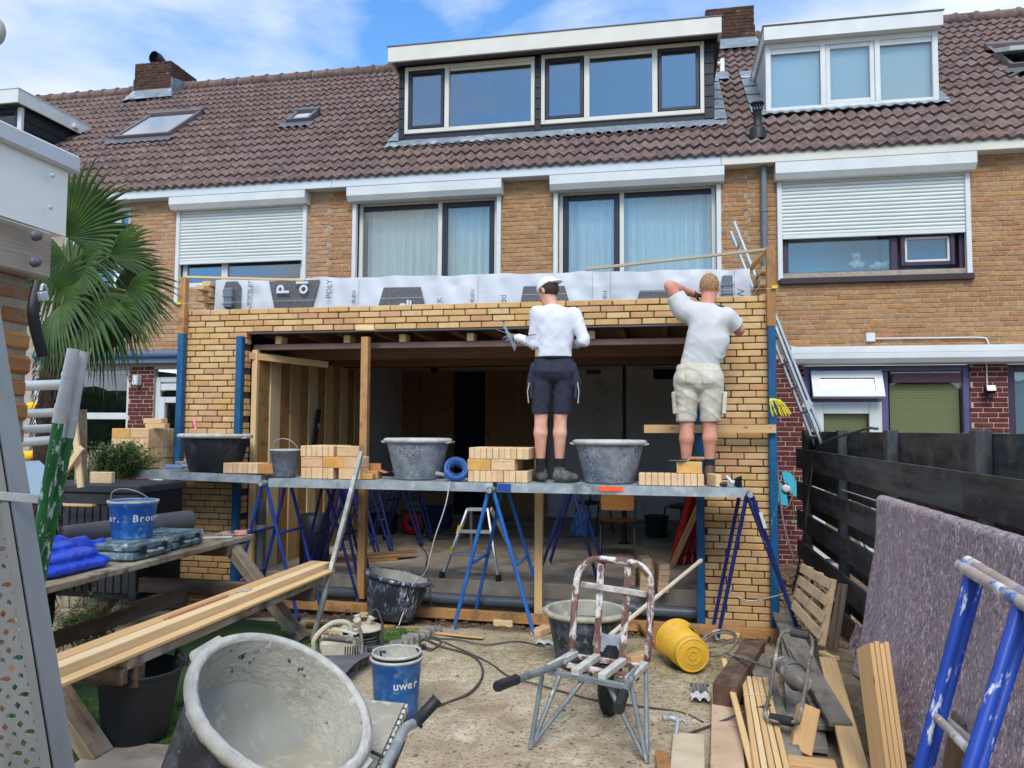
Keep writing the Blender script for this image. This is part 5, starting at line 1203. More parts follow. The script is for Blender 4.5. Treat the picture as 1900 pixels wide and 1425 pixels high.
def glove(wrist, fwd, palm_n, m, t, curl=.9, s=1.0, thumb=1, name='glove', arm=None):
    """hand with a palm, four unequal bent fingers and a thumb leaving the side of the palm"""
    f = Vector(fwd).normalized(); n = (Vector(palm_n) - f * Vector(palm_n).dot(f)).normalized(); r = f.cross(n); w_ = Vector(wrist)
    lo = w_ - Vector((.2, .2, .2)); hi = w_ + Vector((.2, .2, .2)); S_ = SDF(lo, hi, .0045)
    for k in range(4):
        o = r * ((k - 1.5) * .021 * s); S_.cone(w_ + o * .6 + f * .01, w_ + o + f * .088 * s, .016 * s, .0125 * s, .012)
    if arm is not None: S_.cone(w_ - f * .0, w_ + (Vector(arm) - w_).normalized() * .05, .028, .033, .012)
    for k, L_ in enumerate((.068, .078, .073, .058)):
        o = r * ((k - 1.5) * .022 * s); p = w_ + o + f * .09 * s; d = f
        for j, q in enumerate((.45, .32, .23)):
            a = curl * (.55 + .3 * j); d = (d * math.cos(a) + n * math.sin(a)).normalized(); e = p + d * L_ * q * 1.15 * s; S_.cone(p, e, (.0112 - j * .001) * s, (.0105 - j * .001) * s, .004); p = e
    p = w_ - r * thumb * .03 * s + f * .03 * s; d = (f * .6 - r * thumb * .8 + n * .3).normalized(); e = p + d * .045 * s; S_.cone(p, e, .015 * s, .012 * s, .012)
    d2 = (f * .8 + r * thumb * .1 + n * .6).normalized(); S_.cone(e, e + d2 * .034 * s, .012 * s, .009 * s, .004)
    return S_.mesh(name, m, t)
def shoe(heel, toe, h, m, t, ankle):
    heel, toe = Vector(heel), Vector(toe); f = (toe - heel).normalized(); z = Vector((0, 0, 1)); lo = [min(heel[i], toe[i]) - .12 for i in range(3)]; hi = [max(heel[i], toe[i], ankle[i]) + .12 for i in range(3)]
    lo[2] = heel.z - .01; S_ = SDF(lo, hi, .007); r = f.cross(z); ln = (toe - heel).length
    S_.cone(heel + z * .05 + f * .02, heel + z * .05 + f * ln * .45, .040, .046, .02); S_.cone(heel + z * .042 + f * ln * .45, heel + z * .036 + f * (ln - .045), .047, .040, .03)
    S_.cone(heel + z * .06 + f * .035, Vector(ankle), .045, .046, .03, cut=[(ankle, z)]); S_.d = np.maximum(S_.d, -(S_.g[..., 2] - heel.z - .012)); o = S_.mesh('shoe', m, t)
    b = MB(); pts = []
    for a in np.linspace(0, 2 * math.pi, 28)[:-1]:
        c_ = math.cos(a); w2 = .048 + .008 * c_; pts.append(heel + f * (ln / 2 + c_ * (ln / 2 + .004)) + r * (math.sin(a) * w2 * (1 - .25 * max(0, c_) ** 3)))
    b.prism(pts, (0, 0, .026)); b.build('sole', M_sole, o)
    lace = MB()
    for k in range(4): q = heel + f * (ln * .42 + k * .022) + z * (.105 - k * .012); lace.tube([q - r * .025 - z * .004, q + z * .004, q + r * .025 - z * .004], .0035, 6)
    lace.build('laces', M_sock, o); return o
from mathutils.bvhtree import BVHTree
def pocket(o, c, w_, h, m, d=(0, 1, 0), off=.005):
    """sewn patch that follows the cloth under it"""
    T = BVHTree.FromPolygons([world_of(o) @ v.co for v in o.data.vertices], [list(p.vertices) for p in o.data.polygons]); d = Vector(d); sd = d.cross(Vector((0, 0, 1))); c = Vector(c)
    def f(u, v):
        k = .82 if v < .12 and abs(u - .5) > .34 else 1; p = c + sd * (u - .5) * w_ * k + Vector((0, 0, (v - .5) * h)); r = T.ray_cast(p, d); e = min(u, 1 - u, v, 1 - v); return (r[0] if r[0] else p + d * .28) - d * (off if e > .02 else -.001)
    b = MB(); b.grid(f, 14, 14); return b.build('pocket', m, o)
Y0 = 6.74
# ===== worker in white cap
W1_ = thing('person', 'worker in white cap, long sleeved white shirt and navy shorts holding wall ties', 'person', (-0.970, Y0, ZP))
hip = np3((-0.945, 6.740, 2.363)); kn = [np3((-1.055, 6.720, 1.885)), np3((-0.886, 6.740, 1.886))]; an = [np3((-1.058, 6.720, 1.441)), np3((-0.897, 6.760, 1.441))]
shl, shr = np3((-1.093, 6.720, 2.781)), np3((-0.764, 6.740, 2.757)); ell_, elr = np3((-1.127, 6.730, 2.513)), np3((-0.674, 6.700, 2.526)); wrl, wrr = np3((-1.314, 6.860, 2.585)), np3((-0.804, 6.930, 2.516))
ell_[1] = 6.74; nk = np3((-0.956, 6.740, 2.815)); hc = np3((-1.006, 6.780, 2.983)); hips = [np3((-1.031, 6.740, 2.258)), np3((-0.848, 6.740, 2.257))]
yaw = .95; pit = -.42
hm = np.array(Matrix.Rotation(yaw, 3, 'Z') @ Matrix.Rotation(pit, 3, 'X'))
lo = (-1.5, 6.3, ZP); hi = (-.5, 7.15, 3.2); B = SDF((-1.396, 6.5, ZP + .05), (-0.578, 7.08, 3.16), .0095)
chest = (shl + shr) / 2; chest[2] -= .13; chest[1] = Y0 + .01
B.cone(hip, chest, .13, .145, .03, flat=((0, 1, 0), 1.45)); B.cone(shl + [.03, 0, -.03], shr + [-.03, 0, -.03], .075, .075, .05); B.cone(hips[0], hips[1], .105, .105, .04)
B.cone(chest + [0, 0, .1], nk, .07, .056, .05); B.cone(nk + [0, .005, -.01], hc + [0, .0, -.02], .055, .055, .02)
for i in range(2):
    B.cone(hips[i], kn[i], .094, .060, .03); c = (kn[i] * .62 + an[i] * .38) + [0, -.014, 0]; B.cone(kn[i], c, .056, .058, .02); B.cone(c, an[i], .058, .037, .02); B.cone(an[i], an[i] - [0, 0, .12], .037, .036, .01); B.cone(kn[i] + [0, .02, .02], kn[i] + [0, .022, -.02], .045, .04, .02)
for a, e, w_ in ((shl, ell_, wrl), (shr, elr, wrr)): B.cone(a, e, .056, .044, .02); B.cone(e, w_, .043, .030, .02)
Ph = head(B, hc, hm); B.mesh('body', M_skin1, W1_); eyes(Ph, W1_)
# shirt
C1 = SDF((-1.421, 6.48, 2.259), (-0.545, 7.05, 3.0), .009)
hemz = 2.348
C1.cone(hip + [0, 0, .02], chest, .150, .168, .04, flat=((0, 1, 0), 1.45)); C1.cone(chest, chest + [0, 0, .06], .162, .14, .04, flat=((0, 1, 0), 1.45)); C1.cone(shl + [.045, 0, -.035], shr + [-.045, 0, -.035], .080, .080, .06, flat=((0, 1, 0), 1.05))
for a in (shl, shr): C1.cone(nk + [0, 0, -.02], a + [0, 0, -.015], .058, .052, .05)
C1.cone(chest + [0, 0, .1], nk + [0, 0, -.035], .09, .066, .06)
for a, e, w_ in ((shl, ell_, wrl), (shr, elr, wrr)):
    d = w_ - e; d = d / np.linalg.norm(d); C1.cone(a, e, .066, .055, .035); C1.cone(e, w_, .054, .038, .02, cut=[(w_ - d * .012, d)])
zz_ = C1.g[..., 2]; C1.wrinkle(.006, 13, 5, ((1, 0, .6), (-.7, 0, .7))); C1.wrinkle(.007, 22, 8, ((.3, 0, 1), (-.4, 0, 1)), mask=np.clip((hemz + .35 - zz_) / .3, 0, 1)); C1.d = np.maximum(C1.d, hemz + .008 * np.sin(C1.g[..., 0] * 30) - zz_); C1.d = np.maximum(C1.d, -(np.linalg.norm(C1.g - np.array(nk + [0, .012, .035], np.float32), axis=-1) - .062)); sh = C1.mesh('shirt', M_shirt, W1_)
b = MB(); q = ell_ * .75 + shl * .25; b.tube([Vector(q + np.array([.078 * math.cos(a), .078 * math.sin(a), .012 * math.cos(a)])) for a in np.linspace(math.pi * .75, math.pi * 1.6, 14)], .0035, 6); b.build('sleeve_stripe', M_navy, sh)
# shorts
C2 = SDF((-1.249, 6.5, 1.852), (-0.649, 7.0, hemz + .05), .008)
C2.cone(hip + [-.03, 0, 0], hip + [.03, 0, 0], .145, .145, .02, flat=((0, 1, 0), 1.25)); C2.cone(hips[0] + [.012, -.025, -.0], hips[1] + [-.012, -.025, -.0], .112, .112, .05)
for i in range(2): C2.cone(hips[i] + [(-.006, .006)[i], 0, 0], kn[i] + [(-.010, .010)[i], 0, -.01], .110, .078, .012)
C2.wrinkle(.006, 17, 12, ((.2, 0, 1), (1, 0, .3))); C2.d = np.maximum(C2.d, C2.g[..., 2] - hemz - .022); C2.d = np.maximum(C2.d, 1.886 - C2.g[..., 2]); so_ = C2.mesh('shorts', M_navyc, W1_)
b = MB(); b.tube([Vector(hip + np.array([.157 * math.cos(a), .125 * math.sin(a), .012])) for a in np.linspace(0, 2 * math.pi, 33)[:-1]], .017, 8, closed=True, flat=.5); b.build('belt', M_black, so_)
for sgn, px in ((-1, 983), (1, 1069)):
    S_ = SDF(np3((-1.076, 6.720, 2.209)) * 0 + [hip[0] + sgn * .19 - .12, 6.55, hip[2] - .34], [hip[0] + sgn * .19 + .12, 6.9, hip[2] + .03], .008); q = np.array([hip[0] + sgn * .178, 6.72, hip[2]])
    S_.cone(q + [0, 0, -.07], q + [sgn * .022, 0, -.22], .035, .045, .02, flat=((0, 1, 0), .75)); S_.cone(q + [-.0, 0, -.03], q + [0, 0, -.08], .014, .03, .02); S_.wrinkle(.004, 30, 3 + sgn); S_.mesh('holster_pocket', M_navyc, so_)
    b = MB(); q = hips[(sgn + 1) // 2] + np.array([sgn * .105, -.02, -.16]); b.box(Vector(q), (.03, .13, .16), (0, .06 * sgn, 0), .012); b.build('thigh_pocket', M_navyc, so_)
    b = MB(); b.tube([Vector(q + np.array([sgn * .015, -.06, .06])), Vector(q + np.array([sgn * .03, -.07, -.02])), Vector(q + np.array([sgn * .02, -.065, -.12]))], .005, 6); b.build('trim_cord', M_rim, so_)
for px in (-.055, .055): pocket(so_, hip + np.array([px, -.4, -.085]), .085, .10, M_navyc)
feet1 = [((-1.024, 6.70), (-1.192, 6.92)), ((-0.929, 6.70), (-0.726, 6.78))]
for i, (hh_, tt_) in enumerate(feet1):
    shoe((*hh_, ZP + .002), (*tt_, ZP + .002), .1, M_shoe, W1_, tuple(an[i] + [0, 0, -.02]))
    b = MB(); b.tube([Vector(an[i] + [0, 0, -.06]), Vector(an[i] + [0, 0, -.0]), Vector(an[i] + [0, 0, .055])], [.05, .045, .048], 16); b.build('sock', M_sock, W1_)
# hair, cap
Hh = SDF(hc - .16, hc + .16, .006); Pp = lambda x, y, z: hc + hm @ np.array([x, y, z])
Hh.ell(Pp(0, -.02, .018), (.083, .092, .100), hm, .01, cut=[(Pp(0, .045, 0), hm @ np.array([0, 1, -.15])), (Pp(0, 0, -.035), hm @ np.array([0, .5, -1]))]); Hh.wrinkle(.0025, 120, 2, jit=1); Hh.mesh('hair', M_hairb, W1_)
Cp = SDF(hc - .2, hc + .2, .006); ct = hm @ np.array([0, .12, 1.0]); Cp.ell(Pp(0, -.012, .034), (.093, .113, .098), hm, .01, cut=[(Pp(0, 0, .028), hm @ np.array([0, -.12, -1.0]))])
bd = hm @ np.array([.12, -1, -.3]); bd = bd / np.linalg.norm(bd); Cp.cone(Pp(-.045, -.10, .040), Pp(.06, -.10, .036), .012, .012, .008); Cp.cone(Pp(-.03, -.12, .034), Pp(.05, -.125, .030), .008, .008, .02); Cp.cone(Pp(-.025, -.145, .026), Pp(.045, -.15, .02), .007, .007, .02); Cp.cone(Pp(-.01, -.168, .016), Pp(.03, -.17, .012), .006, .006, .02); Cp.cone(Pp(-.04, -.11, .036), Pp(-.01, -.168, .016), .007, .006, .01); Cp.cone(Pp(.055, -.11, .034), Pp(.03, -.17, .012), .007, .006, .01)
Cp.mesh('cap', M_cap, W1_)
gw = Vector(wrl); gl = glove(gw, Vector((-.75, .35, .2)), Vector((.1, .5, -.8)), M_glove, W1_, curl=1.0, thumb=-1, arm=ell_)
glove(Vector(wrr), Vector((-.6, .7, .1)), Vector((-.2, .1, -.9)), M_glove, W1_, curl=.8, thumb=1, arm=elr)
t = thing('wall_ties', 'bundle of thin steel wall ties held in the left glove of the capped worker', 'wire', (-1.379, 6.860, 2.591)); p = Vector((-1.385, 6.840, 2.613)); b = MB()
for k in range(12):
    d = Vector((.10 + random.uniform(-.012, .012), random.uniform(-.02, .02), -.20 + random.uniform(-.01, .01))).normalized(); o = Vector((random.uniform(-.01, .01), random.uniform(-.01, .01), random.uniform(-.02, .02))); b.tube([p + o - d * .10, p + o + d * .15], .0022, 5)
b.tube([p + Vector((-.01, 0, .01)), p + Vector((-.1, -.02, .04))], .002, 5); b.build('wires', M_steel, t)
# ===== worker in grey t-shirt
YB_ = 6.78
W2_ = thing('person', 'worker in pale grey t-shirt and dusty beige shorts reaching over the top brick course', 'person', (0.311, YB_, ZP))
hip = np3((0.300, 6.780, 2.274)); kn = [np3((0.198, 6.780, 1.816)), np3((0.390, 6.780, 1.817))]; an = [np3((0.191, 6.780, 1.475)), np3((0.383, 6.780, 1.478))]
shl, shr = np3((0.177, 6.800, 2.797)), np3((0.541, 6.780, 2.711)); ell_, elr = np3((0.064, 6.800, 3.003)), np3((0.643, 6.840, 2.615)); wrl, wrr = np3((0.296, 7.120, 2.977)), np3((0.552, 7.080, 2.836))
nk = np3((0.377, 6.800, 2.802)); hc = np3((0.400, 6.860, 2.981)); hips = [np3((0.209, 6.780, 2.182)), np3((0.393, 6.780, 2.181))]; hm = np.array(Matrix.Rotation(-.04, 3, 'Z') @ Matrix.Rotation(-.35, 3, 'X'))
chest = (shl * .45 + shr * .55); chest[2] = np3((0.320, 6.780, 2.520))[2]; chest[1] = YB_
B = SDF((-0.036, 6.52, ZP + .04), (0.722, 7.26, 3.19), .0095)
B.cone(hip, chest, .13, .148, .03, flat=((0, 1, 0), 1.4)); B.cone(shl + [.03, 0, -.02], shr + [-.03, 0, -.02], .078, .078, .05); B.cone(hips[0], hips[1], .105, .105, .04)
B.cone(chest + [.0, 0, .1], nk, .08, .060, .05); B.cone(nk + [0, .0, -.01], hc + [0, -.01, -.03], .060, .058, .02)
for i in range(2):
    B.cone(hips[i], kn[i], .096, .062, .03); c = (kn[i] * .6 + an[i] * .4) + [0, -.016, 0]; B.cone(kn[i], c, .057, .060, .02); B.cone(c, an[i], .060, .038, .02); B.cone(an[i], an[i] - [0, 0, .12], .038, .036, .01); B.cone(kn[i] + [0, .02, .02], kn[i] + [0, .022, -.02], .045, .04, .02)
for a, e, w_ in ((shl, ell_, wrl), (shr, elr, wrr)): B.cone(a, e, .060, .047, .02); B.cone(e * .7 + w_ * .3, e, .046, .045, .01); B.cone(e, w_, .045, .030, .02)
Ph = head(B, hc, hm, 1.02); B.mesh('body', M_skin2, W2_); eyes(Ph, W2_)
hemz = 2.283
C1 = SDF((-0.036, 6.5, hemz - .04), (0.722, 7.06, 3.08), .009)
C1.cone(hip + [0, 0, .0], chest, .162, .174, .04, flat=((0, 1, 0), 1.45)); C1.cone(chest, chest + [-.01, 0, .12], .170, .145, .05, flat=((0, 1, 0), 1.45)); C1.cone(shl + [.035, 0, -.035], shr + [-.035, 0, -.03], .088, .088, .06, flat=((0, 1, 0), 1.05)); C1.cone(nk + [0, 0, -.02], shr + [0, 0, -.015], .062, .056, .05); C1.cone(nk + [-.02, 0, -.02], shl + [0, 0, .0], .066, .085, .05); C1.cone(chest + [0, 0, .12], nk + [0, 0, -.03], .10, .072, .06)
for a, e, f_ in ((shl, ell_, .62), (shr, elr, .74)):
    c = a * (1 - f_) + e * f_; d = e - a; d = d / np.linalg.norm(d); C1.cone(a, e, .092, .080, .035, cut=[(c, d)])
zz_ = C1.g[..., 2]; C1.wrinkle(.006, 13, 15, ((.8, 0, .8), (-1, 0, .5))); C1.wrinkle(.007, 20, 18, ((.7, 0, 1), (-.2, 0, 1)), mask=np.clip((hemz + .45 - zz_) / .35, 0, 1)); C1.d = np.maximum(C1.d, hemz + .05 * (hip[0] - C1.g[..., 0]) / .15 * .4 - zz_); C1.d = np.maximum(C1.d, -(np.linalg.norm(C1.g - np.array(nk + [0, .01, .03], np.float32), axis=-1) - .066)); C1.mesh('tshirt', M_shirt2, W2_)
C2 = SDF((0.023, 6.5, 1.780), (0.590, 7.02, hemz + .06), .008); ztop = 2.353
C2.cone(hip + [-.03, 0, .02], hip + [.03, 0, .02], .152, .152, .02, flat=((0, 1, 0), 1.25)); C2.cone(hips[0] + [.012, -.025, 0], hips[1] + [-.012, -.025, 0], .120, .120, .05)
for i in range(2): C2.cone(hips[i] + [(-.006, .006)[i], 0, 0], kn[i] + [(-.008, .008)[i], 0, 0], .118, .086, .012)
C2.wrinkle(.008, 15, 22, ((.4, 0, 1), (-.4, 0, 1), (1, 0, .2))); C2.d = np.maximum(C2.d, C2.g[..., 2] - hemz - .03); C2.d = np.maximum(C2.d, 1.821 - C2.g[..., 2]); so_ = C2.mesh('shorts', M_beige, W2_)
for sgn in (-1, 1):
    q = hips[(sgn + 1) // 2] + np.array([sgn * .115, -.015, -.2]); b = MB(); b.box(Vector(q), (.034, .14, .19), (0, .07 * sgn, 0), .014); b.build('thigh_pocket', M_beige, so_)
    pocket(so_, hip + np.array([sgn * .068, -.4, -.085]), .105, .115, M_beige)
    b = MB(); b.tube([Vector(hip + np.array([sgn * .15, -.06, .03])), Vector(hip + np.array([sgn * .175, -.07, -.03])), Vector(hip + np.array([sgn * .16, -.07, -.06]))], .008, 6); b.build('belt_loop', M_beige, so_)
feet2 = [((0.204, 6.72), (0.170, 6.99)), ((0.383, 6.72), (0.413, 6.99))]
for i, (hh_, tt_) in enumerate(feet2):
    shoe((*hh_, ZP + .002), (*tt_, ZP + .002), .1, M_shoe2, W2_, tuple(an[i] + [0, 0, -.02])); b = MB(); b.tube([Vector(an[i] + [0, 0, -.06]), Vector(an[i] + [0, 0, -.0]), Vector(an[i] + [0, 0, .03])], [.05, .046, .05], 16); b.build('sock', M_sock, W2_)
Hh = SDF(hc - .17, hc + .17, .006); Pp = lambda x, y, z: hc + hm @ np.array([x, y, z])
Hh.ell(Pp(0, -.012, .03), (.084, .102, .106), hm, .01, cut=[(Pp(0, .06, 0), hm @ np.array([0, 1, -.9])), (Pp(0, 0, -.045), hm @ np.array([0, .6, -1]))]); Hh.wrinkle(.004, 110, 2, jit=1); Hh.mesh('hair', M_hairl, W2_)
glove(Vector(wrr), Vector((-.5, .6, .35)), Vector((-.3, .3, -.8)), M_gloved, W2_, curl=.8, thumb=1, arm=elr)
glove(Vector(wrl), Vector((.8, .5, -.1)), Vector((.1, .2, -.9)), M_gloved, W2_, curl=.8, thumb=-1, arm=ell_)

# ------------------------------------------------------------------ ground: one sheet, fine near the camera and coarse to the horizon
def ground_z(x, y):
    z = .006 * math.sin(x * 5.1 + 1.3 * math.sin(y * 3)) * math.sin(y * 4.3) + .004 * math.sin(x * 13 + y * 9)
    t = max(0, min(1, (y - 6.65) / .25)); t *= max(0, min(1, (x + 5.2) / .3)) * max(0, min(1, (1.05 - x) / .15))
    z -= .055 * t; z += t * .018 * math.sin(x * 31 + 2 * math.sin(y * 23)) * math.sin(y * 27 + x * 5)
    u = max(0, min(1, (y - 6.6) / .8)) * max(0, min(1, (x - .95) / .25)); z += u * (.10 + .03 * math.sin(x * 19) * math.sin(y * 17))
    r = max(0, 1 - ((x - .55) ** 2 + (y - 5.9) ** 2) / 1.2); z += .012 * r * math.sin(x * 23 + y * 3) * math.sin(y * 21)
    return z
def _ax(a, b, st, far): 
    c = [a - far * k for k in (1, .3, .1, .04, .015)]; d = [b + far * k for k in (.015, .04, .1, .3, 1)]; return np.array(c + list(np.arange(a, b + 1e-6, st)) + d)
gx, gy = _ax(-6.5, 3.0, .035, 400), _ax(1.2, 8.4, .035, 400)
V = [(x, y, ground_z(x, y) if abs(x) < 7 and 0 < y < 9 else -.02) for y in gy for x in gx]; nx = len(gx)
F = [(j * nx + i, j * nx + i + 1, (j + 1) * nx + i + 1, (j + 1) * nx + i) for j in range(len(gy) - 1) for i in range(nx - 1)]
def ground_mat():
    g = NT('sandy_ground'); n1 = g.noise(1.1, 7, .6); n2 = g.noise(5, 8, .65); n3 = g.noise(42, 5, .6); n4 = g.noise(160, 3)
    c = g.ramp(n1, [(.30, srgb(140, 122, 98)), (.48, srgb(178, 160, 134)), (.66, srgb(192, 176, 150))])
    c = g.mix(g.ramp(n2, bw(.46, .66)), c, srgb(150, 132, 108)); c = g.mix(g.ramp(g.noise(2.3, 8, .7), bw(.53, .64)), c, srgb(200, 188, 166))
    c = g.mix(g.ramp(n3, [(.36, (1, 1, 1, 1)), (.46, (0, 0, 0, 1))]), c, srgb(122, 104, 84)); c = g.mix(g.ramp(n4, bw(.60, .72)), c, srgb(206, 196, 176))
    sx = g.n('ShaderNodeSeparateXYZ'); at = g.n('ShaderNodeAttribute'); at.attribute_name = 'loc'; g.l(at.outputs['Vector'], sx.inputs[0])
    def ramp_on(sock, a, b, amt, nz):
        m = g.n('ShaderNodeMath'); m.operation = 'MULTIPLY_ADD'; g.l(nz, m.inputs[0]); m.inputs[1].default_value = amt; g.l(sock, m.inputs[2])
        mr = g.n('ShaderNodeMapRange'); mr.inputs[1].default_value = a; mr.inputs[2].default_value = b; g.l(m.outputs[0], mr.inputs[0]); return mr.outputs[0]
    nn = g.noise(2.6, 6, .6)
    def mul(a, b): m = g.n('ShaderNodeMath'); m.operation = 'MULTIPLY'; g.l(a, m.inputs[0]); g.l(b, m.inputs[1]); return m.outputs[0]
    straw = mul(mul(ramp_on(sx.outputs['Y'], 5.6, 6.2, 1.2, nn), ramp_on(sx.outputs['X'], -1.9, -1.3, .8, nn)), g.ramp(g.noise(9, 8, .7), bw(.46, .62)))
    c = g.mix(straw, c, g.ramp(g.noise(60, 5, .7, stretch=(1, .4, 1)), [(.35, srgb(150, 142, 112)), (.65, srgb(186, 178, 146))]))
    dirt = ramp_on(sx.outputs['Y'], 7.05, 7.25, .7, nn)
    c = g.mix(dirt, c, g.ramp(n2, [(.35, srgb(66, 52, 42)), (.65, srgb(112, 92, 74))]))
    right = mul(ramp_on(sx.outputs['X'], .45, .75, .5, nn), g.ramp(n2, bw(.3, .6))); c = g.mix(right, c, srgb(134, 114, 92))
    g.col(c); g.b.inputs['Roughness'].default_value = .95; g.b.inputs['Specular IOR Level'].default_value = .2
    bm = g.n('ShaderNodeMath'); bm.operation = 'ADD'; g.l(n2, bm.inputs[0]); g.l(n3, bm.inputs[1]); g.bump(bm.outputs[0], .7, .012); return g.m
mbg = MB(); mbg.add(V, F, None, 0, True); structure('ground', mbg, ground_mat())
def scatter(name, n, fn, size, m, label, cat, seed, flat=.6):
    r = random.Random(seed); b = MB()
    for _ in range(n):
        x, y = fn(r); s = size * r.uniform(.4, 1.4); k = []
        for a in range(5): t = a * 1.2566 + r.uniform(-.3, .3); k.append((x + s * math.cos(t), y + s * math.sin(t), ground_z(x, y) + r.uniform(-.1, .25) * s))
        top = (x + r.uniform(-.3, .3) * s, y + r.uniform(-.3, .3) * s, ground_z(x, y) + s * flat * r.uniform(.6, 1.4))
        b.add(k + [top], [(a, (a + 1) % 5, 5) for a in range(5)], None, 0, False)
    o = b.build(name, m, kind='stuff'); return tag(o, label, cat)
M_clod = mat('soil_clod', srgb(118, 96, 76), srgb(88, 70, 56), 30, rough=1, bump=.4)
scatter('soil_clods', 1500, lambda r: (r.uniform(-4.2, 1.4), 6.75 + abs(r.gauss(0, .22))), .022, M_clod, 'dark crumbly soil clods along the foot of the brickwork', 'soil', 3)
scatter('rubble', 900, lambda r: (r.uniform(.98, 1.7), r.uniform(6.7, 9.5)), .03, mat('rubble_sand', srgb(176, 156, 132), srgb(140, 122, 102), 20, rough=1, tints=[srgb(255,240,225), srgb(230,215,200), srgb(250,225,200)]), 'sandy rubble heaped right of the brick pier', 'rubble', 4)
scatter('grit', 2600, lambda r: (r.uniform(-2.0, 1.5), r.uniform(2.8, 6.9)), .006, mat('grit_stone', srgb(170, 154, 130), srgb(120, 104, 86), 50, rough=1), 'small grit and crumbs strewn over the sandy ground', 'grit', 5)
scatter('mortar_crumbs', 420, lambda r: (r.gauss(-.1, .8), r.uniform(3.6, 6.6)), .013, mat('crumb', srgb(186, 172, 148), srgb(120, 104, 88), 40, rough=1, tints=[srgb(255, 250, 240), srgb(200, 185, 170), srgb(235, 215, 190)]), 'crumbs of mortar and brick lying on the sand around the barrow', 'rubble', 12)
# pale straw-like fibres strewn in the middle
r = random.Random(9); b = MB()
for _ in range(5200):
    x, y = min(1.0, max(-1.75, r.gauss(-.25, .75))), min(6.9, max(4.7, r.gauss(5.95, .5))); L_ = r.uniform(.015, .05); a = r.uniform(0, 3.14); z = ground_z(x, y) + r.uniform(.001, .009); d = Vector((math.cos(a), math.sin(a), r.uniform(-.1, .15))) * L_; w_ = Vector((-math.sin(a), math.cos(a), 0)) * .0016; p = Vector((x, y, z))
    b.add([p - w_, p + w_, p + w_ + d, p - w_ + d], [(0, 1, 2, 3)], None, 0, False)
tag(b.build('straw_fibres', mat('straw', srgb(192, 188, 142), srgb(150, 146, 102), 60, rough=.9, tints=[srgb(255, 255, 240), srgb(220, 225, 200), srgb(245, 235, 215), srgb(200, 190, 165)]), kind='stuff'), 'pale greenish fibres strewn over the ground before the brickwork', 'fibres')
# artificial turf on the left with its edging of small stones
def turf_edge(y): return -2.30 + (y - 5.14) * .27 if y < 6.5 else -1.93
b = MB(); b.grid(lambda u, v: (-4.3 + u * (turf_edge(3.0 + v * 3.5) - .03 + 4.3), 3.0 + v * 3.5, .012), 8, 8); tag(b.build('turf_backing', mat('turf_base', srgb(56, 82, 40), srgb(40, 62, 32), 30, rough=1), kind='stuff'), 'dark green backing sheet under the artificial turf', 'turf')
r = random.Random(5); V = []; F = []
for k in range(62000):
    y = r.uniform(3.0, 6.5); x = turf_edge(y) - .03 - abs(r.random()) ** 1.3 * 1.5
    if x < -3.0 and y > 4.4: continue
    h = r.uniform(.014, .030); a = r.uniform(0, 6.28); l = r.uniform(0, .018); w_ = .0026; o = len(V); V += [(x - w_ * math.cos(a), y - w_ * math.sin(a), .012), (x + w_ * math.cos(a), y + w_ * math.sin(a), .012), (x + l * math.cos(a + 1.2), y + l * math.sin(a + 1.2), .012 + h)]; F.append((o, o + 1, o + 2))
b = MB(); b.v = V; b.l = V; b.f = F; b.mi = [0] * len(F); b.sm = [False] * len(F); rr = np.repeat(np.random.default_rng(2).random(len(F)), 3); b.r = list(rr)
M_turf = mat('turf_blade', srgb(96, 132, 62), srgb(72, 110, 46), 3, rough=.7, tints=[srgb(255, 255, 230), srgb(215, 240, 190), srgb(240, 235, 200), srgb(190, 220, 170)], splat=srgb(168, 164, 120), sscale=1.6, slo=.52, shi=.68)
tag(b.build('turf', M_turf, kind='stuff'), 'short bright green artificial turf under and beside the picnic table', 'turf')
ed = MB(); ed.grid(lambda u, v: (turf_edge(4.6 + v * 1.95) - .05 + .1 * u, 4.6 + v * 1.95, .004), 3, 10); edo = structure('turf_edging', ed, M_clod)
me = [MB().box((0, 0, 0), (.105, .075, .085), None, .010, r=0).mesh('cobble', mat('cobble_grey', srgb(150, 146, 138), srgb(116, 112, 106), 14, rough=.95, bump=.6, bscale=50))]
for k in range(24):
    y = 4.65 + k * .08; link_mesh('cobble', me[0], edo, Matrix.Translation((turf_edge(y) + random.uniform(-.008, .008), y, .018 + random.uniform(-.01, .012))) @ Euler((random.uniform(-.08, .08), random.uniform(-.08, .08), .25 + random.uniform(-.08, .08))).to_matrix().to_4x4())
# leafy mass added unseen behind the camera, dark for the lower panes to mirror
r = random.Random(2); hz = [(r.uniform(0, 6), r.uniform(.5, 3), r.uniform(.1, .5)) for _ in range(14)]
hb = MB(); hb.grid(lambda u, v: (-70 + 130 * u, -8.5 - 1.6 * v + sum(a * .35 * math.sin(k * (u * 90 + v * 4) + p) for p, k, a in hz), 3.3 * math.sin(min(1, v * 1.25) * math.pi / 2) + sum(a * .3 * math.sin(k * (u * 108 - v * 5) + p) for p, k, a in hz) * v), 420, 14)
ho = structure('added_hedge', hb, mat('added_hedge_green', srgb(56, 76, 36), srgb(24, 36, 18), 3, rough=.9, bump=1, bscale=12))

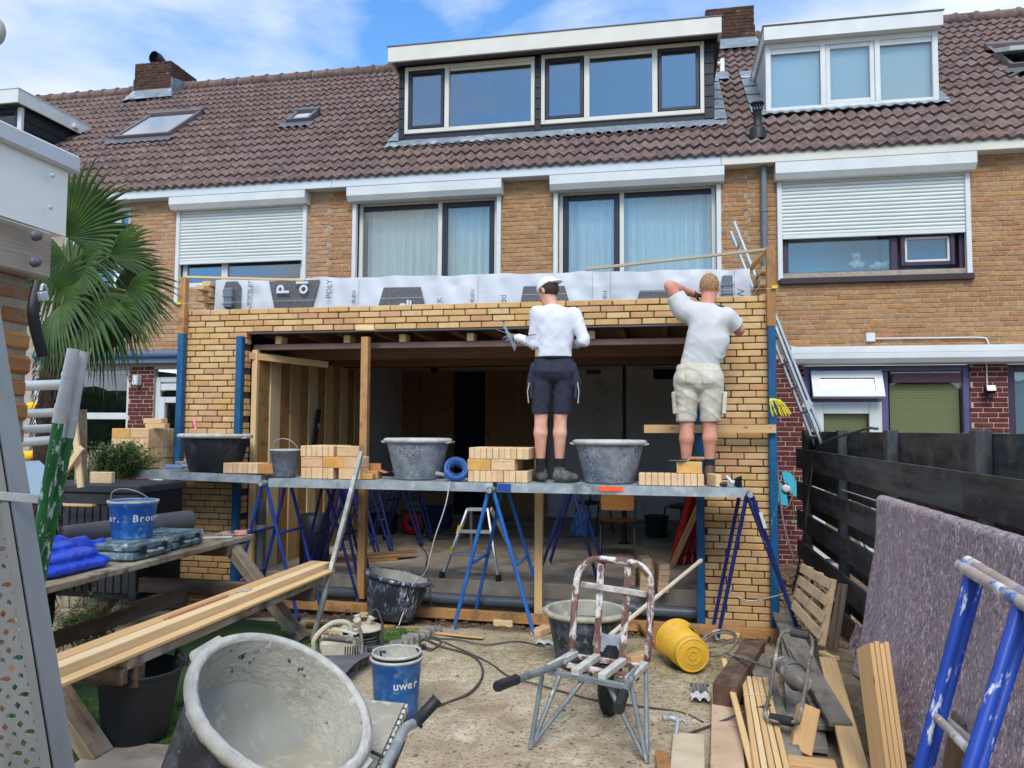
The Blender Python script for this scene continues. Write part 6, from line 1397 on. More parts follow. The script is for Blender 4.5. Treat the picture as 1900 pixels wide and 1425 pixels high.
# ------------------------------------------------------------------ left: picnic table, shed corner, palm, planter, props
M_oldwood = wood('weathered_table_wood', srgb(150, 132, 106), srgb(116, 100, 80), knots=False, gray=srgb(164, 154, 138), dirt=srgb(96, 84, 70))
M_oldwood_d = wood('dark_table_wood', srgb(96, 72, 54), srgb(66, 50, 40), knots=False, gray=srgb(110, 98, 86))
PT = thing('picnic_table', 'weathered wooden picnic table with attached bench and splayed legs', 'table', (-3.6, 4.9, 0))
def pbeam(name, p0, p1, w_, h, m, parent, up=(0, 0, 1), bev=.006): b = MB(); b.beam(p0, p1, w_, h, up, bev); return b.build(name, m, parent)
for k, x in enumerate((-3.575, -3.735, -3.895, -4.055, -4.215)): pbeam('table_board', (x, 3.62, .80), (x, 6.22, .80), .145, .045, M_oldwood, PT)
for k, x in enumerate((-2.83, -2.985)): pbeam('bench_board', (x, 3.66, .50), (x, 6.03, .50), .14, .055, M_oldwood, PT)
for k, x in enumerate((-4.8, -4.955)): pbeam('bench_board', (x, 3.66, .50), (x, 6.03, .50), .14, .055, M_oldwood, PT)
for y in (3.74, 5.86):
    pbeam('cross_beam', (-5.05, y, .425), (-2.74, y, .425), .07, .12, M_oldwood_d, PT); pbeam('cross_beam', (-4.3, y, .735), (-3.5, y, .735), .07, .09, M_oldwood_d, PT)
for y in (3.65, 5.95):
    pbeam('leg', (-3.60, y, .80), (-2.90, y, .02), .075, .15, M_oldwood, PT, up=(0, 1, 0)); pbeam('leg', (-4.2, y, .80), (-4.9, y, .02), .075, .15, M_oldwood_d, PT, up=(0, 1, 0))
pbeam('stretcher', (-3.9, 3.74, .36), (-3.9, 5.86, .36), .06, .10, M_oldwood_d, PT)
pbeam('bench_end', (-2.76, 3.64, .445), (-3.06, 3.64, .445), .05, .08, M_oldwood_d, PT)
# new timber on the bench
for k, (x, w_, h, z, y0, y1) in enumerate(((-2.985, .095, .068, .563, 3.30, 6.30), (-2.885, .085, .068, .563, 3.22, 6.28), (-2.80, .075, .02, .539, 3.15, 6.2), (-3.06, .04, .034, .546, 4.5, 6.05))):
    plank('timber', ['pine batten at the back of the bundle on the picnic bench', 'middle pine batten on the picnic bench with a brown offcut on top', 'thin pine strip along the front edge of the picnic bench', 'reddish slat behind the battens on the picnic bench'][k], (x, y0, z), (x + .03, y1, z + .004), w_, h, M_pine if k < 3 else M_beam, 'timber lying on the picnic bench', cat='timber')
plank('offcut', 'short reddish offcut lying on the battens of the picnic bench', (-2.93, 4.2, .607), (-2.92, 4.85, .607), .035, .018, wood('reddish_offcut', srgb(200, 150, 112), srgb(178, 126, 92)), cat='offcut')
for k in range(2):
    t = thing('screw', ['longer loose screw on the bench battens', 'shorter loose screw on the bench battens'][k], 'screw', (-2.9, 5.0 + k * .06, .602)); MB().tube([(-2.93, 4.98 + k * .05, .604), (-2.87, 5.02 + k * .05, .604)], [.003, .005], 6).build('shank', M_steel, t); MB().lathe([(.0, 0), (.009, .002), (.009, .006), (0, .007)], 10, Matrix.Translation((-2.87, 5.02 + k * .05, .604)) @ Matrix.Rotation(1.57, 4, 'Y')).build('head', M_steel, t)
# tarp
M_tarp = mat('blue_tarp', srgb(32, 72, 196), srgb(24, 56, 168), 5, rough=.35, bump=.5, bscale=14)
t = thing('tarpaulin', 'folded bright blue tarpaulin at the left end of the picnic table', 'tarp', (-3.75, 4.25, .825))
S_ = SDF((-4.2, 3.95, .815), (-3.5, 4.75, 1.08), .009); F_ = ((0, 0, 1), 2.2)
for z0, r_, y0, y1, x0, x1 in ((.862, .10, 4.12, 4.56, -4.02, -3.70), (.925, .085, 4.12, 4.50, -4.02, -3.72), (.98, .07, 4.18, 4.40, -4.0, -3.8)):
    for y in np.arange(y0, y1, .05): S_.cone((x0, y, z0), (x1, y, z0), r_, r_, .03, flat=F_)
S_.wrinkle(.006, 16, 4, ((1, .3, 0), (.2, 1, 0))); S_.wrinkle(.004, 50, 6, ((1, 1, .2), (-.5, 1, .6))); S_.d = np.maximum(S_.d, .827 - S_.g[..., 2]); S_.mesh('folds', M_tarp, t)
t2 = thing('cloth_roll', 'crumpled blue plastic bundle behind the folded tarpaulin', 'tarp', (-4.05, 4.6, .83)); b = MB(); b.tube(curve_pts([(-4.22, 4.3, .88), (-4.05, 4.5, .95), (-3.9, 4.72, .92), (-3.82, 4.9, .86)], 6), [.06 + .016 * math.sin(k * 1.9) for k in range(19)], 14); b.build('bundle', M_tarp, t2)
# tool cases, bucket
M_case = mat('dusty_case', srgb(72, 98, 108), srgb(54, 80, 92), 6, rough=.75, splat=srgb(166, 178, 180), sscale=16, slo=.52, shi=.66, splat2=srgb(126, 144, 150), s2scale=5, s2lo=.42, s2hi=.66)
def case(x0, x1, y0, y1, z, h, lab):
    t = thing('tool_case', lab, 'tool case', ((x0 + x1) / 2, (y0 + y1) / 2, z)); b = MB(); b.span((x0, y0, z + .004), (x1, y1, z + h * .52), bev=.015); b.build('base', M_case, t)
    b = MB(); b.span((x0 - .003, y0 - .003, z + h * .53), (x1 + .003, y1 + .003, z + h), bev=.018); b.span((x0 + .04, y0 + .05, z + h), (x1 - .04, y1 - .05, z + h + .006), bev=.004); b.build('lid', M_case, t)
    for q in (y0 + .08, y1 - .13): MB().span((x1, q, z + h * .3), (x1 + .012, q + .06, z + h * .8), bev=.004).build('latch', M_blackplastic, t)
    MB().tube(curve_pts([(x1, (y0 + y1) / 2 - .07, z + h * .45), (x1 + .04, (y0 + y1) / 2 - .06, z + h * .45), (x1 + .04, (y0 + y1) / 2 + .06, z + h * .45), (x1, (y0 + y1) / 2 + .07, z + h * .45)], 4), .011, 8).build('handle', M_case, t); return t
case(-3.96, -3.56, 4.72, 5.16, .825, .12, 'dusty teal tool case under the blue bucket on the picnic table'); case(-3.98, -3.60, 5.22, 5.62, .825, .115, 'second dusty tool case right of the blue bucket')
M_bbucket = mat('blue_bucket', srgb(44, 122, 208), srgb(34, 104, 190), 6, rough=.5, splat=srgb(150, 190, 224), sscale=14, slo=.56, shi=.7, splat2=srgb(96, 152, 214), s2scale=9, s2lo=.48, s2hi=.68)
bt = bucket((-3.76, 4.98, .948), .165, .27, 'blue building bucket with white lettering on the dusty tool case', M_bbucket, M_rim, fill=.93, lean=.75, rb=.80, fillm=M_mortarwet)
def wrap_text(s, c, r, z, a0, size, m, parent, step=None, taper=0.0):
    a = a0
    for ch in s:
        w_ = size * (.62 if ch not in 'ilI.' else .3); aa = a + w_ / 2 / r; p = Vector((c[0] + r * math.sin(aa), c[1] - r * math.cos(aa), z))
        text(ch, size, frame_matrix(p, (math.cos(aa), math.sin(aa), 0), (taper * math.sin(aa), -taper * math.cos(aa), 1)), m, parent, extrude=.001, bold=.0012); a += w_ / r
wrap_text('Brouwer', (-3.76, 4.98), .1555, 1.10, .62, .07, M_white, bt, taper=.14); wrap_text('er.', (-3.76, 4.98), .1555, 1.10, -.62, .07, M_white, bt, taper=.14)
# grey roll lying along the back of the table
t = thing('drain_roll', 'long dark grey plastic tube lying across the picnic table', 'pipe', (-4.0, 5.2, .9)); MB().tube([(-4.338, 4.900, 0.934), (-3.914, 5.900, 0.968)], .085, 20).build('tube', mat('dark_tube', srgb(92, 90, 94), srgb(80, 78, 82), 5, rough=.5), t)
# small tools at the far end of the table
tt = thing('folding_rule', 'yellow folding rule at the far end of the picnic table', 'ruler', (-3.72, 5.75, .825)); MB().box((-3.75, 5.75, .845), (.03, .2, .03), (0, 0, .4), .003).build('rule', mat('yellow_rule', srgb(240, 200, 50), None, rough=.5), tt)
for k, (x, y, a, L_, c_, n_) in enumerate(((-3.66, 5.9, .5, .24, srgb(225, 215, 195), 'white flat slat lying on the picnic table end'), (-3.72, 5.95, 1.2, .2, srgb(170, 160, 145), 'grey pencil like rod on the picnic table end'))):
    o = MB().box((x, y, .832), (L_, .04 if k == 0 else .012, .012), (0, 0, a), .002).build('slat', mat('slat_%d' % k, c_, None)); tag(o, n_, 'slat')
tt = thing('line_winder', 'orange line winder with pale string near the table corner', 'line winder', (-3.56, 6.1, .825)); MB().box((-3.57, 6.12, .845), (.10, .06, .04), (0, 0, .7), .006).build('reel', mat('orange_reel', srgb(236, 120, 90), srgb(240, 200, 185), 40, rough=.6), tt); MB().box((-3.66, 6.03, .845), (.08, .05, .035), (0, .1, 1.3), .006).build('reel', mat('pink_reel', srgb(230, 150, 125), srgb(220, 200, 180), 40, rough=.6), tt); MB().tube(curve_pts([(-3.72, 5.95, .84), (-3.65, 6.0, .87), (-3.6, 6.08, .86), (-3.5, 6.15, .875)], 6), .003, 5).build('spike', M_steel, tt)
# black rubber tub below the bench
M_rubber = mat('black_rubber', srgb(34, 38, 42), srgb(26, 30, 32), 4, rough=.6)
RT = (-2.885, 3.901, 0.030)
t = thing('rubber_tub', 'ribbed black rubber tub under the near end of the bench', 'tub', RT); Mt = Matrix.Translation((RT[0], RT[1], .03)) @ Matrix.Rotation(.05, 4, 'Y'); b = MB(); pr = [(.001, 0), (.16, 0), (.165, .01)]
for k in range(24): z = .02 + k * .0145; r_ = .165 + .05 * k / 24; pr += [(r_, z), (r_ + .0025, z + .006)]
b.lathe(pr + [(.226, .38), (.226, .392), (.214, .392), (.205, .36), (.16, .02), (.001, .018)], 44, Mt); b.build('shell', M_rubber, t)
for a in (.9, .9 + math.pi):
    g_ = Mt @ Matrix.Rotation(a, 4, 'Z'); MB().tube([g_ @ Vector(q) for q in curve_pts([(.215, -.09, .38), (.222, -.07, .425), (.222, .07, .425), (.215, .09, .38)], 5)], .012, 8).build('grip', M_rubber, t)
b = MB(); b.box((-2.72, 3.66, .015), (.5, .34, .05), (0, 0, .1), .012); o = b.build('concrete_slab', M_conc); tag(o, 'pale broken concrete slab under the near table leg', 'slab')
plank('timber_beam', 'pine timber lying on the turf under the picnic bench', (-2.95, 4.75, .05), (-2.18, 4.98, .05), .09, .09, M_pine, cat='timber')
o = MB().box((-2.30, 3.95, .03), (.14, .10, .06), (0, 0, .3), .004).build('wood_block', M_pine); tag(o, 'small pine block on the turf left of the big tub', 'block')
b = MB(); b.grid(lambda u, v: (-3.05 + .95 * u, 4.72 + .8 * v + .1 * u, .115 - .02 * math.sin(u * 3) + .012 * math.sin(v * 9 + u * 4)), 14, 12); o = b.build('roofing_felt', mat('grey_felt', srgb(104, 104, 106), srgb(86, 86, 90), 8, rough=.9, splat=srgb(150, 140, 120), sscale=5, slo=.6, shi=.75)); tag(o, 'dark grey sheet spread under the picnic bench', 'sheet')
for k, (x, y, a) in enumerate(((-2.95, 6.12, .2), (-2.75, 6.22, .1), (-3.15, 6.3, .5))): brick(x, y, .03, a, ['brick lying by the cable reel under the far bench end', 'dusty brick lying behind the far table leg', 'brick lying under the far end of the table'][k], None, BR, rot=(math.pi / 2, 0, a))
plank('timber', 'thin batten lying on dark soil behind the table leg', (-3.1, 6.45, .02), (-2.3, 6.5, .02), .06, .03, M_pine_d, cat='timber')
# pallet slats behind the table
for k in range(5): plank('deck_board', ['lowest', 'second', 'third', 'fourth', 'topmost'][k] + ' reddish board of the small stack seen under the table', (-4.35, 6.55 + k * .02, .04 + k * .035), (-3.75, 6.6 + k * .02, .04 + k * .035), .12, .025, M_pine_d, 'boards stacked behind the table', cat='board')
# black deck box with planter behind the table
M_dbox = mat('anthracite_plastic', srgb(52, 54, 60), srgb(44, 46, 52), 6, rough=.6)
q0, q1 = Vector((-5.372, 5.800, 1.239)), Vector((-4.331, 5.800, 1.273)); t = thing('deck_box', 'anthracite plastic garden storage box behind the picnic table', 'storage box', ((q0.x + q1.x) / 2, 6.1, .2))
MB().span((q0.x, 5.83, .3), (q1.x, 6.4, 1.18)).build('body', M_black, t); MB().span((q0.x - .02, 5.78, 1.185), (q1.x + .02, 6.45, 1.255), bev=.012).build('lid', M_dbox, t)
n = 13
for k in range(n): x = q0.x + (q1.x - q0.x - .07) * k / n; MB().span((x + .006, 5.808, .35), (x + (q1.x - q0.x - .07) / n - .006, 5.832, 1.08), bev=.004).build('panel', M_dbox, t)
MB().span((q0.x, 5.80, 1.085), (q1.x, 5.835, 1.18), bev=.006).build('top_rail', M_dbox, t); MB().span((q1.x - .065, 5.795, .3), (q1.x + .005, 5.84, 1.184), bev=.006).build('corner_post', M_dbox, t)
brick(-4.803, 5.95, 1.305, .05, 'single long brick lying on the anthracite storage box', None, BR)
plank('offcut', 'splintered pine batten leaning out before the storage box', (-5.007, 5.700, 1.090), (-4.670, 5.700, 1.090), .05, .02, M_pine, cat='offcut')
# leafy shrub
M_leaf = mat('shrub_leaf', srgb(78, 104, 52), srgb(54, 80, 40), 6, rough=.6, tints=[srgb(255, 255, 220), srgb(215, 235, 190), srgb(235, 240, 205), srgb(190, 215, 170)])
M_twig = mat('twig', srgb(110, 96, 66), None, rough=.9)
def shrub(x, y, z, w_, h, n, lab, seed, lsize=.017, name='shrub', dry=None):
    r = random.Random(seed); t = thing(name, lab, 'plant', (x, y, z)); st = MB(); lf = MB()
    for k in range(n):
        b0 = Vector((x + r.uniform(-.5, .5) * w_ * .6, y + r.uniform(-.2, .2), z)); e = Vector((x + r.gauss(0, .33) * w_, y + r.uniform(-.25, .25), z + h * r.uniform(.35, 1.05))); m_ = lerp(b0, e, .5) + Vector((r.uniform(-.04, .04), r.uniform(-.04, .04), .05)); P = curve_pts([b0, m_, e], 6); st.tube(P, [.004 - .003 * i / 12 for i in range(len(P))], 5)
        for i in range(2, len(P)):
            for q in range(5):
                d = Vector((r.gauss(0, 1), r.gauss(0, 1), r.uniform(-.1, 1))).normalized(); c = P[i] + Vector((r.uniform(-.02, .02),) * 3); s_ = lsize * r.uniform(.7, 1.5); u = d.orthogonal().normalized(); nrm = d.cross(u)
                lf.add([c, c + d * s_ + u * s_ * .32 + nrm * .003, c + d * s_ * 2, c + d * s_ - u * s_ * .32 + nrm * .003], [(0, 1, 2, 3)], None, 0, False)
    st.build('stems', M_twig, t); lf.build('foliage', dry or M_leaf, t); return t
shrub(-5.183, 6.62, 1.22, .5, .36, 95, 'small leafed green shrub growing behind the storage box', 4)
shrub(-5.627, 6.7, 1.1, .3, .3, 30, 'sparse green twigs beside the leaning laths behind the storage box', 6)
shrub(-4.45, 5.4, .02, .6, .38, 50, 'dark straggly grass and weeds in the shade under the table', 8, lsize=.012, name='weeds')
# leaning laths and grey panel behind
plank('lath', 'upright pine lath leaning behind the green trestle', (-4.552, 5.400, 1.262), (-4.643, 5.400, 1.841), .05, .025, M_pine, up=(0, 1, 0), cat='lath'); plank('lath', 'short pine lath crossing the upright lath behind the green trestle', (-4.672, 5.350, 1.378), (-4.515, 5.350, 1.584), .05, .025, M_pine, up=(0, 1, 0), cat='lath')
plank('panel', 'weathered grey plank standing upright left of the shrub', (-4.954, 5.900, 0.776), (-5.004, 5.900, 1.896), .12, .03, M_oldwood, up=(1, 0, 0), cat='plank')
b = MB()
for k in range(7): b.span((-6.3 + k * .16, 6.6, .0), (-6.3 + k * .16 + .15, 6.63, 1.55 + .02 * (k % 2)), bev=.004)
o = None
FN = thing('garden_fence', 'grey weathered board fence behind the palm trunk', 'fence', (-5.8, 6.6, 0))
for k in range(8): MB().span((-6.6 + k * .16, 6.6, .0), (-6.6 + k * .16 + .15, 6.625, 1.5 + .02 * (k % 2)), bev=.004).build('board', M_oldwood, FN)
t = thing('hose_ring', 'yellow hose ring hanging behind the silver tubes', 'hose', (-4.287, 4.600, 1.714)); MB().tube([Vector(t.location) + Vector((.17 * math.cos(a), .02 * math.sin(a), .17 * math.sin(a))) for a in np.linspace(0, 2 * math.pi, 33)[:-1]], .035, 10, closed=True).build('ring', mat('yellow_plastic', srgb(236, 190, 30), None, rough=.5), t)
t = thing('dustbin_lid', 'pale blue sloping lid behind the green tubes', 'lid', (-3.851, 4.200, 1.381)); b = MB(); b.prism([(-3.956, 4.200, 1.527), (-3.805, 4.200, 1.415), (-3.792, 4.200, 1.298), (-3.944, 4.200, 1.295)], (.0, .12, .0)); b.build('lid', mat('pale_blue_lid', srgb(150, 172, 190), None, rough=.5), t)
# ---- palm
M_palm = mat('palm_leaf', srgb(66, 90, 40), srgb(38, 62, 28), 7, rough=.55, spec=.3, tints=[srgb(255, 255, 230), srgb(220, 240, 200), srgb(240, 245, 215), srgb(200, 220, 185), srgb(255, 245, 200)])
M_petiole = mat('palm_stalk', srgb(116, 126, 74), srgb(92, 100, 60), 6, rough=.6); M_trunk = mat('palm_fibre', srgb(62, 48, 38), srgb(38, 30, 26), 30, rough=1, bump=1, bscale=60, stretch=(1, 1, .3))
PA = thing('palm_tree', 'fan palm with shaggy trunk behind the shed corner at left', 'tree', (-4.146, 4.6, 0)); px_, py_ = PA.location.x, 4.6
crown = Vector((px_ + .12, 4.6, 2.62))
b = MB(); P = [Vector((px_ - .02, 4.6, 0)), Vector((px_ - .01, 4.6, 1.2)), Vector((px_ + .02, 4.6, 2.0)), crown]; b.tube(curve_pts(P, 8), [.085 + .012 * math.sin(k * 2.3) for k in range(25)], 16)
r = random.Random(3)
for k in range(420): a = r.uniform(0, 6.28); z = r.uniform(.6, 2.6); q = Vector((px_ + .085 * math.cos(a), 4.6 + .085 * math.sin(a), z)); b.tube([q, q + Vector((math.cos(a) * .035, math.sin(a) * .035, r.uniform(-.12, .02)))], [.004, .001], 4, cap=False)
b.build('trunk', M_trunk, PA)
IR, IU, IV = Vector((CAM_RIGHT.x, CAM_RIGHT.y, 0)).normalized(), Vector((0, 0, 1)), -Vector((CAM_FWD.x, CAM_FWD.y, 0)).normalized()
def frond(hub, ang, tilt, R, spread, droop, nl=34, seed=0):
    """ang: direction of the mid leaflet in the frontal plane, tilt: turn towards the viewer"""
    r = random.Random(seed); hub = Vector(hub); ax = (IR * math.cos(ang) + IU * math.sin(ang)); ax = (ax * math.cos(tilt) + IV * math.sin(tilt)).normalized(); sd = (ax.cross(IV) if abs(ax.dot(IV)) < .95 else ax.cross(IU)).normalized(); nn = sd.cross(ax)
    b = MB(); P = curve_pts([crown + (hub - crown) * .05, lerp(crown, hub, .5) + Vector((0, 0, .06)), hub], 6); b.tube(P, [.012 - .005 * i / 12 for i in range(len(P))], 6, mi=1)
    for k in range(nl):
        t = (k + .5) / nl * 2 - 1; a = t * spread; d = (ax * math.cos(a) + sd * math.sin(a)).normalized(); L_ = R * (1 - .22 * abs(t) ** 2) * r.uniform(.93, 1.05); bk_ = r.uniform(.38, .75); w0 = .0215 * R / .5; n_ = 7; pts = []; side = d.cross(nn).normalized(); off = .03 * (k % 2)
        for i in range(n_ + 1):
            s_ = i / n_; brk = max(0, s_ - bk_); pts.append(hub + d * (L_ * s_ * (1 - .12 * droop * s_)) + nn * (.03 * math.sin(s_ * 3)) - IU * (droop * L_ * (.22 * s_ ** 2 + .9 * brk ** 1.5)))
        V = []
        for i, p in enumerate(pts):
            s_ = i / n_; w_ = w0 * (.3 + .8 * min(1, s_ * 3)) * (1 - max(0, (s_ - .32) / .68) ** .9) + .0008; V += [p - side * w_, p + nn * w_ * .55, p + side * w_]
        F = []
        for i in range(n_):
            for q in (0, 1): F.append((i * 3 + q, i * 3 + q + 1, i * 3 + q + 4, i * 3 + q + 3))
        b.add(V, F, [(p.x, p.y, p.z) for p in V], 0, False)
    return b.build('frond', [M_palm, M_petiole], PA)
FR = [((128, 440), 4.5, 62, .25, .66, 1.5, .25), ((150, 452), 4.6, 25, .35, .60, 1.2, .35), ((205, 475), 4.45, 12, .2, .40, .75, .25), ((150, 500), 4.3, -20, .6, .48, 1.6, .9), ((120, 480), 4.35, 200, .5, .45, 1.3, .8), ((235, 540), 4.4, -28, .45, .45, 1.2, .85), ((215, 525), 4.75, -5, .1, .52, .9, .45), ((115, 565), 4.15, -35, .6, .42, 1.5, .75), ((160, 560), 4.2, -62, .5, .52, 1.3, .7), ((205, 575), 4.35, -50, .4, .45, 1.2, .8), ((100, 545), 4.3, 10, .3, .5, .8, .35), ((130, 520), 4.9, 100, -.3, .5, 1.4, .4), ((175, 520), 5.0, -100, -.2, .5, 1.4, .6), ((90, 520), 4.8, 150, .0, .5, 1.4, .5)]
HUBS = [(-3.962, 4.500, 3.035), (-3.953, 4.600, 3.014), (-3.595, 4.450, 2.880), (-3.688, 4.300, 2.762), (-3.856, 4.350, 2.849), (-3.425, 4.400, 2.632), (-3.786, 4.750, 2.762), (-3.684, 4.150, 2.509), (-3.554, 4.200, 2.531), (-3.499, 4.350, 2.502), (-3.881, 4.300, 2.609), (-4.290, 4.900, 2.826), (-4.169, 5.000, 2.841), (-4.383, 4.800, 2.809)]
for k, (hp, f) in enumerate(zip(HUBS, FR)): frond(hp, R_(f[2]), f[3], f[4], f[5], f[6], 30, k)
# ---- shed corner
M_panel = mat('white_panel', srgb(236, 236, 231), srgb(228, 228, 224), 3, rough=.5); M_cap_ = mat('aluminium_cap', srgb(196, 200, 204), srgb(186, 190, 195), 6, rough=.4, metal=.2)
M_graybeam = wood('grey_beam', srgb(150, 136, 120), srgb(112, 98, 86), knots=True, gray=srgb(160, 150, 138))
M_shedbrick = mat('shed_brick', srgb(172, 132, 92), srgb(140, 102, 70), 8, rough=.95, bump=1, bscale=26, tints=YEL[:5], splat=srgb(150, 130, 104), sscale=8, slo=.5, shi=.7)
SH = thing('garden_shed', 'shed corner with white fascia, grey bolted beam and brick wall at left edge', 'shed', (-1.75, 1.0, 0))
XS = -1.72
def shed_y(px): return 0
ye = 1.952; yc = 1.967
zc0, zc1 = 2.504, 2.556; zp = 2.310
MB().span((XS - .5, -1.0, zp), (XS - .01, ye, zc1 - .03)).build('fascia', M_panel, SH); MB().span((XS - .5, -1.0, zc0), (XS + .012, yc + .01, zc1), bev=.006).build('fascia_cap', M_cap_, SH)
for px, py in ((97, 326), (93, 385)):
    pass
for q in ((-1.708, 1.868, 2.464), (-1.708, 1.866, 2.371)): b = MB(); b.lathe([(.007, 0), (.007, .002), (.004, .004), (0, .004)], 14, Matrix.Translation(q) @ Matrix.Rotation(math.pi / 2, 4, 'Y')); b.build('screw_cap', M_cap_, SH)
zb0, zb1 = 2.165, 2.298; yb = 1.872
b = MB(); b.box((XS - .04, (yb - 1.0) / 2, (zb0 + zb1) / 2), (.12, yb + 1.0, zb1 - zb0), None, .006); b.build('beam', M_graybeam, SH)
for q in ((-1.660, 1.775, 2.265), (-1.660, 1.775, 2.193)): b = MB(); b.lathe([(.015, -.012), (.015, .001), (.010, .002), (.009, .008), (0, .008)], 6, Matrix.Translation(q) @ Matrix.Rotation(math.pi / 2, 4, 'Y')); b.build('bolt', M_zincdark, SH)
yw = 1.860; b = MB(); b.span((XS - .14, -1.0, -.05), (XS - .03, yw - .012, zb0 - .002)); sw = b.build('brick_wall', mat('shed_mortar', srgb(168, 158, 140), srgb(140, 130, 114), 18, rough=1, bump=.8), SH)
for r_ in range(24):
    z = zb0 - .02 - r_ * .066; y = yw - .002 - (.0 if r_ % 2 else 0)
    for k in range(4):
        L_ = .105 if (k == 0 and r_ % 2) else .205
        me = MB().box((0, 0, 0), (.105, L_, .052), None, .010, r=0).mesh('brick', M_shedbrick) if (L_, 'shed') not in _bm else _bm[(L_, 'shed')]; _bm[(L_, 'shed')] = me
        link_mesh('brick', me, sw, Matrix.Translation((XS - .075 + random.uniform(-.006, .006), y - L_ / 2 + random.uniform(-.006, .006), z - .026)) @ Euler([random.uniform(-.03, .03) for _ in range(3)]).to_matrix().to_4x4()); y -= L_ + .014
o = thing('strap', 'black cloth strap hanging at the shed brick corner', 'strap', (-1.660, 1.775, 2.114)); b = MB(); b.tube(curve_pts([(-1.660, 1.785, 2.142), (-1.650, 1.760, 2.067), (-1.650, 1.770, 2.010), (-1.650, 1.800, 1.938)], 8), .014, 8, flat=.3); b.build('band', M_black, o)
o = thing('padlock', 'small brushed padlock on a chain under the grey beam', 'padlock', (-1.600, 1.737, 2.094)); MB().box((-1.600, 1.737, 2.091), (.014, .028, .026), (.3, 0, 0), .004).build('body', M_steel, o); MB().tube(curve_pts([(-1.600, 1.729, 2.104), (-1.600, 1.735, 2.122), (-1.600, 1.747, 2.110)], 4), .005, 6).build('shackle', M_steel, o)
o = thing('lamp_head', 'pale rounded lamp head cut by the upper left picture edge', 'lamp', (-1.633, 1.600, 2.745)); b = MB(); p = Vector((-1.645, 1.600, 2.742)); b.lathe([(max(.0005, .022 * math.sin(a)), -.036 * math.cos(a)) for a in np.linspace(0, math.pi, 13)], 18, Matrix.Translation(p)); b.tube([p + Vector((0, 0, .03)), p + Vector((-.02, -.1, .2))], .006, 8); b.build('shade', mat('beige_lamp', srgb(170, 166, 160), None, rough=.5), o)
# ---- green and silver trestle folded against the shed
M_green = mat('flaking_green_paint', srgb(38, 112, 58), srgb(28, 92, 46), 6, rough=.5, splat=srgb(206, 212, 206), sscale=38, slo=.56, shi=.60, sstretch=(.35, 1, 1), splat2=srgb(130, 84, 50), s2scale=12, s2lo=.70, s2hi=.74)
M_silver = mat('silver_paint', srgb(204, 206, 208), srgb(188, 190, 192), 8, rough=.4, metal=.3, splat=srgb(160, 160, 164), sscale=12, slo=.6, shi=.7)
GT = thing('folding_trestle', 'folded scaffold trestle of flaking green and silver tubes by the shed', 'trestle', (-2.253, 2.500, 1.214))
for (a, m_, e, yy) in (((-2.161, 2.500, 2.038), (-2.215, 2.500, 1.762), (-2.303, 2.500, 1.182), 2.5), ((-2.174, 2.560, 2.036), (-2.221, 2.560, 1.707), (-2.320, 2.560, 1.160), 2.56)):
    a, m_, e = Vector(a), Vector(m_), Vector(e); d = (a - m_).normalized(); MB().tube([m_, a], .0215, 16).build('socket', M_silver, GT)
    for f_ in (.35, .78): c = lerp(a, m_, f_); b = MB(); b.tube([c - d * .008, c + d * .008], [.0235, .0235], 16); b.build('collar', M_silver, GT)
    f2 = e + (e - m_).normalized() * 1.2; f2 = e + (e - m_) * ((e.z - .03) / max(.05, m_.z - e.z)); b = MB(); b.tube([f2, m_ + d * .004], .0195, 16); b.build('tube', M_green, GT)
for k, (a, e, m_) in enumerate((((-2.376, 2.500, 1.901), (-2.180, 2.500, 1.906), M_silver), ((-2.376, 2.500, 1.795), (-2.205, 2.500, 1.802), M_silver), ((-2.449, 2.580, 1.736), (-2.285, 2.580, 1.743), M_silver), ((-2.370, 2.500, 1.688), (-2.223, 2.500, 1.699), M_silver))): MB().tube([Vector(a) + (Vector(a) - Vector(e)) * 3, e], .0165 if k else .019, 14).build('rung', m_, GT)
# ---- perforated scaffold board standing upright at the left edge
M_perf = mat('old_galvanised', srgb(156, 158, 158), srgb(130, 132, 133), 5, rough=.5, metal=.4, splat=srgb(134, 124, 112), sscale=6, slo=.58, shi=.74, stretch=(1, 1, .4))
PB = thing('scaffold_board', 'perforated galvanised scaffold board standing upright at the left edge', 'scaffold', (-1.177, 1.300, 1.102), 'steel scaffold boards')
a, e = Vector((-1.303, 1.300, 2.013)), Vector((-1.081, 1.300, 1.096)); d = (e - a).normalized(); sdv = Vector((-d.z, 0, d.x)); sdv = sdv if sdv.x < 0 else -sdv; a -= d * .3; e += d * .9; LN_ = (e - a).length; wv = Vector((0, -.045, 0))
b = MB(); 
def strip(s0, s1, y0_, th=.003): b.prism([a + sdv * s0 + Vector((0, y0_, 0)), e + sdv * s0 + Vector((0, y0_, 0)), e + sdv * s1 + Vector((0, y0_, 0)), a + sdv * s1 + Vector((0, y0_, 0))], (0, th, 0))
strip(0, .018, -.05); strip(.018, .026, -.047); b.prism([a + Vector((0, -.05, 0)), e + Vector((0, -.05, 0)), e + Vector((0, .0, 0)), a + Vector((0, 0, 0))], sdv * .003); b.build('flange', M_perf, PB)
for q in ((-1.197, 1.248, 1.617),): 
    c = MB(); p = Vector(q); c.box(p, (.11, .004, .016), (0, .05, 0), .001); c.build('end_strip', M_steel, PB)
hb = MB(); pitch = .034; n = int(LN_ / pitch); w_ = .034; cols = 6
PX = lambda s, t, y_=0: a + d * t + sdv * s + Vector((0, -.043 + y_, 0))
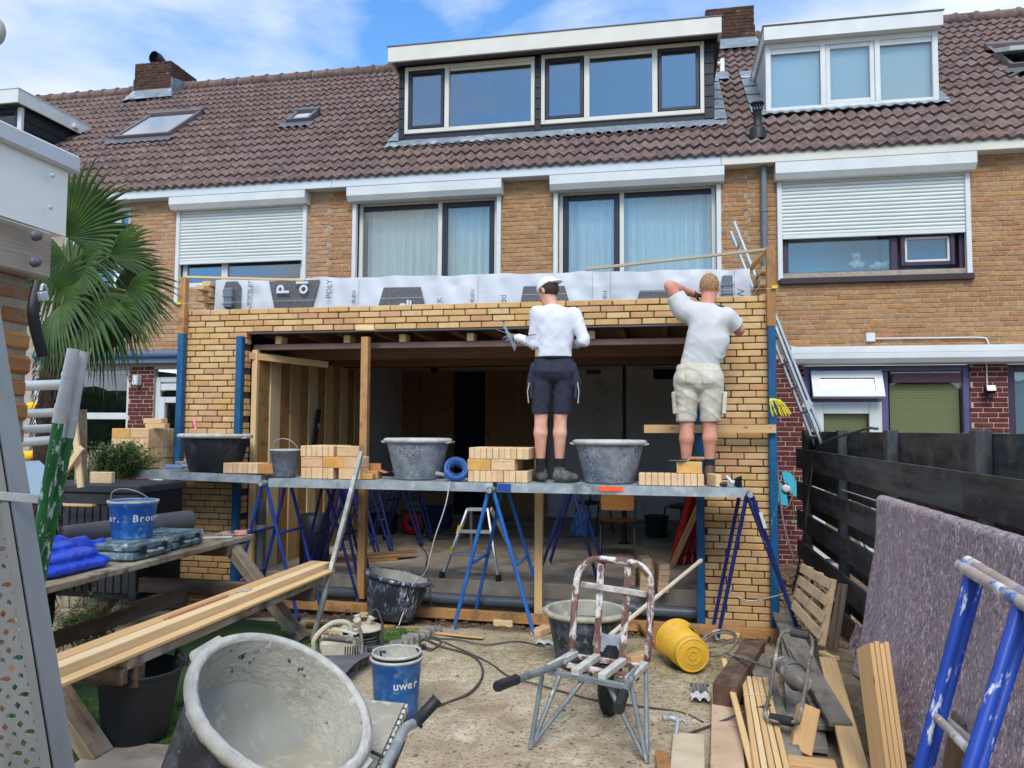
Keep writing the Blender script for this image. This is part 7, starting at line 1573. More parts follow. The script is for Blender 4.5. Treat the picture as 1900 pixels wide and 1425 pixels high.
for i in range(n):
    for c_ in range(cols):
        s0 = .026 + c_ * w_; t0 = i * pitch; ov = (i + c_) % 2; rx, ry = (.0115, .0052) if ov else (.0052, .0062); cx_, ct = s0 + w_ / 2, t0 + pitch / 2; K = 12; V = []; 
        for k in range(K): t = 2 * math.pi * k / K; V.append(PX(cx_ + rx * math.cos(t), ct + ry * math.sin(t)))
        for k in range(K):
            t = 2 * math.pi * k / K; c1, s1 = math.cos(t), math.sin(t); mm = max(abs(c1), abs(s1)); V.append(PX(cx_ + w_ / 2 * c1 / mm, ct + pitch / 2 * s1 / mm))
        for k in range(K): V.append(V[k] + Vector((0, .006, 0)))
        F = [(k, (k + 1) % K, K + (k + 1) % K, K + k) for k in range(K)] + [(2 * K + k, 2 * K + (k + 1) % K, (k + 1) % K, k) for k in range(K)]; hb.add(V, F, [tuple(v) for v in V], 0, False)
hb.build('perforated_face', M_perf, PB)

# ------------------------------------------------------------------ right: black fence, blanket, timber heap, mixer, ladder
M_blackwood = wood('black_stained_board', srgb(54, 56, 60), srgb(36, 38, 42), knots=False, gray=srgb(82, 84, 86), rough=.6, tints=[srgb(255, 255, 255), srgb(225, 230, 240), srgb(240, 230, 220)], dirt=srgb(84, 80, 72))
FE = thing('garden_fence', 'black stained hit and miss plank fence along the right side', 'fence', (1.45, 5, 0))
XF = 1.45
for k, (z0, z1) in enumerate(((1.345, 1.555), (1.0, 1.195), (.69, .885), (.375, .565), (.06, .255))):
    for a, e in ((9.061, 4.184 + .003), (4.184 - .003, 1.2)): b = MB(); b.box((XF + .012, (a + e) / 2, (z0 + z1) / 2), (.024, a - e, z1 - z0), (0, random.uniform(-.02, .02), 0), .003, long=1); b.build('front_plank', M_blackwood, FE)
for z0, z1 in ((1.50, 1.745), (1.17, 1.37), (.86, 1.02), (.54, .70), (.2, .4)):
    for a, e in ((8.9, 6.6), (6.59, 4.3), (4.29, 1.2)): b = MB(); b.box((XF + .115, (a + e) / 2, (z0 + z1) / 2), (.022, a - e, z1 - z0), None, .003, long=1); b.build('rear_plank', M_blackwood, FE)
for px in (1492, 1560, 1651, 1816): y = {1492: 8.8, 1560: 7.1, 1651: 5.628, 1816: 4.124}[px]; b = MB(); b.box((XF + .064, y, .88), (.075, .085, 1.76), None, .004, long=2); b.build('post', M_blackwood, FE)
o = thing('gas_pipe', 'thin pale rod lying across the fence rails', 'rod', (1.420, 5.473, 1.286)); MB().tube([(1.500, 7.107, 1.250), (1.420, 5.411, 1.281)], .005, 6).build('rod', M_white, o)
# moving blanket folded over panels
def felt():
    g = NT('recycled_felt'); n1 = g.noise(70, 5, .7, stretch=(1, 1, .5)); c = g.ramp(n1, [(.30, srgb(44, 38, 48)), (.42, srgb(112, 92, 102)), (.55, srgb(148, 122, 128)), (.68, srgb(220, 206, 206))])
    c = g.mix(g.ramp(g.noise(6, 6, .7), bw(.56, .74)), c, srgb(126, 62, 84)); c = g.mix(g.ramp(g.noise(150, 4, .7, stretch=(1, 1, .35)), bw(.60, .66)), c, srgb(226, 222, 224)); c = g.mix(g.ramp(g.noise(24, 6, .75), [(.36, (1, 1, 1, 1)), (.46, (0, 0, 0, 1))]), c, srgb(60, 56, 74)); c = g.mix(g.ramp(g.noise(30, 6, .75, dist=.5), bw(.66, .70)), c, srgb(190, 70, 100))
    g.col(c); g.b.inputs['Roughness'].default_value = 1; g.b.inputs['Sheen Weight'].default_value = .3; g.bump(g.noise(160, 4, .7), .9, .006); return g.m
M_felt = felt()
bl = thing('moving_blanket', 'grey purple recycled felt blanket draped over panels by the black fence', 'blanket', (1.2, 4, .2))
PNL = (1.255, 1.36)
def bfn(u, v):
    y = 4.93 - u * 2.9; s_ = v
    if s_ < .12: t = s_ / .12; x = 1.36 - .05 * t; z = 1.10 + .25 * t
    elif s_ < .22: t = (s_ - .12) / .10; a = math.pi * t; x = 1.275 + .035 * math.cos(a); z = 1.345 + .03 * math.sin(a)
    else: t = (s_ - .22) / .78; x = 1.238 - .16 * t ** 1.3; z = 1.345 - (1.345 - (.32 - .12 * u)) * t; y += .05 * t * (1 - u) - .02 * t
    f = max(0, (s_ - .2)); x += f * (.040 * math.sin(y * 5 + 1.5 + s_) + .016 * math.sin(y * 13 + s_ * 3)) + .004 * math.sin(y * 31 + s_ * 14); return (x, y, z)
b = MB(); b.grid(bfn, 120, 60); o = b.build('felt', M_felt, bl); m = o.modifiers.new('thick', 'SOLIDIFY'); m.thickness = .012; m.offset = 1
b = MB(); b.grid(lambda u, v: (1.10 + .12 * u + .02 * math.sin(v * 8), 4.97 + .03 * math.sin(u * 5), .30 + .32 * v - .1 * u), 10, 10); b.build('folded_corner', M_felt, bl)
b = MB(); b.span((1.265, 1.4, .05), (1.29, 4.9, 1.34), bev=.003); o = b.build('panel', M_oldwood); tag(o, 'grey wooden panel standing under the felt blanket', 'panel')
for k in range(3): plank('board', ['nearest', 'middle', 'rear'][k] + ' dark weathered board standing below the blanket hem', (1.02 + .06 * k, 3.35 + .12 * k, .0), (1.10 + .05 * k, 3.3 + .12 * k, .62), .11, .022, M_oldwood_d, up=(1, 0, 0), group='dark boards below the blanket', cat='board')
# blue trestle in the right foreground
ft = thing('trestle', 'worn blue folded trestle in the right foreground before the blanket', 'trestle', (.6, 1.75, 0), 'blue steel trestles')
M_bluew = mat('worn_blue_paint', srgb(34, 72, 168), srgb(24, 56, 140), 6, rough=.4, splat=srgb(196, 200, 208), sscale=34, slo=.585, shi=.64, sstretch=(.4, 1.2, 1.2), splat2=srgb(120, 92, 80), s2scale=16, s2lo=.70, s2hi=.76); M_bar = mat('paint_splashed_bar', srgb(178, 172, 164), srgb(150, 130, 116), 10, rough=.6, splat=srgb(60, 96, 176), sscale=12, slo=.54, shi=.6, splat2=srgb(216, 214, 210), s2scale=14, s2lo=.55, s2hi=.65, bump=.3)
A1, A2 = Vector((0.625, 1.800, 1.461)), Vector((0.632, 1.500, 1.441)); B1, B2 = Vector((0.647, 1.820, 1.468)), Vector((0.653, 1.520, 1.445))
for a, e in ((A1, A2), (B1, B2)): d = (e - a).normalized(); MB().tube([a - d * .03, e + d * .1], .0125, 14).build('head_bar', M_bar, ft)
def low(p, q): p, q = Vector(p), Vector(q); d = q - p; return p + d * ((p.z - .01) / -d.z)
LG1, LG2 = low((0.626, 1.780, 1.451), (0.496, 1.700, 1.083)), low((0.646, 1.600, 1.429), (0.519, 1.500, 1.169))
for top, bot, off in ((Vector((0.626, 1.780, 1.451)), LG1, 0), (Vector((0.654, 1.810, 1.442)), LG1 + Vector((.022, .04, 0)), 0), (Vector((0.627, 1.560, 1.434)), LG2, 0), (Vector((0.661, 1.600, 1.420)), LG2 + Vector((.022, .04, 0)), 0)): MB().tube([top, bot], .0112, 14).build('leg', M_bluew, ft)
for a, e in (((0.536, 1.720, 1.178), (0.530, 1.530, 1.186)), ((0.573, 1.780, 1.154), (0.566, 1.600, 1.170))): MB().tube([a, e], .0085, 10).build('rung', M_bar, ft)
# aluminium ladder leaning on the far side of the extension
la = thing('ladder', 'aluminium extension ladder leaning on the right side of the extension', 'ladder', (2, 8.2, 0)); M_alu = mat('aluminium', srgb(206, 210, 212), srgb(190, 195, 198), 6, rough=.35, metal=.5)
LA, LB = Vector((0.734, 8.200, 3.915)), low((0.734, 8.200, 3.915), (1.521, 8.200, 1.717)); dl = (LB - LA).normalized()
for dy, ox in ((0, 0), (.4, 0), (.03, .05), (.37, .05)):
    a = LA + Vector((ox, dy, 0)) + (dl * .95 if ox else dl * 0); b = MB(); b.beam(a, LB + Vector((ox, dy, 0)) - dl * (0 if ox else .6), .024, .065, up=(0, 1, 0), bev=.003); b.build('stile', M_alu, la)
for k in range(15): c = LA + dl * (.2 + k * .27) + Vector((.0, 0, 0)); MB().tube([c, c + Vector((0, .4, 0))], .015, 10).build('rung', M_alu, la); 
for k in range(8): c = LA + dl * (1.5 + k * .27) + Vector((0, -.014, 0)); MB().box(c, (.02, .004, .02), None, 0).build('rung_end', M_blackplastic, la)
b = MB(); b.box(LA + dl * 2.05 + Vector((0, -.012, .03)), (.09, .02, .08), (0, .4, 0), .004); b.build('bracket', M_alu, la)
# turquoise hose reel on the neighbour's wall
hr = thing('hose_reel', 'turquoise cable reel hanging low on the maroon brick wall', 'reel', (1.498, 10.200, 1.032)); p = Vector(hr.location); M_turq = mat('turquoise', srgb(60, 180, 206), None, rough=.5); b = MB(); Mh = Matrix.Translation(p) @ Matrix.Rotation(math.pi / 2, 4, 'X')
for a0, a1 in ((-.5, 1.9), (2.5, 4.9)): b.prism([Mh @ Vector((r_ * math.cos(a) * .8, r_ * math.sin(a) * 1.25, .02)) for r_, ar in ((.17, np.linspace(a0, a1, 12)), (.06, np.linspace(a1, a0, 8))) for a in ar], (0, -.03, 0))
b.build('disc', M_turq, hr); MB().lathe([(.05, .03), (.05, .07), (.02, .075), (0, .075)], 18, Mh).build('hub', M_white, hr)
b = MB(); b.tube(curve_pts([p + Vector((-.1, -.05, .3)), p + Vector((-.12, -.05, -.1)), p + Vector((.0, -.06, -.24)), p + Vector((.1, -.05, .0)), p + Vector((.09, -.05, .25))], 6), .006, 6); b.build('cord', mat('pinkish_cord', srgb(170, 120, 120), None, rough=.7), hr)
b = MB(); b.tube(curve_pts([(1.380, 10.100, 1.410), (1.418, 9.900, 0.700), (1.463, 9.500, 0.312), (1.440, 9.000, 0.284)], 8), .012, 8); o = b.build('garden_hose', mat('grey_hose', srgb(120, 112, 106), None, rough=.6)); tag(o, 'grey hose hanging down beside the turquoise reel', 'hose')
b = MB(); b.tube(curve_pts([(1.581, 10.200, 0.973), (1.596, 10.200, 0.639)], 4), .005, 5); b.tube([(1.563, 10.200, 0.611), (1.627, 10.200, 0.613)], .03, 8); o = b.build('hose_nozzle', mat('greenish_nozzle', srgb(96, 120, 84), None)); tag(o, 'greenish nozzle hanging below the turquoise reel', 'nozzle')
# black cable over the fence
M_cable = mat('black_cable', srgb(56, 56, 56), srgb(84, 82, 78), 8, rough=.7)
b = MB(); b.tube(curve_pts([(1.5, 5.9, 1.77), (1.44, 6.1, 1.76), (1.380, 7.398, 1.603), (1.360, 7.735, 1.240), (1.330, 7.848, 0.847), (1.300, 8.162, 0.346), (1.200, 8.284, -0.077), (0.719, 6.336, 0.030)], 8), .010, 8); o = b.build('cable', M_cable); tag(o, 'black cable hanging over the black fence down to the ground', 'cable')
# small pallet leaning
PAL = thing('pallet', 'small pale slatted pallet leaning before the black fence', 'pallet', (1.2, 6.3, 0)); TL, TR, BR_, BL = (Vector(q) for q in ((1.118, 6.750, 0.661), (1.215, 6.150, 0.655), (1.105, 6.050, 0.180), (1.005, 6.650, 0.285))); nrm = (TR - TL).cross(BL - TL).normalized(); nrm = nrm if nrm.y < 0 else -nrm
M_pal = wood('pallet_slat', srgb(206, 182, 144), srgb(180, 156, 120), knots=False, dirt=srgb(160, 140, 112))
for k in range(4):
    t0 = k / 4; w_ = .165; a, e = lerp(TL, BL, t0 + w_ / 2), lerp(TR, BR_, t0 + w_ / 2); hgt = (TL - BL).length * w_ * 1.1; b = MB(); b.beam(a, e, .018, hgt, up=(TL - BL).normalized(), bev=.003); b.build('slat', M_pal, PAL)
for t in (.12, .5, .93): a, e = lerp(TL, TR, t) - nrm * .035, lerp(BL, BR_, t) - nrm * .035; MB().beam(a, e, .05, .045, up=nrm, bev=.003).build('bearer', M_pal, PAL)
b = MB(); b.beam(TR + Vector((.08, -.02, -.03)), BR_ + Vector((.09, -.02, -.02)), .11, .03, up=(1, .3, 0), bev=.004); b.build('side_board', M_oldwood_d, PAL)
# timber heap
def zplank(lab, a, e, w_, h, m, group='timber heap at the right', cat='plank', up=(0, 0, 1), name='plank'): return plank(name, lab, a, e, w_, h, m, None, up, cat)
M_greyb = wood('dusty_grey_board', srgb(128, 122, 112), srgb(98, 92, 86), knots=False, gray=srgb(142, 138, 130), dirt=srgb(92, 84, 76)); M_pinkply = mat('dirty_plywood', srgb(206, 178, 150), srgb(186, 158, 130), 4, rough=.9, splat=srgb(140, 120, 102), sscale=14, slo=.62, shi=.7, bump=.2)
zplank('wide dusty grey board lying from the pallet towards the mixer', (1.009, 7.120, 0.160), (0.925, 4.651, 0.100), .17, .03, M_greyb); zplank('dusty grey board lying under the hand mixer', (1.037, 6.735, 0.120), (0.759, 4.487, 0.040), .2, .03, M_greyb)
zplank('grey dusty plank left of the mixer beside the lath bundle', (0.661, 6.030, 0.100), (0.637, 4.233, 0.050), .13, .03, M_greyb); zplank('dark brown sleeper lying by the stirring rod', (0.669, 6.174, 0.100), (0.368, 5.062, 0.100), .15, .14, wood('dark_sleeper', srgb(104, 80, 66), srgb(74, 56, 48), knots=False, dirt=srgb(120, 100, 86)))
zplank('dusty grey board under the pallet foot', (0.918, 5.791, 0.220), (0.937, 4.546, 0.160), .12, .03, M_greyb)
zplank('large stained plywood panel flat on the ground at right', (0.388, 5.278, 0.030), (0.285, 3.745, 0.030), .17, .02, M_pinkply, cat='panel'); zplank('pale dusty board lying left of the stained plywood', (0.133, 4.554, 0.035), (0.089, 3.605, 0.030), .17, .03, mat('pale_dusty_board', srgb(206, 190, 162), srgb(184, 168, 140), 5, rough=.9, splat=srgb(160, 142, 118), sscale=9, slo=.6, shi=.72)); zplank('small reddish offcut at the bottom edge left of the pale board', (-0.015, 4.278, 0.030), (0.001, 3.961, 0.030), .07, .04, M_pine_d, cat='offcut')
for k in range(5):
    q0, q1 = Vector((0.513, 5.388, 0.100)), Vector((0.429, 3.771, 0.080)); sd = Vector((.034, .004, 0)); zplank(['left outer', 'second', 'middle', 'fourth', 'right outer'][k] + ' pine lath of the strapped bundle', q0 + sd * k + Vector((0, .02 * (k % 2), .005 * (k % 3))), q1 + sd * k * 1.05, .030, .05, M_pine, cat='lath')
t = thing('strap', 'thin white strap round the pine lath bundle', 'strap', (0.515, 4.927, 0.130)); q = lerp((0.513, 5.388, 0.100), (0.429, 3.771, 0.080), .22); MB().tube([q + Vector((-.02, 0, .03)), q + Vector((.07, .01, .04)), q + Vector((.16, .01, .03))], .002, 5).build('strap', M_white, t)
zplank('long thin pale lath sloping past the stirring ring', (0.406, 5.642, 0.160), (0.431, 4.041, 0.060), .035, .022, M_pine, cat='lath')
zplank('thick pine block tilted up beside the mixer', (0.712, 4.471, 0.020), (0.784, 4.613, 0.220), .11, .07, M_pine, cat='block', up=(0, 1, 0), name='block'); zplank('pale pine block at the lower picture edge below the tilted block', (0.610, 4.195, 0.050), (0.837, 4.175, 0.050), .12, .09, M_pine, cat='block', name='block')
zplank('long pine plank lying from the pallet to the lower edge', (1.111, 5.761, 0.170), (0.876, 3.829, 0.120), .11, .035, M_pine)
for k in range(4): a, e = Vector((0.950, 4.032, 0.716)), Vector((0.950, 3.761, 0.157)); zplank(['front', 'second', 'third', 'rear'][k] + ' wide pine board of the stack leaning under the blanket', a + Vector((.022 * k, .01, .012 * (k % 2))), e + Vector((.022 * k, 0, 0)), .15, .02, M_pine, up=(1, .25, 0), cat='board')
zplank('short pine offcut on the dark ground beside the pallet foot', (1.143, 6.134, 0.120), (1.213, 5.985, 0.120), .06, .03, M_pine, cat='offcut')
# hand mixer lying on the boards
MX = thing('hand_mixer', 'dusty electric mortar mixer lying on the grey boards', 'mixer', (0.821, 5.400, 0.200)); M_mix = mat('dusty_machine', srgb(120, 114, 106), srgb(92, 88, 82), 8, rough=.8, splat=srgb(170, 164, 152), sscale=10, slo=.52, shi=.64); M_mixd = mat('dark_machine', srgb(58, 56, 54), srgb(76, 72, 68), 8, rough=.7)
zc_ = Vector((0.774, 5.176, 0.280)); 
b = MB(); b.tube([(0.690, 5.169, 0.300), (0.742, 5.046, 0.300), (0.762, 4.822, 0.300), (0.812, 4.837, 0.280)], [.045, .065, .066, .055], 18); b.build('motor', M_mix, MX); MB().tube([(0.766, 4.924, 0.300), (0.769, 4.904, 0.300)], [.072, .072], 18).build('band', M_mixd, MX)
fr_ = [(0.724, 5.265, 0.420), (0.780, 5.374, 0.440), (0.925, 5.310, 0.430), (0.836, 4.898, 0.350), (0.711, 4.449, 0.220), (0.691, 4.533, 0.160), (0.560, 4.613, 0.150), (0.625, 4.930, 0.200), (0.682, 5.107, 0.360), (0.724, 5.265, 0.420)]; MB().tube(curve_pts(fr_, 6), .011, 10).build('handle_frame', M_mix, MX)
MB().tube([lerp(fr_[1], fr_[2], .2), lerp(fr_[1], fr_[2], .9)], .022, 14).build('grip', M_mixd, MX); MB().tube([lerp(fr_[6], fr_[5], .15), lerp(fr_[6], fr_[5], .95)], .026, 14).build('grip', M_blackplastic, MX)
MB().tube([(0.658, 5.128, 0.270), (0.437, 5.807, 0.160)], .010, 10).build('stirring_rod', M_mix, MX); rc = Vector((0.396, 5.986, 0.100)); b = MB(); b.tube([rc + Vector((.13 * math.cos(a), .10 * math.sin(a) + .02, .06 + .07 * math.sin(a * 1.0 + .6) + .02 * a / 6)) for a in np.linspace(0, 10.5, 40)], .009, 8); b.tube(curve_pts([rc + Vector((.12, .05, .1)), rc + Vector((0, 0, .06)), rc + Vector((-.12, .05, .02))], 6), .008, 8); b.build('stirring_ring', M_mix, MX)
b = MB(); b.tube(curve_pts([(0.609, 4.814, 0.150), (0.490, 4.844, 0.100), (0.301, 4.791, 0.030), (0.142, 4.648, 0.015), (0.096, 4.631, 0.012)], 8), .007, 7); b.build('cable', M_cable, MX)
# yellow bucket lying on its side
M_yel = mat('yellow_bucket', srgb(226, 178, 54), srgb(210, 160, 44), 6, rough=.55, splat=srgb(200, 180, 130), sscale=9, slo=.56, shi=.7, splat2=srgb(190, 150, 70), s2scale=14, s2lo=.6, s2hi=.7)
q = Vector((0.202, 5.773, 0.140)); mouth = Vector((0.024, 6.317, 0.160)); ax = (mouth - q).normalized(); ybr = ax.to_track_quat('Z', 'Y').to_euler()
yb_ = bucket(tuple(q), .155, min(.36, (mouth - q).length), 'yellow building bucket lying on its side by the brick pier', M_yel, M_yel, fill=.04, tilt=ybr, rb=.8, handle=False, fillm=M_yel)
Mb_ = Matrix.Translation(q) @ ybr.to_matrix().to_4x4(); b = MB(); b.lathe([(.06, -.002), (.065, -.006), (.07, -.002)], 28, Mb_); b.lathe([(.025, -.002), (.03, -.005), (.034, -.002)], 24, Mb_); b.lathe([(.108, .0), (.116, -.006), (.122, .0)], 32, Mb_); b.build('base_ring', M_yel, yb_)
for a0 in (-1.2, 1.9):
    b = MB(); b.grid(lambda u, v, a0=a0: Mb_ @ Vector(((.1365 + .03 * (.55 + .3 * v)) * math.cos(a0 + .7 * u), (.1365 + .03 * (.55 + .3 * v)) * math.sin(a0 + .7 * u), .14 + .11 * v)), 8, 4); b.build('printed_label', mat('dark_label', srgb(84, 78, 66), srgb(170, 150, 100), 40, rough=.6), yb_)
# gloves, hammer, shovel
M_cloth = mat('dirty_white_cloth', srgb(216, 214, 210), srgb(180, 178, 172), 10, rough=1); t = thing('work_glove', 'grey and white work glove lying on the fibres near the yellow bucket', 'glove', (0.225, 5.294, 0.020))
p = Vector((0.228, 5.274, 0.020)); b = MB(); b.grid(lambda u, v: (p.x - .06 + .12 * u, p.y - .09 + .14 * v, .015 + .035 * abs(math.sin(u * 7 + v * 3)) * abs(math.sin(v * 5 + 1))), 16, 16); b.build('cuff', M_cloth, t)
for k in range(4): a = Vector((p.x - .03 + .025 * k, p.y + .05, .03)); MB().tube(curve_pts([a, a + Vector((-.01, .05, .03)), a + Vector((-.02 + .01 * k, .09, .02))], 4), .011, 8).build('finger', M_glove, t)
t = thing('claw_hammer', 'dusty claw hammer leaning on the pale board', 'hammer', (0.067, 4.675, 0.060)); h0 = Vector((0.075, 4.599, 0.100)); b = MB(); b.tube(curve_pts([(-0.010, 4.579, 0.110), (0.036, 4.597, 0.110), h0, (0.105, 4.606, 0.100), (0.125, 4.586, 0.085)], 5), [.017, .017, .016, .015, .015, .016, .018, .018, .017, .016, .015, .014, .013, .012, .011, .010, .009, .008, .007, .006, .005], 10); b.build('head', M_steel, t); MB().tube([h0, (0.061, 4.518, 0.040)], .013, 10).build('handle', M_steel, t)
t = thing('shovel', 'shovel with pale wooden shaft leaning past the grey tub behind the barrow', 'shovel', (-0.325, 7.218, 0.020)); a, e = Vector((0.302, 6.900, 0.622)), Vector((-0.229, 5.700, 0.401)); MB().tube([a, e, e + (e - a) * .25], .017, 14).build('shaft', mat('pale_shaft', srgb(222, 206, 184), srgb(206, 188, 166), 6, rough=.6), t); d = (a - e).normalized(); MB().tube([a - d * .02, a + d * .03], [.02, .019], 12).build('knob', mat('pale_knob', srgb(226, 212, 192), None), t)
b = MB(); q = e + (e - a) * .25; b.grid(lambda u, v: q + Vector(((u - .5) * .2, -.26 * v, -.05 * v + .05 * (u - .5) ** 2 * 4)), 8, 6); b.build('blade', M_steel, t)

# ------------------------------------------------------------------ foreground and middle of the yard
# big tub on a hand cart at the lower left
M_tub_f = mat('foreground_tub', srgb(52, 56, 64), srgb(38, 42, 48), 7, rough=.6, splat=srgb(150, 156, 160), sscale=36, slo=.60, shi=.68, sstretch=(1, 1, .6), splat2=srgb(96, 102, 110), s2scale=9, s2lo=.46, s2hi=.66)
def tub_in(name):
    g = NT(name); n = g.noise(5, 7, .6); f = g.noise(34, 6, .7); c = g.ramp(n, [(.3, srgb(156, 153, 140)), (.5, srgb(176, 173, 160)), (.7, srgb(194, 191, 180))]); c = g.mix(g.ramp(f, bw(.50, .66)), c, srgb(192, 190, 182)); c = g.mix(g.ramp(g.noise(11, 7, .7), [(.385, (1, 1, 1, 1)), (.405, (0, 0, 0, 1))]), c, srgb(44, 48, 66)); g.col(c)
    g.b.inputs['Roughness'].default_value = .8; a = g.n('ShaderNodeMath'); a.operation = 'ADD'; g.l(n, a.inputs[0]); g.l(f, a.inputs[1]); g.bump(a.outputs[0], .8, .012); return g.m
M_tin = tub_in('crusted_inside'); M_slurry = mat('wet_slurry', srgb(150, 150, 140), srgb(126, 127, 118), 3, rough=.38, bump=.35, bscale=9, rvar=.15, splat=srgb(172, 170, 160), sscale=7, slo=.54, shi=.62)
RC = Vector((-1.175, 2.300, 0.888)); tl = Euler((R_(8), R_(33), 0)); nz_ = tl.to_matrix() @ Vector((0, 0, 1)); HT = .44
BC = RC - nz_ * HT
ft_ = tub(tuple(BC), .288, HT, 'large tilted mortar tub with crusted rim in the left foreground', M_tub_f, M_rim, fill=.03, tilt=tl, rb=.80, inner=M_tin, rimr=.024, n=72, fillm=M_slurry)
Mf_ = Matrix.Translation(BC) @ tl.to_matrix().to_4x4()
r = random.Random(8); b = MB()
def crust(t): return .0045 * math.sin(9 * t + 1) + .005 * math.sin(23 * t) + .004 * math.sin(41 * t + 2) + .004 * math.sin(5 * t)
b.lathe([(.2835, HT - .046), (.295, HT - .044), (.304, HT - .030), (.306, HT - .012), (.299, HT + .004), (.288, HT + .008), (.277, HT + .003), (.272, HT - .03)], 220, Mf_, wob=lambda t, i: crust(t) * (1.5 if i in (2, 3, 4) else .9) * .9 + .0012 * math.sin(t * 97 + i * 2)); b.build('crusted_rim', M_rim, ft_)
# fresh mortar slope inside
b = MB(); zf = HT * .27
def slope(u, v): a = u * 2 * math.pi; rr = .243 * (1 - v * .999); h = zf + .012 + .13 * (.5 + .5 * math.cos(a - 2.6)) ** 1.5 * (rr / .24) ** 2 + .012 * math.sin(a * 3 + rr * 30) * (rr / .24); return Mf_ @ Vector((rr * math.cos(a) * (1 + .32 * (h - zf)), rr * math.sin(a) * (1 + .32 * (h - zf)), h))
b.grid(slope, 72, 16, wrapu=True); b.build('fresh_mortar', M_slurry, ft_)
CT = thing('hand_cart', 'hand cart with dusty tray and grey tube handle carrying the big tub', 'cart', (-1.0, 2.5, 0)); M_tray = mat('dusty_tray', srgb(168, 162, 146), srgb(144, 138, 124), 6, rough=.9, splat=srgb(196, 190, 178), sscale=12, slo=.5, shi=.66, bump=.4); M_blacktray = mat('dark_tray_side', srgb(60, 60, 60), srgb(96, 94, 88), 18, rough=.8, splat=srgb(176, 172, 160), sscale=20, slo=.55, shi=.64); M_ylw = mat('yellow_stripe', srgb(240, 196, 40), None, rough=.6)
c1, c2, c3 = Vector((-1.175, 2.950, 0.675)), Vector((-1.001, 2.950, 0.687)), Vector((-0.968, 2.300, 0.679)); zt_ = c1.z
q2, q3 = Vector((c2.x, 2.95, zt_)), Vector((-0.893, 2.2, zt_)); b = MB(); b.prism([(q2.x, q2.y, zt_), (q2.x - .34, q2.y + .02, zt_), (q2.x - .6, 2.2, zt_ - .05), (q3.x, q3.y, zt_ - .05)], (0, 0, -.02)); b.build('tray', M_tray, CT)
dv = (q3 - q2); b = MB(); b.prism([q2 + Vector((.003, 0, .0)), q3 + Vector((.003, 0, -.05)), q3 + Vector((.003, 0, -.18)), q2 + Vector((.003, 0, -.13))], (.012, 0, 0)); b.build('side_panel', M_blacktray, CT)
for t0 in (.03, .42, .8): a, e = lerp(q2, q3, t0), lerp(q2, q3, t0 + .05); MB().prism([a + Vector((.016, 0, -.06 - .05 * t0)), e + Vector((.016, 0, -.06 - .05 * t0)), e + Vector((.016, 0, -.12 - .05 * t0)), a + Vector((.016, 0, -.12 - .05 * t0))], (.002, 0, 0)).build('stripe', M_ylw, CT)
n = 16
for k in range(n): a = lerp(q2, q3, (k + .5) / n); MB().box(a + Vector((.013, 0, -.012 - .05 * (k + .5) / n)), (.012, .022, .034), (.4, 0, .08), .003).build('notch', M_rim, CT)
h = [(-0.836, 2.850, 0.737), (-0.903, 2.800, 0.665), (-0.917, 2.720, 0.670), (-0.892, 2.550, 0.676), (-0.879, 2.400, 0.661), (-0.840, 2.200, 0.610)]; MB().tube(curve_pts(h[1:], 6), .018, 14).build('handle', M_steel, CT)
g0, g1 = Vector(h[0]), Vector(h[1]); d = (g1 - g0).normalized(); MB().tube([g0, g0 + d * .015, g1 - d * .01, g1 - d * .008, g1 + d * .004], [.024, .0225, .0225, .030, .030], 18).build('grip', M_blackplastic, CT)
MB().tube([(-0.959, 2.500, 0.673), (-0.869, 2.450, 0.671)], .006, 8).build('tie', M_mixd, CT)
b = MB(); wl_ = Vector((-1.3, 3.0, .2)); b.tube([wl_ + Vector((.0, .15 * math.cos(a), .15 * math.sin(a))) for a in np.linspace(0, 6.283, 25)[:-1]], .05, 12, closed=True); b.build('wheel', M_rubber, CT)
for x in (-1.5, -.75): MB().tube([(x, 2.35, .01), (x, 2.5, zt_ - .06)], .016, 10).build('leg', M_steel, CT)
# brick barrow
BW = thing('brick_barrow', 'mortar splashed brick barrow with tall barred back and grey handles', 'barrow', (-.4, 4.4, 0)); M_rust = mat('splashed_brown_tube', srgb(126, 92, 82), srgb(104, 72, 64), 8, rough=.75, splat=srgb(212, 208, 202), sscale=17, slo=.50, shi=.58, sstretch=(.5, 1, 1), bump=.35, bscale=40); M_gtube = mat('splashed_grey_tube', srgb(138, 146, 148), srgb(112, 120, 124), 8, rough=.5, metal=.2, splat=srgb(206, 204, 198), sscale=17, slo=.58, shi=.66, sstretch=(.4, 1, 1))
bk = lambda p: Vector(p)
arch = [(-0.544, 4.838, 0.370), (-0.544, 4.720, 0.473), (-0.528, 4.800, 0.812), (-0.490, 4.820, 0.908), (-0.424, 4.830, 0.949), (-0.296, 4.790, 0.954), (-0.164, 4.740, 0.948), (-0.100, 4.720, 0.903), (-0.075, 4.700, 0.819), (-0.090, 4.600, 0.501), (-0.105, 4.709, 0.370)]
MB().tube(curve_pts(arch, 6), .021, 14).build('back_frame', M_rust, BW)
for a, e in (((-0.380, 4.820, 0.926), (-0.400, 4.742, 0.380)), ((-0.211, 4.770, 0.922), (-0.247, 4.709, 0.380))): MB().beam(a, e, .042, .016, up=(0, 1, 0), bev=.003).build('back_bar', M_rust, BW)
MB().beam((-0.499, 4.780, 0.804), (-0.101, 4.720, 0.773), .02, .035, bev=.003).build('back_rail', mat('crusted_rail', srgb(206, 204, 198), srgb(150, 130, 120), 14, rough=.9, bump=.4), BW)
SLT = (((-0.533, 4.768, 0.390), (-0.641, 4.461, 0.390)), ((-0.396, 4.730, 0.390), (-0.494, 4.393, 0.390)), ((-0.239, 4.676, 0.390), (-0.340, 4.350, 0.390)), ((-0.107, 4.651, 0.390), (-0.192, 4.326, 0.390)))
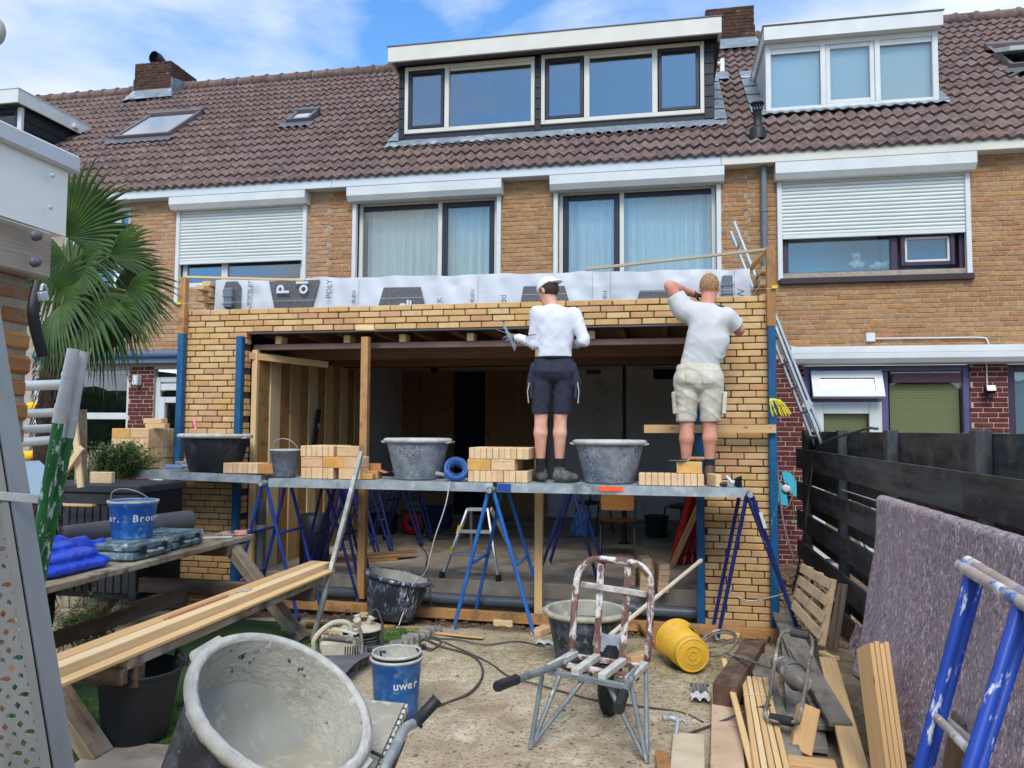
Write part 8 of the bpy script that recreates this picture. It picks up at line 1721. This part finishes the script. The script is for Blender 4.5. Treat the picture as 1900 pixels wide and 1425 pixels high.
for a, e in SLT: MB().beam(a, e, .045, .035, bev=.003).build('platform_bar', M_rim, BW)
for t_, (a, e) in ((0, ((-0.653, 4.478, 0.360), (-0.191, 4.303, 0.360))), (1, ((-0.605, 4.635, 0.360), (-0.142, 4.471, 0.360))), (2, ((-0.556, 4.824, 0.360), (-0.101, 4.681, 0.360)))): MB().beam(a, e, .03, .03, bev=.003).build('cross_bar', M_rust if t_ else M_gtube, BW)
HL = ((-0.569, 4.604, 0.390), (-0.651, 4.342, 0.410), (-0.751, 3.948, 0.470)), ((-0.144, 4.549, 0.390), (-0.181, 4.333, 0.400), (-0.198, 3.869, 0.460))
for P, ge in zip(HL, ((-0.806, 3.772, 0.490), (-0.206, 3.646, 0.470))):
    MB().tube(curve_pts(P, 5), .019, 12).build('handle', M_gtube, BW); a, e = Vector(P[-1]), Vector(ge); d = (e - a).normalized(); MB().tube([a - d * .02, a - d * .015, a, e - d * .01, e], [.022, .028, .025, .027, .024], 16).build('grip', M_blackplastic, BW)
f1, f2 = Vector((-0.723, 4.274, 0.000)), Vector((-0.093, 4.226, 0.000))
for a, e, k in (((-0.675, 4.381, 0.370), f1, 0), ((-0.581, 4.454, 0.360), f1 + Vector((.01, .02, .02)), 0), ((-0.450, 4.430, 0.340), f1 + Vector((.02, .03, .03)), 0), ((-0.181, 4.337, 0.370), f2, 0), ((-0.106, 4.625, 0.370), f2 + Vector((.0, .03, .02)), 0), ((-0.307, 4.386, 0.340), f2 + Vector((-.02, .02, .03)), 0)): MB().tube([a, e], .0135, 10).build('leg', M_gtube, BW)
wc_ = Vector((-0.330, 4.890 + .02, .20)); wy = Matrix.Translation(wc_) @ Matrix.Rotation(-.12, 4, 'Z') @ Matrix.Rotation(math.pi / 2, 4, 'Y')
wh = MB(); pr = [(.105, -.028), (.13, -.045), (.165, -.047), (.19, -.034), (.2, -.012), (.2, .012), (.19, .034), (.165, .047), (.13, .045), (.105, .028)]; wh.lathe(pr, 48, wy); w0 = wh.build('wheel', M_rubber, BW); b = MB(); b.lathe([(.0, -.02), (.03, -.045), (.03, .045), (.0, .02)], 16, wy); b.lathe([(.1, -.025), (.108, -.03), (.108, .03), (.1, .025)], 32, wy); b.lathe([(.03, -.006), (.1, -.02)], 24, wy); b.lathe([(.1, .02), (.03, .006)], 24, wy); b.build('rim', M_gtube, w0)
b = MB()
for k in range(40):
    for s_ in (-.02, 0, .02): a = k * 6.283 / 40 + s_ * 2; b.box(wy @ Vector((.2 * math.cos(a), .2 * math.sin(a), s_)), (.008, .016, .012), (wy.to_3x3() @ Matrix.Rotation(a, 3, 'Z')), 0)
b.build('tread', M_rubber, w0); MB().tube([wc_ + Vector((-.14, 0, .0)), wc_ + Vector((.14, 0, 0))], .012, 8).build('axle', M_gtube, BW)
for s_ in (-.12, .12): MB().tube([wc_ + Vector((s_, 0, 0)), (wc_.x + s_ * 1.1, wc_.y - .1, .34)], .012, 8).build('fork', M_gtube, BW)
# tub behind the barrow
tub((-0.575, 5.902 - .05, .01), .29, .40, 'grey half full mortar tub standing behind the brick barrow', M_tub_f, mat('greenish_rim', srgb(176, 174, 150), srgb(150, 148, 126), 14, rough=.9, bump=.5), fill=.72, rb=.74, fillm=mat('greenish_mortar', srgb(140, 140, 116), srgb(118, 118, 96), 7, rough=.9, bump=.6, bscale=20))
# splashed tub leaning by the timber post
M_tub_s = mat('streaked_tub', srgb(48, 54, 66), srgb(36, 40, 50), 5, rough=.6, splat=srgb(196, 202, 210), sscale=24, slo=.52, shi=.58, sstretch=(2.2, 2.2, .55), splat2=srgb(92, 104, 122), s2scale=14, s2lo=.46, s2hi=.62, smask=6)
tub((-2.453, 6.80, .04), .285, .37, 'black tub streaked with white standing tilted before the timber post', M_tub_s, M_tub_s, fill=.2, tilt=Euler((R_(-4), R_(11), 0)), rb=.76)
# blue bucket pair
bb = bucket((-1.615, 4.524 + .08, .0), .155, .35, 'outer blue bucket with white lettering beside the big tub', M_bbucket, M_rim, fill=.9, rb=.84, lean=-.1, handle=False, fillm=M_mortarwet)
bl_ = bb.location; wrap_text('uwer', (bl_.x, bl_.y), .149, .215, .18, .07, M_white, bb, taper=.08)
b2 = bucket((bl_.x, bl_.y, .045), .146, .335, 'inner grey crusted bucket nested in the blue bucket', M_tub_k, M_rim, fill=.72, rb=.86, lean=.12, fillm=M_mortarwet, inner=M_tin); 
for a in (0.4, 3.5): MB().box((bl_.x + .165 * math.cos(a), bl_.y + .165 * math.sin(a), .40), (.03, .03, .035), (0, 0, a), .006).build('handle_lug', M_tub_k, b2)
# cable reel and dusty pump
CR = thing('cable_reel', 'cable reel with black cable and dusty pale flange on the turf', 'cable reel', (-2.317, 5.778, 0)); p = Vector(CR.location); Mc = Matrix.Translation(p); M_dust = mat('dusty_plastic', srgb(196, 186, 164), srgb(176, 166, 146), 8, rough=.85)
MB().lathe([(.0, .225), (.05, .226), (.06, .22), (.155, .205), (.165, .2), (.165, .19), (.0, .19)], 36, Mc).build('flange', M_dust, CR); MB().lathe([(.0, .035), (.16, .035), (.165, .03), (.165, .018), (0, .018)], 36, Mc).build('flange', M_mix, CR); b = MB()
for k in range(11): b.tube([p + Vector(((.125 + .012 * math.sin(k * 3)) * math.cos(a), (.125 + .012 * math.sin(k * 3)) * math.sin(a), .045 + k * .0135 + .004 * math.sin(a * 2 + k))) for a in np.linspace(0, 6.283, 31)[:-1]], .0085, 7, closed=True)
b.build('wound_cable', M_cable, CR)
for k in range(3): a = k * 2.1 + .4; b = MB(); b.lathe([(.022, 0), (.024, .04), (.03, .045), (.03, .06), (0, .062)], 14, Mc @ Matrix.Translation((.05 * math.cos(a), .05 * math.sin(a), .225)) @ Matrix.Rotation(.5, 4, Vector((-math.sin(a), math.cos(a), 0)))); b.build('socket_flap', M_dust, CR)
b = MB(); b.tube([p + Vector((.17, .0, -.0)), p + Vector((.17, 0, .24))], .012, 8); b.tube(curve_pts([p + Vector((.17, 0, .24)), p + Vector((.1, .05, .33)), p + Vector((.04, 0, .29))], 5), .006, 6); b.tube(curve_pts([p + Vector((-.06, 0, .26)), p + Vector((-.12, .0, .33)), p + Vector((-.17, .0, .2))], 5), .006, 6); b.build('frame_tube', M_cable, CR)
PU = thing('water_pump', 'dusty beige water pump with tube handle beside the cable reel', 'pump', (-2.371, 5.443, 0)); p = Vector(PU.location); Rz = Euler((0, 0, .5)).to_matrix(); T_ = lambda v: p + Rz @ Vector(v)
MB().box(T_((0, 0, .12)), (.26, .16, .16), Rz, .02).build('housing', M_dust, PU); MB().tube([T_((-.13, 0, .12)), T_((.16, 0, .12))], .075, 18).build('motor', M_mix, PU)
for k in range(6): MB().box(T_((.05 + k * .018, -.083, .11)), (.007, .006, .09), Rz, 0).build('vent_slot', M_blackplastic, PU)
MB().tube(curve_pts([T_((-.17, -.02, .12)), T_((-.16, -.02, .22)), T_((-.04, 0, .31)), T_((.08, 0, .30)), T_((.1, 0, .2))], 6), .019, 10).build('handle', M_dust, PU); MB().tube(curve_pts([T_((.13, -.1, .02)), T_((.17, -.08, .1)), T_((.17, .08, .24)), T_((.1, .1, .25))], 6), .013, 8).build('hose', M_mix, PU); MB().tube([T_((-.12, -.05, .23)), T_((.1, -.09, .2))], .018, 8).build('lever', M_mix, PU)
o = MB().box(T_((.03, -.05, .265)), (.25, .02, .01), Euler((0, .1, -.2)), 0).build('slat', M_white); tag(o, 'thin white slat lying across the dusty pump', 'slat')
# cables over the ground
def ground_cable(lab, pts, rad=.009): b = MB(); b.tube(curve_pts(pts, 8), rad, 8); o = b.build('cable', M_cable); return tag(o, lab, 'cable')
ground_cable('thick black cable looping from the reel over the sand to the cart grip', [(-2.150, 5.743, 0.020), (-2.058, 5.981, 0.010), (-1.996, 6.247, 0.012), (-1.742, 6.043, 0.012), (-1.435, 5.841, 0.012), (-1.267, 5.451, 0.012), (-1.260, 5.051, 0.012), (-1.379, 4.800, 0.012), (-1.475, 4.656, 0.012)])
ground_cable('thin dark cable running across the sand under the barrow', [(-1.903, 6.275, 0.010), (-1.697, 6.123, 0.010), (-1.297, 5.738, 0.010), (-1.073, 5.439, 0.010), (-0.820, 5.295, 0.010), (-0.454, 5.095, 0.010), (-0.110, 5.031, 0.010), (0.104, 4.982, 0.010), (0.227, 4.847, 0.010)], .006)
ground_cable('small coil of cable on the straw behind the blue buckets', [(-2.052, 6.303, 0.012), (-1.888, 6.011, 0.012), (-1.799, 5.938, 0.012), (-1.785, 6.161, 0.012), (-1.884, 6.306, 0.012), (-1.951, 6.223, 0.012), (-1.937, 6.063, 0.012), (-1.808, 5.966, 0.012)], .007)
ground_cable('cable running right along the foot of the brickwork', [(-2.170, 5.738, 0.012), (-2.054, 6.167, 0.012), (-1.719, 6.282, 0.010), (-1.421, 6.184, 0.010), (-1.184, 6.334, 0.010), (-0.943, 6.226, 0.010)], .006)
plank('lath', 'thin pale lath lying on the dirt before the bright blue trestle', (-2.177, 6.459, 0.015), (-1.473, 6.349, 0.020), .05, .012, M_pine, cat='lath'); brick(-1.030, 6.639, .03, 1.2, 'pale brick lying at the foot of the bright blue trestle', None, BR, rot=(math.pi / 2, 0, 1.2)); brick(-0.203, 6.026, .03, .8, 'pale brick piece beside the tub behind the barrow', None, BR, rot=(math.pi / 2, 0, .8))
plank('plank', 'brown plank lying from the tub towards the yellow bucket', (-0.201, 7.145, 0.020), (-0.032, 6.390, 0.020), .09, .04, M_pine_d)
t = thing('plastic_scrap', 'crumpled white plastic scrap on the ground behind the grey tub', 'plastic', (-0.923, 6.321, 0.020)); p = Vector(t.location); MB().grid(lambda u, v: (p.x - .1 + .2 * u, p.y - .05 + .1 * v, .01 + .02 * abs(math.sin(u * 9 + v * 4))), 14, 8).build('film', M_cloth, t)
# metal bar leaning on the scaffold
o = plank('metal_bar', 'long dusty aluminium bar leaning from the turf against the scaffold', (-2.83, 6.0, .0), (-2.611, 6.440, 1.543), .035, .05, mat('dusty_alu', srgb(168, 170, 162), srgb(142, 144, 136), 9, rough=.6, metal=.2, splat=srgb(196, 196, 188), sscale=10, slo=.5, shi=.64), up=(0, 1, 0), cat='bar')
o = MB().tube(curve_pts([(-1.810, 6.470, 1.297), (-1.848, 6.460, 1.079), (-1.953, 6.500, 0.794), (-2.058, 6.600, 0.495), (-2.215, 6.750, 0.342), (-2.293, 6.581, 0.020)], 8), .005, 6).build('rope', mat('pale_cord', srgb(206, 202, 196), None)); tag(o, 'pale cord hanging from the front board into the streaked tub', 'cord')

# ------------------------------------------------------------------ things inside the extension
ZI = .25
def ip(p): return Vector((p[0], p[1], ZI))
# wooden backed chair
M_ply = wood('chair_ply', srgb(206, 150, 84), srgb(180, 122, 62), knots=False, rough=.45); M_chairleg = mat('dark_steel_tube', srgb(52, 54, 58), None, rough=.5)
def chair(c, rz, lab, seat_m, back_m, h=.45, bh=.85):
    t = thing('chair', lab, 'chair', c, None, rz); M = Matrix.Translation(c) @ Matrix.Rotation(rz, 4, 'Z'); X = lambda *v: M @ Vector(v)
    b = MB(); b.grid(lambda u, v: X((u - .5) * .40, (v - .5) * .4, h + .02 * (2 * u - 1) ** 2 - .012 * math.sin(v * 3)), 8, 8); b.grid(lambda u, v: X((u - .5) * .40, (.5 - v) * .4, h - .014 + .02 * (2 * u - 1) ** 2 - .012 * math.sin((1 - v) * 3)), 8, 8); b.build('seat', seat_m, t)
    b = MB()
    for s_ in (0, -.012): b.grid(lambda u, v, s_=s_: X((u - .5) * .385 * (1 - .06 * v), -.19 - .06 * v + s_ - .03 * (1 - (2 * u - 1) ** 2), h + .13 + v * (bh - h - .13)), 8, 6) if s_ else b.grid(lambda u, v: X((.5 - u) * .385 * (1 - .06 * v), -.19 - .06 * v - .03 * (1 - (2 * u - 1) ** 2), h + .13 + v * (bh - h - .13)), 8, 6)
    b.build('backrest', back_m, t)
    for s_ in (-1, 1):
        MB().tube([X(s_ * .20, -.22, .0), X(s_ * .19, -.12, h - .02), X(s_ * .195, .0, h - .02), X(s_ * .19, .14, h - .02), X(s_ * .2, .22, 0)], .012, 10).build('leg', M_chairleg, t); MB().tube(curve_pts([X(s_ * .19, -.05, h - .02), X(s_ * .2, -.18, h), X(s_ * .195, -.215, h + .25)], 5), .012, 10).build('back_tube', M_chairleg, t)
    return t
chair(ip((-0.530, 9.181, 0.250)), .05, 'wooden backed tubular chair standing on the slab below the scaffold', M_ply, M_ply)
chair(ip((-0.992, 10.708, 0.250)) + Vector((0, .5, 0)), 2.6, 'dark tubular chair behind the wooden backed chair', M_chairleg, M_chairleg); chair(ip((0.254, 10.498, 0.250)) + Vector((.0, .6, 0)), .9, 'grey plastic chair beside the red steps', M_grayplastic, M_grayplastic)
# steel prop carrying the beam
t = thing('steel_prop', 'dark adjustable steel prop carrying the black beam', 'prop', ip((-0.523, 9.758, 0.250))); p = Vector((-0.510, 10.4, ZI)); t.location = p; M_prop = mat('dark_prop', srgb(50, 46, 50), srgb(36, 34, 38), 6, rough=.6)
MB().tube([p, p + Vector((0, 0, 1.35))], .032, 14).build('outer_tube', M_prop, t); MB().tube([p + Vector((0, 0, 1.3)), p + Vector((0, 0, 2.50))], .024, 14).build('inner_tube', M_prop, t); MB().box(p + Vector((0, 0, 2.505)), (.16, .16, .012), None, 0).build('top_plate', M_prop, t); MB().lathe([(.05, 1.3), (.055, 1.32), (.05, 1.38), (.03, 1.39)], 14, Matrix.Translation(p)).build('collar', M_prop, t); MB().box(p + Vector((0, 0, .006)), (.16, .16, .012), None, 0).build('base_plate', M_prop, t)
# aluminium steps
t = thing('step_ladder', 'aluminium folding steps with yellow stickers on the slab', 'steps', ip((-1.858, 7.580, 0.250))); 
FL_, FR_, BL_, BRr = (Vector(q) for q in ((-2.195, 7.588, 0.250), (-1.605, 7.554, 0.250), (-2.118, 7.969, 0.250), (-1.579, 7.969, 0.250))); TLp, TRp = Vector((-2.026, 7.950, 0.903)), Vector((-1.810, 7.950, 0.908))
for a, e in ((TLp, FL_), (TRp, FR_), (TLp + Vector((.02, .06, 0)), BL_ + Vector((0, .55, 0))), (TRp + Vector((.02, .06, 0)), BRr + Vector((0, .55, 0)))): MB().beam(a, e, .055, .022, up=(1, 0, 0), bev=.003).build('stile', M_alu, t)
for k in (.0, .33, .66): a, e = lerp(TLp, FL_, k), lerp(TRp, FR_, k); MB().beam(a, e, .09, .03, bev=.003).build('step', M_alu, t)
for f_ in (.3, .62): a = lerp(TLp, FL_, f_); MB().box(a + Vector((-.01, -.03, 0)), (.035, .004, .09), (0, .3, 0), 0).build('sticker', M_ylw, t)
for q in (FL_, FR_): MB().box(q + Vector((0, 0, .03)), (.05, .06, .06), None, .006).build('foot', M_blackplastic, t)
# red cable reel
M_red = mat('red_plastic', srgb(196, 42, 48), srgb(170, 34, 40), 8, rough=.5); p = ip((-3.484, 10.541, 0.250)); t = thing('cable_reel', 'red drum cable reel standing on the slab', 'cable reel', p); Mr_ = Matrix.Translation(p + Vector((0, 0, .17))) @ Matrix.Rotation(math.pi / 2, 4, 'X')
MB().lathe([(.0, .05), (.055, .05), (.06, .06), (.15, .055), (.155, .04), (.1, .03)], 36, Mr_).build('drum', M_red, t); MB().lathe([(.0, .062), (.05, .062), (.055, .05)], 24, Mr_).build('hub', M_blackplastic, t); MB().lathe([(.11, -.05), (.11, .04), (.165, .035), (.17, .03), (.17, -.05), (.11, -.055)], 36, Mr_).build('cable_pack', M_cable, t); MB().tube(curve_pts([p + Vector((-.14, 0, .0)), p + Vector((-.13, .04, .3)), p + Vector((0, .05, .40)), p + Vector((.13, .04, .3)), p + Vector((.14, 0, .0))], 6), .012, 8).build('stand', M_blackplastic, t)
def icable(lab, pts, rad=.007): b = MB(); b.tube(curve_pts(pts, 8), rad, 6); return tag(b.build('cable', M_cable), lab, 'cable')
icable('black cable tangle beside the red drum on the slab', [(-3.319, 10.621, 0.260), (-3.102, 10.974, 0.260), (-2.657, 10.499, 0.260), (-2.981, 10.150, 0.260), (-3.236, 10.357, 0.260), (-3.107, 11.288, 0.260), (-2.720, 11.068, 0.260), (-2.976, 10.533, 0.260), (-3.383, 11.091, 0.260)])
icable('dark cable dropping from the slab edge over the drain pipe', [(-3.432, 10.478, 0.260), (-3.050, 9.536, 0.260), (-2.742, 8.830, 0.260), (-2.444, 7.837, 0.260), (-2.297, 7.500, 0.166), (-2.202, 7.250, 0.066), (-2.062, 7.000, -0.060)])
# blue carrier bag, bucket, crates
p = ip((-1.146, 11.116, 0.250)); t = thing('carrier_bag', 'bright blue plastic carrier bag on the slab near the chairs', 'bag', p); b = MB(); b.grid(lambda u, v: p + Vector(((.15 - .03 * v + .025 * math.sin(u * 25 + v * 6)) * math.cos(u * 6.283), (.11 - .04 * v + .02 * math.sin(u * 31)) * math.sin(u * 6.283), .30 * v + .03 * math.sin(u * 12) * v)), 48, 10, wrapu=True); b.build('bag', mat('blue_bag', srgb(36, 128, 190), srgb(120, 180, 214), 12, rough=.4, bump=.6, bscale=20), t)
p = ip((-0.100, 11.144, 0.250)); bucket(tuple(p), .17, .3, 'dark green bucket full of tools on the slab near the red steps', mat('dark_teal', srgb(24, 62, 66), None, rough=.5), mat('dark_teal_rim', srgb(30, 70, 72), None, rough=.5), fill=.8, rb=.85, hm=M_white, lean=.35)
p = ip((-3.916, 10.322, 0.250)); t = thing('crate', 'black plastic crate on the slab left of the red drum', 'crate', p); MB().box(p + Vector((0, .2, .15)), (.34, .26, .3), None, .02).build('body', M_blackplastic, t); MB().box(p + Vector((.03, .065, .22)), (.12, .006, .02), (0, -.1, 0), 0).build('mark', M_white, t)
p = ip((-3.396, 11.400, 0.482)); t = thing('cool_box', 'dark blue box standing by the partition foot', 'box', (p.x, 11.4, ZI)); MB().box((p.x, 11.4, ZI + .14), (.42, .3, .28), None, .015).build('body', mat('dark_blue_box', srgb(30, 52, 92), None, rough=.5), t); MB().box((p.x, 11.4, ZI + .3), (.44, .32, .05), None, .012).build('lid', mat('dark_blue_lid', srgb(36, 62, 106), None, rough=.5), t)
p = ip((-3.717, 11.200, 0.574)); t = thing('carton', 'pale carton with a green print left of the dark blue box', 'carton', (p.x, 11.3, ZI)); MB().box((p.x, 11.3, ZI + .2), (.24, .2, .4), None, .004).build('carton', mat('pale_carton', srgb(150, 150, 140), srgb(110, 130, 100), 10), t)
# red steps and timber on the right
t = thing('step_ladder', 'red folding steps leaning inside the right jamb', 'steps', ip((0.173, 9.195, 0.250))); a0, e0 = Vector((0.292, 8.300, 1.152)), Vector((0.083, 8.814, 0.250))
for dx in (0, .09, .18, .27): MB().beam(a0 + Vector((dx * .6, dx, 0)), e0 + Vector((dx, dx, 0)), .06, .025, up=(0, 1, 0), bev=.003).build('stile', M_red, t)
for k in range(4): q = lerp(a0, e0, .2 + k * .22); MB().beam(q, q + Vector((.2, .25, 0)), .07, .02, bev=.002).build('step', M_red, t)
plank('lath', 'pine lath leaning before the red steps inside the opening', (0.344, 8.000, 0.986), (0.083, 8.745, 0.250), .06, .03, M_pine, up=(0, 1, 0), cat='lath')
# bricks on the slab behind the barrow
for q, (px, n) in enumerate((((-0.302, 7.663, 0.250), 4), ((-0.172, 7.362, 0.250), 6), ((-0.020, 7.397, 0.250), 5))):
    for k in range(n): brick(px[0], px[1] + .05, ZI + .027 + k * .052, .2 * q + .05 * k, ['pale brick in the low pile', 'pale brick in the tall middle pile', 'pale brick in the right pile'][q] + ' on the slab, ' + ['lowest', 'second', 'third', 'fourth', 'fifth', 'sixth'][k] + ' from below', 'bricks piled on the slab', BR, rot=(math.pi / 2, 0, .15 * q + .04 * k + 1.4))
# long level against the boarded wall, loose boards, hanging lamp, pipe upright
t = thing('spirit_level', 'dark spirit level leaning on the inner boarded wall', 'level', (-4.1, 8.3, 1.2)); MB().beam((-4.100, 8.737, 1.971), (-4.100, 8.587, 1.422), .03, .07, up=(0, 1, 0), bev=.002).build('body', M_blackplastic, t); MB().box(Vector((-4.100, 8.702, 1.775)), (.034, .03, .06), None, 0).build('vial', M_white, t)
for k in range(4): plank('board', ['lowest', 'second', 'third', 'upper'][k] + ' reddish board lying on the slab beside the boarded wall', (-3.9 + k * .05, 8.0, ZI + .015 + k * .022), (-3.0 + k * .06, 8.5 + k * .05, ZI + .015 + k * .022), .12, .02, M_beam if k % 2 else M_pine_d, cat='board')
t = thing('standpipe', 'short grey plastic standpipe behind the left blue post', 'pipe', (-4.1, 7.42, .1)); MB().tube([(-4.12, 7.45, .0), (-4.12, 7.45, 1.0)], .04, 14).build('pipe', M_grayplastic, t); MB().tube([(-4.12, 7.45, .68), (-4.12, 7.45, .74)], .047, 14).build('collar', M_white, t)
t = thing('black_bin', 'black cylindrical bin on the slab behind the left trestles', 'bin', (-3.75, 7.9, ZI)); MB().lathe([(0, 0), (.16, 0), (.16, .55), (.15, .56), (.15, .1)], 28, Matrix.Translation((-3.75, 7.95, ZI))).build('body', M_blackplastic, t)
t = thing('ceiling_lamp', 'small dark lamp fitting under the room ceiling', 'lamp', (-3.640, 12, 2.7)); MB().lathe([(0, .08), (.06, .08), (.07, .0), (.03, -.03), (0, -.03)], 16, Matrix.Translation((-3.640, 12, 2.68))).build('body', M_blackplastic, t)
